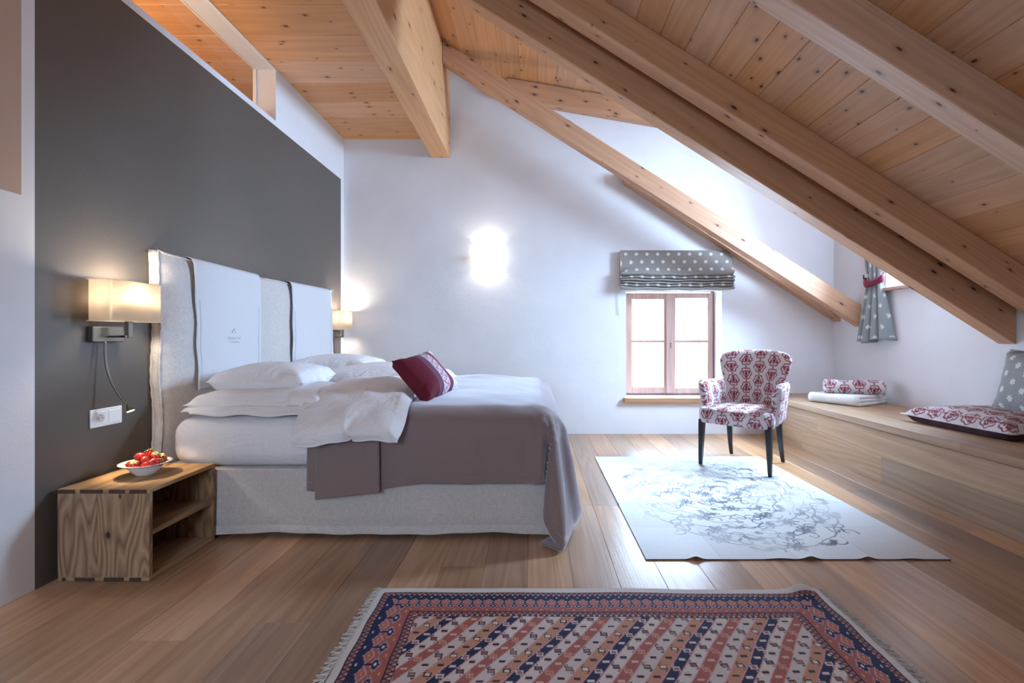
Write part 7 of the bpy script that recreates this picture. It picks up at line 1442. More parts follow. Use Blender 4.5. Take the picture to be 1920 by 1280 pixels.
# ================================================================ bedside lamps
def bedside_lamp(sy, label):
    """sy = depth of the shade centre; shallow rectangular shade along the wall"""
    rt = empty('wall_lamp', (LX, sy, 1.05), 0, label, 'wall lamp', 'bedside wall lamps')
    MB().box(0.001, .030, -.119, .046, -.022, .050, .003, 2).build('wall_plate', M_bronze, rt)
    MB().box(.030, .100, -.040, -.026, -.002, .010, .002, 1).build('bracket', M_bronze, rt)
    MB().box(.088, .100, -.040, .012, -.002, .010, .002, 1).build('shade_arm', M_bronze, rt)
    MB().box(.084, .104, -.014, .014, -.003, .085, .002, 1).build('upright', M_bronze, rt)
    x0, x1, y0, y1, z0, z1 = .028, .140, -.151, .151, .077, .267
    m = MB().box(x0, x1, y0, y1, z0, z1, 0)
    ve = [e for e in m.bm.edges if abs(e.verts[0].co.z - e.verts[1].co.z) > .05]
    bmesh.ops.bevel(m.bm, geom=ve, offset=.010, segments=4, affect='EDGES')
    cap = [f for f in m.bm.faces if abs(f.normal.z) > .9]
    bmesh.ops.delete(m.bm, geom=cap, context='FACES_ONLY')
    s = m.build('lamp_shade', M_shade, rt, ang=50)
    md = s.modifiers.new('s', 'SOLIDIFY'); md.thickness = .0015
    for z in (z0, z1):
        MB().tube([(x0, y0, z), (x1, y0, z), (x1, y1, z), (x0, y1, z)], .0020, 6, True).build('shade_ring', M_shade, rt)
    MB().cyl((.094, 0, .08), (.094, 0, .155), .013).build('lamp_holder', M_bronze, rt)
    MB().lathe([(0, .15), (.010, .155), (.020, .172), (.023, .190), (.018, .208), (0, .218)], 20, (.088, 0, 0)).build('bulb', M_bulb, rt, sm=True)
    pts = []
    ctrl = [(.030, -.056, -.022), (.034, -.060, -.10), (.050, -.060, -.18), (.085, -.055, -.26), (.130, -.047, -.325)]
    for t in range(29):
        f = t / 28 * 4; k = min(int(f), 3); u = f - k
        g = lambda q: Vector(ctrl[max(0, min(4, q))])
        p0, p1, p2, p3 = g(k - 1), g(k), g(k + 1), g(k + 2)
        pts.append(.5 * (2 * p1 + (p2 - p0) * u + (2 * p0 - 5 * p1 + 4 * p2 - p3) * u * u + (3 * p1 - p0 - 3 * p2 + p3) * u ** 3))
    MB().tube(pts, .0055, 8).build('flexible_neck', M_bronze, rt, sm=True)
    e = Vector(pts[-1]); d = Vector((.42, .05, -1)).normalized()
    MB().cyl(e, e + d * .030, .007, .018, 20).build('reading_light_head', M_bronze, rt, ang=40)
    MB().cyl(e + d * .029, e + d * .032, .014, .014, 16).build('reading_light_lens', M_led, rt)
    L = bpy.data.lights.new('bulb_light', 'POINT'); L.energy = 14; L.color = (1, .86, .68); L.shadow_soft_size = .05
    lo = bpy.data.objects.new('bulb_light', L); COL.objects.link(lo); lo.parent = rt; lo.location = (.088, 0, .212)
    S = bpy.data.lights.new('reading_spot', 'SPOT'); S.energy = 7; S.color = (1, .80, .52); S.spot_size = math.radians(85); S.spot_blend = .6; S.shadow_soft_size = .012
    so = bpy.data.objects.new('reading_spot', S); COL.objects.link(so); so.parent = rt; so.location = e + d * .04
    so.rotation_euler = Vector((.22, .06, -1)).to_track_quat('-Z', 'Y').to_euler()
    return rt


bedside_lamp(2.347, 'lit bedside lamp with cream rectangular shade above the wooden crate')
bedside_lamp(4.955, 'lit bedside lamp half hidden behind the headboard, by the back wall')

# wall up-and-down light
wlt = empty('wall_light', (-0.51, BY, 1.932), 0, 'small glowing white up-and-down light on the back wall', 'wall light')
MB().box(-.062, .062, -.085, -.015, -.035, .035, .006, 2).build('light_body', M_frost, wlt)
MB().box(-.04, .04, -.016, -.0005, -.04, .04, .002, 1).build('wall_mount', M_plastic, wlt)
for sgn in (1, -1):
    S = bpy.data.lights.new('up_down_spot', 'SPOT'); S.energy = 8; S.color = (1, .92, .80); S.spot_size = math.radians(120); S.spot_blend = .15; S.shadow_soft_size = .03
    so = bpy.data.objects.new('up_down_spot', S); COL.objects.link(so); so.parent = wlt; so.location = (0, -.050, .042 * sgn)
    so.rotation_euler = (0 if sgn < 0 else PI, 0, 0)

# socket and switch
sk = empty('socket_plate', (LX, 2.323, 0.666), 0, 'white double wall plate with a socket and a switch, beside the crate', 'socket')
MB().box(.0005, .010, -.085, .085, -.043, .043, .004, 2).build('cover_frame', M_plastic, sk)
mm = MB().box(.009, .013, -.070, -.006, -.031, .031, .002, 1).build('socket_insert', M_plastic, sk)
mm = MB(); mm.cyl((.0125, -.038, 0), (.0136, -.038, 0), .021, .021, 28); mm.build('socket_well', plain('socket_grey', (196, 196, 196), .5), sk)
mm = MB()
for q in (-.0095, .0095): mm.cyl((.0136, -.038 + q, 0), (.0142, -.038 + q, 0), .0026, None, 10)
mm.cyl((.0136, -.038, .011), (.0142, -.038, .011), .0022, None, 10); mm.build('pin_hole', M_dark, sk)
MB().box(.009, .0135, .006, .070, -.031, .031, .002, 1).build('rocker_switch', M_plastic, sk)

# ================================================================ crate bedside table
ct = empty('crate_table', (-1.856, 2.278, 0), 0, 'weathered open wooden crate used as a bedside table', 'crate')
cx0, cx1, cy0, cy1, ch = -.197, .197, -.214, .212, .397
t = .019
def cb(*a, bev=.003): return MB().box(*a, bev, 2)
cb(cx0, cx1, cy0, cy1, ch - t, ch).build('top_board', M_cratel, ct)
cb(cx0, cx1, cy0, cy1, 0.001, t).build('bottom_board', M_cratel, ct)
def side(yc0, yc1, rounded):
    r = .02
    for (a, b_) in ((cx0, cx0 + .170), (cx0 + .171, cx1 + .001)):
        m = MB().box(a, b_, yc0, yc1, t, ch - t, .0015, 1)
        m.build('side_board', M_crate, ct)
side(cy0 - .001, cy0 + t, True); side(cy1 - t, cy1, False)
# dovetails: side boards' tongues between the long boards' end grain
for zz0, zz1, slots in ((ch - t, ch, ((.005, .075), (.098, .195), (.222, .29), (.31, .385))), (0.001, t, ((.02, .035), (.075, .16), (.20, .285), (.31, .36)))):
    for s0, s1 in slots:
        MB().box(cx0 + s0, cx0 + s1, cy0 - .0035, cy0 + .012, zz0 + .001, zz1 - .002, .0015, 1).build('dovetail', M_endg, ct)
for z0_, z1_ in ((t, .20), (.201, ch - t)):
    MB().box(cx0, cx0 + .012, cy0 + t, cy1 - t, z0_, z1_, .0015, 1).build('back_board', M_cratel, ct)
cb(cx0 + .012, cx1 - .006, cy0 + t, cy1 - t, .190, .212).build('shelf', M_cratel, ct)

# bowl and strawberries
bw = empty('bowl', (-1.855, 2.287, ch), 0, 'white rimmed bowl full of strawberries on the wooden crate', 'bowl')
MB().lathe([(0, .0), (.036, .0), (.040, .004), (.056, .020), (.070, .040), (.078, .050), (.103, .057), (.104, .0595), (.078, .0545), (.066, .044), (.050, .022), (.034, .009), (0, .008)], 48).build('bowl_body', M_ceram, bw, sm=True)
def berry_mesh():
    m = MB().lathe([(0, .021), (.008, .020), (.0165, .013), (.0185, .004), (.0165, -.007), (.010, -.017), (.004, -.0215), (0, -.0225)], 18)
    return m
def calyx():
    bm = bmesh.new()
    for k in range(7):
        a = 2 * PI * k / 7
        pts = [(.002, -.0035, .0225), (.010, -.0042, .0235), (.019, 0, .019), (.010, .0042, .0235), (.002, .0035, .0225)]
        vs = [bm.verts.new(Matrix.Rotation(a, 4, 'Z') @ Vector(p)) for p in pts]
        bm.faces.new(vs)
    r = bmesh.ops.create_cone(bm, segments=6, radius1=.0012, radius2=.001, depth=.008, cap_ends=True, matrix=Matrix.Translation((0, 0, .026)))
    me = bpy.data.meshes.new('leaf_cap'); bm.to_mesh(me); bm.free(); return me
bo = berry_mesh().build('strawberry', M_berry, None, sm=True)
cme = calyx(); cme.materials.append(M_leaf)
co_ = link('leaf_cap', cme, None, bo)
mdd = co_.modifiers.new('s', 'SOLIDIFY'); mdd.thickness = .0008
spots = [(-.048, -.028, .052, 1.9, 0.3, 'strawberry at the left end of the bowl, leafy cap showing'),
         (-.012, -.046, .050, 0.4, 2.0, 'strawberry lowest at the front rim of the bowl'),
         (.030, -.038, .052, .9, 5.2, 'strawberry at the front of the bowl right of the centre'),
         (.060, -.006, .058, 1.3, 4.5, 'strawberry at the right end of the bowl'),
         (-.030, .008, .084, 1.75, .6, 'large dark strawberry on top of the heap, pale leaf cap facing out'),
         (.012, -.018, .076, 1.65, 5.6, 'strawberry in the middle of the heap with a wide pale leaf cap'),
         (.004, .024, .088, .3, 1.0, 'strawberry at the very top back of the heap'),
         (.036, .014, .080, .5, 2.6, 'strawberry top right of the heap'),
         (-.052, .026, .060, .6, 3.6, 'strawberry at the back left of the bowl'),
         (.046, .044, .062, .5, 2.2, 'strawberry at the back right of the bowl'),
         (-.006, .056, .060, .7, 1.2, 'strawberry at the back rim of the bowl next to the wall'),
         (.066, -.034, .066, 1.6, 5.0, 'strawberry resting on the right front rim')]
for i, (x, y, z, tilt, az, lab) in enumerate(spots):
    if i == 0: r = bo; c2 = co_
    else:
        r = bo.copy(); COL.objects.link(r)
        c2 = co_.copy(); COL.objects.link(c2); c2.parent = r
    r.location = (-1.855 + x, 2.287 + y, ch + z)
    r.rotation_euler = (tilt, .2 * math.sin(i), az - 2.2)
    s_ = 1.0 + .12 * math.sin(i * 2.3)
    r.scale = (s_, s_, s_)
    tag(r, lab, 'strawberry', 'strawberries in the bowl')
# ================================================================ PATTERNED RUG (front)
def rug_cols(x, y, W, D):
    """x,y metres from the back-left corner, y towards the camera"""
    c = np.empty((x.size, 3), np.float32); c[:] = L3((214, 206, 202))
    sel = .034
    xl = x - .03; xr = (W - .03) - x; yt = y - sel; yb = (D - sel) - y
    d = np.minimum(np.minimum(xl, xr), np.minimum(yt, yb))
    along_x = np.minimum(yt, yb) <= np.minimum(xl, xr)
    s = np.where(along_x, x, y * 1.0)
    G1, MB_, G2 = .027, .12, .033
    NAVY, RUST, PEACH, CREAM, DK = (34, 40, 78), (168, 96, 88), (196, 142, 116), (216, 206, 200), (62, 34, 52)
    def guard(m, t, p=.022):
        pick(c, m, (158, 112, 108))
        tt = t / .03
        z = np.abs(((s / p) % 1) - .5) * 2
        pick(c, m & (np.abs(tt - .15 - .7 * z) < .16), DK)
        pick(c, m & ((t < .0035) | (t > .0255)), (52, 34, 60))
        pick(c, m & (np.abs(((s / p) % 1) - .5) < .12) & (np.abs(tt - .75) < .14), (206, 178, 170))
    guard((d >= 0) & (d < G1), d)
    m = (d >= G1) & (d < G1 + MB_)
    t = d - G1
    p = np.where(along_x, .0440, .090)
    q = np.where(along_x, 1.0, 2.0)
    a = (s / p - np.floor(s / p) - .5) * p / q       # navy flower centred
    a2 = ((s / p + .5) - np.floor(s / p + .5) - .5) * p / q
    pick(c, m, RUST)
    wavy = .050 + .010 * np.cos(2 * PI * s / p)
    pick(c, m & (t < wavy - .002), NAVY)
    pick(c, m & (np.abs(t - wavy) < .003), (188, 160, 164))
    def cross(a, b, R):
        st = .0045
        aa = np.floor(np.abs(a) / st + .5) * st; ab = np.floor(np.abs(b) / st + .5) * st
        return (aa + ab) < R
    # navy flower low, rust flower high
    n1 = cross(a, t - .078, .0205); n0 = cross(a, t - .078, .0165)
    pick(c, m & n1, (188, 160, 164)); pick(c, m & n0, NAVY)
    pick(c, m & (np.abs(a) < .003) & (t > .03) & (t < .075), NAVY)
    pick(c, m & (np.hypot(a, t - .078) < .0042), (206, 210, 224))
    r1 = cross(a2, t - .044, .0205); r0 = cross(a2, t - .044, .0170)
    pick(c, m & r1, (188, 160, 164)); pick(c, m & r0, (176, 104, 92))
    pick(c, m & (np.hypot(a2, t - .044) < .0040), (226, 150, 96))
    pick(c, m & (np.hypot(a, t - .014) < .0038), (200, 204, 220))
    pick(c, m & (np.hypot(a2, t - .104) < .0040), (226, 160, 110))
    pick(c, m & ((t < .002) | (t > .1175)), (44, 30, 54))
    guard((d >= G1 + MB_) & (d < G1 + MB_ + G2), (d - G1 - MB_) * .9)
    # field
    f = d >= G1 + MB_ + G2
    P = .2517
    sk = .73
    wob = .003 * np.sin(y * 23 + x * 4)
    wv = (x + sk * y + wob) / P + .045
    k = np.floor(wv); h = wv - k
    edges = [(0, .18, NAVY), (.18, .38, CREAM), (.38, .58, RUST), (.58, .80, (208, 196, 192)), (.80, 1.0, PEACH)]
    for (e0, e1_, cc) in edges:
        mm = f & (h >= e0) & (h < e1_); pick(c, mm, cc)
        wd = (e1_ - e0) * P; ce_ = (h - (e0 + e1_) / 2) * P
        # motif lattice: pairs along y
        ph = .0 if cc in (NAVY, RUST) else .021
        py = .047
        yy = (y + ph + k * .013) / py; jy = np.floor(yy); b = (yy - jy - .5) * py
        a = ce_ + sk * b * 0 - 0
        # undo the slant so motifs sit square
        a = ce_ - sk * 0 + b * -sk
        big = (jy % 2) == 0
        if cc == NAVY: o1, i1, s1_ = (214, 206, 204), (164, 108, 104), (220, 204, 198)
        elif cc == CREAM: o1, i1, s1_ = (44, 54, 70), (150, 84, 84), (58, 26, 46)
        elif cc == RUST: o1, i1, s1_ = (206, 160, 142), (176, 104, 92), (216, 180, 164)
        elif cc == PEACH: o1, i1, s1_ = (70, 48, 46), (222, 214, 208), (46, 44, 66)
        else: o1, i1, s1_ = (46, 56, 70), (176, 120, 104), (60, 34, 56)
        R = np.abs(a) < .0125; Q = np.abs(b) < .0105
        body = mm & big & R & Q
        pick(c, body, o1)
        pick(c, mm & big & (np.abs(a) < .0085) & (np.abs(b) < .0065), i1)
        if cc == RUST: pick(c, mm & big & (np.abs(a) < .0022) & (np.abs(b) < .006), o1)
        # hooks
        for sg in (1, -1):
            ha, hb = a * sg, b * sg
            hk = ((np.abs(ha - .0115) < .0022) & (hb > .008) & (hb < .022)) | ((np.abs(hb - .0205) < .0022) & (ha > .002) & (ha < .0135)) | ((np.abs(ha - .0035) < .002) & (hb > .0145) & (hb < .0215))
            pick(c, mm & big & hk, o1)
        pick(c, mm & ~big & (np.abs(a) < .0115) & (np.abs(b) < .0058), s1_)
        if cc in (CREAM,): pick(c, mm & ~big & (np.abs(a) < .010) & (np.abs(np.abs(b) - .011) < .0016), (196, 140, 140))
    ln = f & ((np.abs(h - .0) < .012) | (h > .988) | (np.abs(h - .18) < .010))
    pick(c, ln, (206, 150, 150))
    for e_ in (.38, .58, .80):
        pick(c, f & (np.abs(h - e_) < .010), (204, 168, 164))
    return c


RW, RD = 1.915, 1.28
rg = empty('patterned_rug', (-.637, 1.985, 0), 0, 'hand-knotted rug with navy and rust border and slanting striped field, in the foreground', 'rug')
rg.scale = (.94, .94, 1)
st = .003
nx, ny = int(RW / st), int(.80 / st)
def rug_grid(y0, y1, ny, nx):
    v, u = np.mgrid[0:1:(ny + 1) * 1j, 0:1:(nx + 1) * 1j]
    x = u.ravel() * RW; y = y0 + (y1 - y0) * v.ravel()
    lift = .022 * np.exp(-((x - 1.84) / .05) ** 2 - ((y - .0) / .05) ** 2)
    z = .011 + .0012 * np.sin(x * 7 + y * 3) + .0008 * np.sin(y * 19 - x * 5) + lift
    wx = .004 * np.sin(y * 9) + .002 * np.sin(y * 31)
    wy = .005 * np.sin(x * 3.1) + .002 * np.sin(x * 13)
    return np.stack([x + wx * (x / RW * 2 - 1), -y + wy, z], 1), rug_cols(x, y, RW, RD)
P, C = rug_grid(0, .80, ny, nx)
npmesh('knotted_pile', P, grid_faces(nx, ny, 0, True), M_rug, rg, C)
P, C = rug_grid(.80, RD, 60, 320)
npmesh('knotted_pile', P, grid_faces(320, 60, 0, True), M_rug, rg, C)
# woven base slab that gives the edge its thickness
MB().box(.01, RW - .01, -RD + .01, -.012, .001, .009).build('rug_backing', M_fringe, rg)
# fringes at both short ends
def fringe(x0, sgn, name='fringe'):
    R_ = np.random.RandomState(5 + (sgn > 0)); V = []; F = []
    n = 300
    for i in range(n):
        y = .002 + RD * i / n + R_.uniform(-.001, .001)
        L_ = .040 + R_.uniform(-.012, .008); dy = R_.uniform(-.012, .012)
        b = len(V); hw = .0017
        for k in range(4):
            f = k / 3; xx = x0 + sgn * L_ * f; yy = y + dy * f * f
            z = .010 * (1 - f) + .0035 + .003 * math.sin(f * 3 + i)
            for a_, zz in ((-hw, 0), (0, .002), (hw, 0)): V.append((xx, -(yy + a_ * (1 - .5 * f)), z + zz))
        for k in range(3):
            o = b + k * 3
            F += [(o, o + 1, o + 4, o + 3), (o + 1, o + 2, o + 5, o + 4), (o + 2, o, o + 3, o + 5)]
    o = npmesh(name, np.array(V), np.array(F), M_fringe, rg); o['kind'] = 'stuff'
fringe(.004, -1); fringe(RW - .004, 1)

# ================================================================ PALE PATCHWORK RUG
PW, PD = 1.50, 2.14
pr = empty('pale_rug', (.523, 4.20, 0), 0, 'pale patchwork hide rug printed with uneven grey floral scrolls, under the armchair', 'rug')
pr.scale = (.958, .9065, 1)
st = .004
nx, ny = int(PW / st), int(PD / st)
img = np.zeros((ny + 1, nx + 1), np.float32)


def stamp(pts, r):
    """polyline in metres, half width r"""
    pts = np.asarray(pts)
    for (x0, y0), (x1, y1) in zip(pts[:-1], pts[1:]):
        i0, i1 = int((min(x0, x1) - r) / st) - 1, int((max(x0, x1) + r) / st) + 2
        j0, j1 = int((min(y0, y1) - r) / st) - 1, int((max(y0, y1) + r) / st) + 2
        i0, j0 = max(i0, 0), max(j0, 0); i1, j1 = min(i1, nx + 1), min(j1, ny + 1)
        if i0 >= i1 or j0 >= j1: continue
        Y, X = np.mgrid[j0:j1, i0:i1] * st
        dx_, dy_ = x1 - x0, y1 - y0; L_ = dx_ * dx_ + dy_ * dy_ + 1e-9
        t = np.clip(((X - x0) * dx_ + (Y - y0) * dy_) / L_, 0, 1)
        d = np.hypot(X - x0 - t * dx_, Y - y0 - t * dy_)
        img[j0:j1, i0:i1] = np.maximum(img[j0:j1, i0:i1], np.clip((r - d) / st + .5, 0, 1))


def flower(cx, cy, R, n, rot, r):
    th_ = np.linspace(0, 2 * PI, 8 * n + 1)
    rr = R * (.72 + .28 * np.cos(n * th_ + rot))
    stamp(np.stack([cx + rr * np.cos(th_), cy + rr * np.sin(th_)], 1), r)
    stamp(np.stack([cx + R * .3 * np.cos(th_), cy + R * .3 * np.sin(th_)], 1), r)


def heart(cx, cy, s, rot, r):
    t_ = np.linspace(0.3, 2 * PI - .3, 26)
    x = .062 * 16 * np.sin(t_) ** 3; y = .062 * (13 * np.cos(t_) - 5 * np.cos(2 * t_) - 2 * np.cos(3 * t_) - np.cos(4 * t_))
    x, y = x * s, y * s
    stamp(np.stack([cx + x * math.cos(rot) - y * math.sin(rot), cy + x * math.sin(rot) + y * math.cos(rot)], 1), r)


def scroll(cx, cy, R, a0, turns, sg, r):
    t_ = np.linspace(0, 1, 26)
    a_ = a0 + sg * turns * 2 * PI * t_; rr = R * (1 - .8 * t_)
    stamp(np.stack([cx + rr * np.cos(a_), cy + rr * np.sin(a_)], 1), r)


PR = random.Random(11)
cxr, cyr = .74, 1.10
for ring, (ra, rb, n) in enumerate(((.10, .15, 6), (.21, .30, 9), (.31, .46, 12), (.41, .61, 15), (.50, .76, 18), (.60, .90, 20))):
    for k in range(n):
        a_ = 2 * PI * k / n + ring * .35
        x, y = cxr + ra * math.cos(a_), cyr + rb * math.sin(a_)
        if not (.08 < x < PW - .08 and .10 < y < PD - .12): continue
        q = (k + ring) % 3
        if PR.random() < .5: flower(x + .05, y - .04, .022, 5, k, .004)
        if q == 0:
            flower(x, y, .055, 6, 0, .0048); flower(x, y, .028, 5, 1, .004)
        elif q == 1: heart(x, y, .045, a_ - PI / 2, .0052)
        else:
            for u in range(5):
                b_ = a_ + (u - 2) * .5
                flower(x + .05 * math.cos(b_), y + .05 * math.sin(b_), .018, 4, u, .0048)
        for u in range(2):
            b_ = PR.uniform(0, 6.28)
            scroll(x + .07 * math.cos(b_), y + .07 * math.sin(b_), .05, b_, .8, PR.choice((-1, 1)), .0045)
        x2, y2 = cxr + ra * math.cos(a_ + 2 * PI / n), cyr + rb * math.sin(a_ + 2 * PI / n)
        mx_, my_ = (x + x2) / 2 * 1.0 + .03 * math.cos(a_), (y + y2) / 2 + .03 * math.sin(a_)
        stamp([(x, y), ((x + mx_) / 2 + .02, (y + my_) / 2 - .01), (mx_, my_), ((x2 + mx_) / 2 - .02, (y2 + my_) / 2 + .01), (x2, y2)], .004)
v, u = np.mgrid[0:ny + 1, 0:nx + 1] * st
x, y = u.ravel(), v.ravel()
pxn, pyn = .375, .4283
pi_, pj_ = np.floor(x / pxn), np.floor(y / pyn)
hsh = np.modf(np.abs(np.sin(pi_ * 12.9898 + pj_ * 78.233) * 43758.5453))[0]
C = np.empty((x.size, 3), np.float32); C[:] = L3((226, 226, 226))
C *= (0.90 + .14 * hsh)[:, None]
cl = .5 + .5 * np.sin(x * 9 + 2 * np.sin(y * 5)) * np.sin(y * 7 + x * 3)
C *= (0.97 + .05 * cl)[:, None]
seam = (np.abs((x / pxn + .5) % 1 - .5) * pxn < .0035) | (np.abs((y / pyn + .5) % 1 - .5) * pyn < .0035)
seam &= (x > .02) & (y > .02)
C[seam] *= .88
print_strength = .46 + .40 * np.sin(x * 5.1 + 1.5) * np.sin(y * 3.3 + .5) + .18 * np.sin(x * 23 + y * 17) + .25 * (x / PW) + .12 * (y / PD)  # print weaker in broad patches, such as the left middle
print_strength = np.clip(print_strength, .18, .95)
am = img.ravel() * print_strength
C = C * (1 - am[:, None]) + L3((74, 80, 92)) * am[:, None]
z = .0055 + .0009 * np.sin(x * 8) * np.sin(y * 6)
fe = np.exp(-(PD - y) / .03)
z += fe * (.013 * np.exp(-((x - .245) / .03) ** 2) + .014 * np.exp(-((x - .81) / .035) ** 2) + .012 * np.exp(-((x - 1.09) / .03) ** 2) + .005 * np.exp(-((x - .66) / .06) ** 2) + .004 * np.exp(-((x - 1.3) / .05) ** 2))
le = np.exp(-x / .02)
z += le * .006 * sum(np.exp(-((y - q) / .015) ** 2) for q in (.25, .47, .55, .95, 1.32))
P = np.stack([x, -y, z], 1)
o = npmesh('printed_hide', P, grid_faces(nx, ny, 0, True), M_hide, pr, C)
n_ = 240
V = []; F = []
per = [(PW * i / n_, PD) for i in range(n_ + 1)] + [(PW, PD - PD * i / 60) for i in range(1, 61)] + [(PW - PW * i / 30, 0) for i in range(1, 31)] + [(0, PD * i / 200) for i in range(1, 200)]
def zed(x, y):
    i, j = min(int(round(x / st)), nx), min(int(round(y / st)), ny)
    return z[j * (nx + 1) + i]
for (a_, b_) in per:
    zz = zed(a_, b_); V += [(a_, -b_, zz - .0003), (a_, -b_, max(zz - .005, .0004) if zz > .008 else .0004)]
n2 = len(per)
for i in range(n2):
    j = (i + 1) % n2; F.append((2 * i, 2 * i + 1, 2 * j + 1, 2 * j))
npmesh('leather_edge', np.array(V), np.array(F), plain('leather_edge', (78, 46, 34), .8), pr, sm=False)

# ================================================================ ARMCHAIR
ch_ = empty('armchair', (1.733, 3.955, .0), math.radians(-42.8), 'upholstered armchair with burgundy damask on white and tapered black legs', 'armchair')
ch_.scale = (.98, .98, .935)


def puffy(name, nu, nv, fn, thick, mat, parent, uvs, pu=6, pv=8, pattern=damask):
    """closed panel: fn(u,v)->centre point, normal. u in [-1,1], v in [0,1]"""
    U = np.linspace(-1, 1, nu + 1); Vv = np.linspace(0, 1, nv + 1)
    # denser at edges
    U = np.sin(U * PI / 2) * .5 + U * .5
    Vv = (np.sin((Vv - .5) * PI) * .5 + .5) * .5 + Vv * .5
    A = np.zeros((nv + 1, nu + 1, 3)); B = np.zeros((nv + 1, nu + 1, 3)); UV = np.zeros((nv + 1, nu + 1, 2))
    for j, v in enumerate(Vv):
        for i, u in enumerate(U):
            c_, n_2 = fn(u, v)
            T_ = (thick(u, v) if callable(thick) else thick) * math.sqrt(max(0, 1 - abs(u) ** pu)) * math.sqrt(max(0, 1 - abs(2 * v - 1) ** pv))
            n_2 = Vector(n_2).normalized()
            A[j, i] = Vector(c_) + n_2 * T_; B[j, i] = Vector(c_) - n_2 * T_
            UV[j, i] = uvs(u, v)
    N = (nu + 1) * (nv + 1)
    P = np.concatenate([A.reshape(-1, 3), B.reshape(-1, 3)])
    F = np.concatenate([grid_faces(nu, nv), grid_faces(nu, nv, N, True)])
    q = UV.reshape(-1, 2)
    C = np.concatenate([pattern(q[:, 0], q[:, 1]), pattern(q[:, 0] + .03, q[:, 1] + .05)])
    o = npmesh(name, P, F, mat, parent, C)
    bm = bmesh.new(); bm.from_mesh(o.data); bmesh.ops.remove_doubles(bm, verts=bm.verts, dist=1e-5)
    bmesh.ops.recalc_face_normals(bm, faces=bm.faces); bm.to_mesh(o.data); bm.free(); smooth(o.data)
    return o


# back: local front = -y
def backfn(u, v):
    z = .40 + .60 * v
    hw = np.interp(v, [0, .35, .55, .72, .88, 1.0], [.235, .235, .25, .285, .300, .285])
    # rounded top corners
    if v > .80: hw *= math.sqrt(max(0.0, 1 - ((v - .80) / .2) ** 4 * .10))
    x = hw * u
    top = -.02 * abs(u) ** 6 * v
    y = .215 + .085 * v ** 1.3 - .085 * u * u + .01
    return (x, y, z + top - .02 * u * u * max(0, (v - .8)) / .2), (0.55 * u * -1, -1, -.12)


puffy('backrest', 150, 150, backfn, .038, M_attr, ch_, lambda u, v: (u * .27 + .02, v * .60))
def armfn(sg):
    def f(u, v):
        # u along depth (-1 front .. 1 back), v height
        t = (u + 1) / 2
        y = -.175 + .40 * t
        ztop = np.interp(t, [0, .12, .3, .7, 1], [.705, .735, .735, .725, .72])
        z = .385 + (ztop - .385) * v
        x = sg * (.262 + .030 * v ** 2 + .018 * (1 - t) - .035 * t * t)
        y += -.02 * v * (1 - t)
        return (x, y, z), (sg, 0, .25 * v)
    return f
for sg in (-1, 1):
    puffy('armrest', 110, 90, armfn(sg), lambda u, v: .036 + .010 * v, M_attr, ch_, lambda u, v: (u * .2 + .3 + .01, v * .34 + .03), 10, 6)
# seat: domed cushion box
def seat():
    n, m_ = 150, 150
    u = np.linspace(-1, 1, n + 1); v = np.linspace(-1, 1, m_ + 1)
    Vg, Ug = np.meshgrid(v, u, indexing='ij')
    # unwrapped box: radial profile on rounded square
    R = np.maximum(np.abs(Ug), np.abs(Vg))
    # fraction < .72 = top, beyond = side
    k = .74
    sc = np.where(R > k, k / np.maximum(R, 1e-6), 1.0)
    fx, fy = Ug * sc / k, Vg * sc / k
    # round the corners slightly
    rr = np.maximum(np.hypot(fx, fy), 1e-6); lim = 1.30
    sq = np.minimum(1, lim / rr); fx, fy = fx * sq, fy * sq
    w0, w1, dep0, dep1 = .292, .245, -.285, .26
    fyy = dep0 + (dep1 - dep0) * (fy + 1) / 2
    hw = w0 + (w1 - w0) * (fy + 1) / 2
    X = hw * fx; Y = fyy - .022 * (1 - fx ** 2) * (1 - (fy + 1) / 2)
    s_ = np.clip((R - k) / (1 - k), 0, 1)
    Z = .508 + .020 * (1 - fx ** 2) * (1 - fy ** 2) - .012 * np.clip((R / k), 0, 1) ** 10
    bul = .012 * np.sin(PI * np.clip(s_, 0, 1) ** .7)
    Z = Z - s_ * .120
    X = X * (1 + .03 * np.sin(PI * s_)); Y = Y + np.where(np.abs(fy) > .9, np.sign(fy), 0) * bul
    P = np.stack([X, Y, Z], -1).reshape(-1, 3)
    UVx = (X / np.maximum(hw, .1) * .27).ravel(); UVy = (Y + np.where(fy < -.9, -s_ * .12, 0)).ravel()
    UVx = UVx + np.where(np.abs(fx) > .95, np.sign(fx) * s_ * .12, 0).ravel()
    o = npmesh('seat', P, grid_faces(n, m_), M_attr, ch_, damask(UVx + .01, UVy + .02))
    MB().box(-.23, .23, -.25, .24, .385, .42, .01, 1).build('seat_frame', M_fringe, ch_)
seat()
# legs
def leg(x, y, sx, sy, back):
    m = MB(); V = []
    n = 9
    for k in range(n):
        f = k / (n - 1); z = .40 * (1 - f)
        hw = .023 - .010 * f
        off = (.075 * f ** 2 if back else 0)
        ox = x + sx * (.012 * f); oy = y + off + (0 if back else -.005 * f)
        V.append([m.bm.verts.new((ox + a_ * hw, oy + b_ * hw, z)) for a_, b_ in ((-1, -1), (1, -1), (1, 1), (-1, 1))])
    for A, B in zip(V, V[1:]):
        for i in range(4): m.bm.faces.new((A[i], A[(i + 1) % 4], B[(i + 1) % 4], B[i]))
    m.bm.faces.new(V[0]); m.bm.faces.new(V[-1][::-1])
    vert = [e for e in m.bm.edges if abs(e.verts[0].co.z - e.verts[1].co.z) > .02]
    bmesh.ops.bevel(m.bm, geom=vert, offset=.004, segments=2, affect='EDGES')
    m.build('leg', M_black, ch_, ang=50)
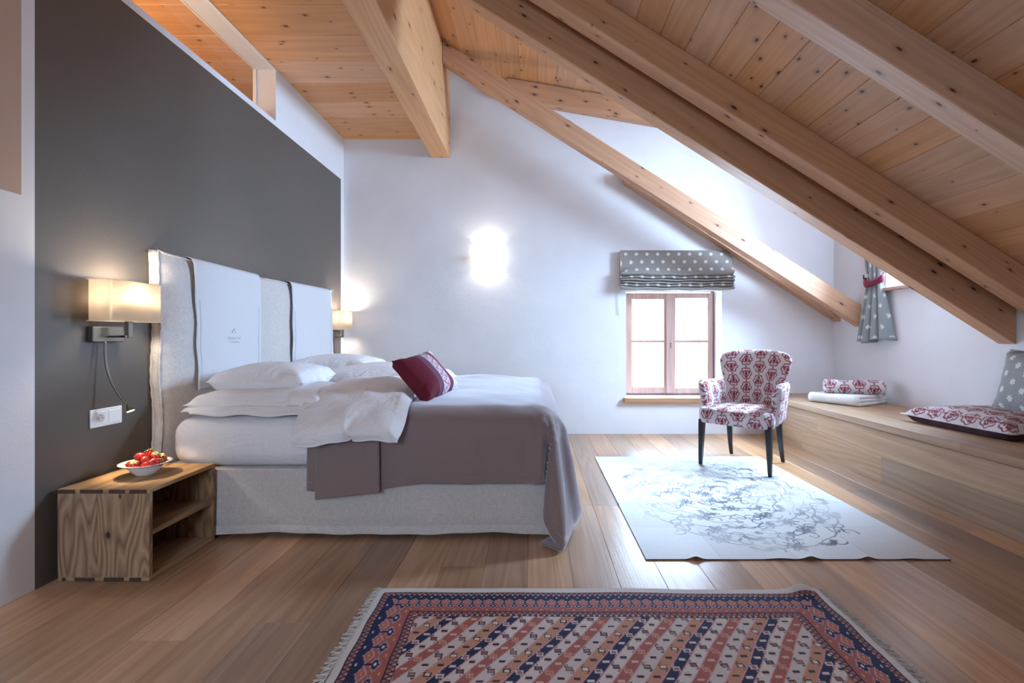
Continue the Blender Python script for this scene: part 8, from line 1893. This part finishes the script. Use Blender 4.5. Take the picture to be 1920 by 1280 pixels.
leg(-.262, -.255, -1, 0, False); leg(.262, -.255, 1, 0, False); leg(-.205, .20, -1, 0, True); leg(.205, .20, 1, 0, True)
ch_.location.z = .0075

# ================================================================ BENCH
bn = empty('window_bench', (2.491, FY, 0), 0, 'long built-in oak bench along the right wall', 'bench')
BLn = BY - FY
MB().box(.022, RX - 2.491 - .001, 0, BLn, .001, .408).build('bench_core', M_dark, bn)
RZ90 = Matrix.Rotation(PI / 2, 4, 'Z')
# front boards: visible face -x ; local x->y, z->-x
Rf = Matrix(((0, 0, -1, 0), (1, 0, 0, 0), (0, -1, 0, 0), (0, 0, 0, 1)))
for (z0_, z1_, joints) in ((.0, .188, [1.4, 3.454, 4.484]), (.1885, .376, [.5, 2.2, 4.238]), (.3765, .396, [3.0])):
    ys = [FY] + joints + [BY]
    for a_, b_ in zip(ys, ys[1:]):
        plank(bn, (.022, a_ - FY + .0004, (z0_ + z1_) / 2), b_ - a_ - .0008, z1_ - z0_ - .0006, .022, .0012, M_bench, Rf)
# top boards
tw = (RX - 2.436) / 5
for q in range(5):
    js = [[2.751], [1.9, 4.1], [.9, 3.1], [2.2, 4.8], [1.2, 3.9]][q]
    ys = [FY] + js + [BY]
    for a_, b_ in zip(ys, ys[1:]):
        T_ = .045 if q == 0 else .030
        plank(bn, (2.436 + tw * (q + .5) - 2.491, a_ - FY + .0004, .441 - T_), b_ - a_ - .0008, tw - .0006, T_, .0015, M_bench, RZ90)

# folded towel + bolster
BT = .441
tr = empty('folded_towel', (2.985, 4.53, BT), math.radians(30), 'thick white folded towel on the bench', 'towel')
def towel():
    m = MB()
    L_, W_ = .64, .45
    for k, (z0_, z1_, xa, xb) in enumerate(((.002, .032, -L_ / 2 + .01, L_ / 2), (.030, .060, -L_ / 2, L_ / 2 - .03), (.058, .086, -L_ / 2 + .012, L_ / 2 - .06))):
        m.box(xa, xb, -W_ / 2 + .004 * k, W_ / 2 - .006 * k, z0_, z1_, .0135, 4)
    bmesh.ops.subdivide_edges(m.bm, edges=[e for e in m.bm.edges if e.calc_length() > .1], cuts=14, use_grid_fill=True)
    # rounded fold on the left joining the layers
    m.tube([(-L_ / 2 + .022, -W_ / 2 + .012 + (W_ - .024) * i / 10, .044) for i in range(11)], .040, 14)
    for v in m.bm.verts:
        v.co.z += .005 * math.sin(v.co.x * 13 + 1) * math.sin(v.co.y * 11) * (v.co.z / .08) - .006 * (v.co.x / .3) * (v.co.z / .08)
        v.co.y += .006 * math.sin(v.co.x * 9)
    m.build('towel_cloth', M_towel, tr, sm=True)
towel()
br = empty('bolster', (2.93, 4.41, BT + .090), math.radians(-19), 'small damask roll cushion lying on the white towel', 'cushion')
def bolster():
    n, k = 150, 140; L_, R_ = .49, .065
    th_ = np.linspace(0, 2 * PI, k + 1); u = np.linspace(0, 1, n + 1)
    prof_s = np.linspace(0, 1, n + 1)
    X = np.zeros((n + 1, k + 1)); Rr = np.zeros(n + 1)
    xs = np.zeros(n + 1)
    for i, f in enumerate(prof_s):
        if f < .12: g = f / .12; xs[i] = -L_ / 2 + .018 * (1 - math.cos(g * PI / 2)) ; Rr[i] = R_ * math.sin(g * PI / 2) ** .55 if g > 0 else 0
        elif f > .88: g = (1 - f) / .12; xs[i] = L_ / 2 - .018 * (1 - math.cos(g * PI / 2)); Rr[i] = R_ * math.sin(g * PI / 2) ** .55 if g > 0 else 0
        else: xs[i] = -L_ / 2 + .018 + (L_ - .036) * (f - .12) / .76; Rr[i] = R_
    TH, I = np.meshgrid(th_, np.arange(n + 1))
    Rg = Rr[I]; Xg = xs[I]
    P = np.stack([Xg, Rg * np.cos(TH), R_ + Rg * np.sin(TH) * 1.0 - .004], -1).reshape(-1, 3)
    P[:, 2] = np.maximum(P[:, 2], .001)
    C = damask((Xg + .03).ravel(), (TH * R_).ravel() + .03)
    o = npmesh('bolster_cover', P, grid_faces(k, n), M_attr, br, C)
    for s_ in (-1, 1):
        MB().tube([(s_ * (L_ / 2 - .014), (R_ + .001) * math.cos(t_), R_ - .004 + (R_ + .001) * math.sin(t_)) for t_ in [2 * PI * q / 40 for q in range(40)]], .003, 6, True).build('piping', M_fringe, br, sm=True)
bolster()
# flat damask cushion with dark velvet underside
sc_ = empty('floor_cushion', (3.00, 3.14, BT), math.radians(3), 'large flat cushion with damask top and dark velvet underside on the bench', 'cushion')
sc_.name = 'bench_cushion'
def two(u, v, side):
    c = damask(u * .66, v * .82)
    if side == 1: c[:] = L3((62, 14, 30))
    return c
cushion('cushion_cover', .60, .78, .15, 6, sc_, M_attr, fn=two)
T, B = two_layers(sim('pillow'), 14, 14)
sc = np.array([.60, .78, .15]) / (np.maximum(T.max((0, 1)), B.max((0, 1))) - np.minimum(T.min((0, 1)), B.min((0, 1))))
mid = (np.maximum(T.max((0, 1)), B.max((0, 1))) + np.minimum(T.min((0, 1)), B.min((0, 1)))) / 2; mid[2] = min(T[..., 2].min(), B[..., 2].min())
Tq = (T - mid) * sc
rim = [tuple(p) for p in list(Tq[0, :]) + list(Tq[1:, -1]) + list(Tq[-1, -2::-1]) + list(Tq[-2:0:-1, 0])]
MB().tube(rim, .004, 6, True).build('piping', M_fringe, sc_, sm=True)
# grey snowflake cushion leaning on the wall
gc = empty('grey_cushion', (3.30, 3.22, .535), 0, 'grey cushion with white flower print leaning against the right wall', 'cushion')
gc.name = 'throw_cushion.001'
gc.rotation_euler = (math.radians(0), math.radians(-76), math.radians(-8))
gc.location = (3.155, 2.985, .745)
cushion('cushion_cover', .44, .48, .14, 6, gc, M_attr, fn=lambda u, v, s: flakes(u * .44, v * .48, .105, (150, 148, 146)))

# ================================================================ ROMAN BLIND
rb = empty('roman_blind', (1.52, BY, 1.985), 0, 'grey roman blind with white flower print, gathered above the small window', 'blind')
rb.scale = (.917, 1, .865)
MB().box(-.655, .655, -.045, -.002, -.035, -.003, .003, 1).build('headrail', M_plastic, rb)
def blind():
    prof = [(-.048, 0), (-.052, -.01), (-.055, -.10), (-.058, -.18), (-.066, -.235), (-.080, -.262), (-.088, -.285), (-.080, -.305), (-.060, -.312),
            (-.058, -.316), (-.088, -.330), (-.092, -.342), (-.062, -.347), (-.060, -.351), (-.090, -.362), (-.094, -.374), (-.062, -.379), (-.060, -.383), (-.088, -.394), (-.092, -.406), (-.060, -.411),
            (-.058, -.415), (-.086, -.426), (-.090, -.438), (-.058, -.444), (-.056, -.448), (-.080, -.460), (-.082, -.474), (-.060, -.482), (-.058, -.486)]
    pr_ = np.array(prof); dd = np.r_[0, np.cumsum(np.hypot(*np.diff(pr_, axis=0).T))]
    k, n = 300, 330
    s = np.linspace(0, dd[-1], k + 1); py = np.interp(s, dd, pr_[:, 0]); pz = np.interp(s, dd, pr_[:, 1])
    # smooth profile
    for _ in range(3):
        py[1:-1] = (py[:-2] + py[1:-1] * 2 + py[2:]) / 4; pz[1:-1] = (pz[:-2] + pz[1:-1] * 2 + pz[2:]) / 4
    W = 1.31
    I, J = np.meshgrid(np.linspace(0, 1, n + 1), np.arange(k + 1))
    f = s[J] / dd[-1]
    X = (I - .5) * W + .008 * np.sin(f * 40) * (np.abs(I - .5) * 2) ** 8 * np.sign(I - .5) * (f > .3) + .012 * np.where(I > .5, 1, 0) * (f > .35) * (np.abs(I - .5) * 2) ** 8
    left = np.exp(-I / .09)
    Y = py[J] - (f > .3) * .010 * np.sin(I * 7 + 1) - left * (f > .25) * .02 * np.sin(f * 22)
    Z = pz[J] - .012 * np.sin(PI * I) * f - left * .055 * np.exp(-((f - .28) / .10) ** 2) + .004 * np.sin(I * 23 + f * 9) * (f > .3)
    P = np.stack([X, Y, Z], -1).reshape(-1, 3)
    C = flakes((I * W).ravel(), (-pz[J]).ravel() * 1.0, .125, (140, 132, 126))
    o = npmesh('blind_fabric', P, grid_faces(n, k), M_attr, rb, C)
    md = o.modifiers.new('s', 'SOLIDIFY'); md.thickness = .002
blind()
MB().box(-.64, .66, -.055, -.035, -.505, -.483, .004, 2).build('lining_edge', M_towel, rb)
MB().tube([(-.672, -.02, -.02), (-.674, -.016, -.4), (-.670, -.012, -.75), (-.660, -.010, -.80), (-.650, -.012, -.75), (-.648, -.016, -.5)], .0018, 5).build('pull_cord', M_plastic, rb, sm=True)
MB().box(-.658, -.654, -.06, -.001, -.44, -.005, .001, 1).build('side_tape', plain('pinkish_tape', (196, 168, 160), .8), rb)

# ================================================================ CURTAIN at the dormer window
cu = empty('curtain', (3.19, 4.50, 1.00), 0, 'narrow grey curtain with white flower print tied back at the dormer window', 'curtain')
def curtain():
    k, n = 170, 150
    P = np.zeros((k + 1, n + 1, 3)); UV = np.zeros((k + 1, n + 1, 2))
    zt, zb, ztie = 2.0, 0.0, .585
    for j in range(k + 1):
        z = zb + (zt - zb) * j / k
        dz = z - ztie
        if dz < 0:
            g = min(1, -dz / ztie); hw = .085 + .125 * g ** .9; amp = .014 + .048 * g
        else:
            g = min(1, dz / 1.3); hw = .085 + .14 * g ** .8; amp = .014 + .04 * g
        for i in range(n + 1):
            u = i / n * 2 - 1
            ph = u * PI * 3.4 + .5
            fold = math.sin(ph) + .25 * math.sin(2 * ph + 1)
            y = -u * hw + .010 * math.cos(ph) * g
            x = -amp * fold * 0.8 - .012
            bx = -.030 * math.exp(-(dz / .10) ** 2) * 0
            P[j, i] = (x + bx, y, z + (.015 * math.sin(u * 4) if j == 0 else 0) + (.03 * (u + 1) / 2 * (1 - g if dz > 0 else g) if j < 3 else 0))
            UV[j, i] = (u * .35, z)
    q = UV.reshape(-1, 2)
    o = npmesh('curtain_cloth', P.reshape(-1, 3), grid_faces(n, k), M_attr, cu, flakes(q[:, 0], q[:, 1], .13, (142, 146, 146)))
    md = o.modifiers.new('s', 'SOLIDIFY'); md.thickness = .003
curtain()
# tie band
V = []; F = []
nn_ = 48
for i in range(nn_):
    t_ = 2 * PI * i / nn_
    x = .045 * math.cos(t_) - .012; y = .118 * math.sin(t_)
    zc = .590 - .020 * math.cos(t_) * -1 + .022 * (y / .118) ** 2 - .02 * (x < 0)
    for (dz, o_) in ((-.034, 0), (-.02, .006), (.0, .008), (.02, .006), (.034, 0)):
        V.append((x + (o_ * math.cos(t_)), y + o_ * math.sin(t_), zc + dz * (1 + .12 * math.sin(3 * t_))))
for i in range(nn_):
    for k in range(4):
        a_ = i * 5 + k; b_ = ((i + 1) % nn_) * 5 + k
        F.append((a_, b_, b_ + 1, a_ + 1))
o = npmesh('tie_band', np.array(V), np.array(F), M_velvet, cu)
md = o.modifiers.new('s', 'SOLIDIFY'); md.thickness = .003
MB().cyl((.058, .14, .615), (-.01, .14, .615), .006).cyl((-.012, .14, .61), (-.012, .14, .65), .006).build('tie_hook', M_black, cu, sm=False)
MB().cyl((-.02, -.9, 2.01), (-.02, .30, 2.01), .011).build('curtain_rod', M_bronze, cu)
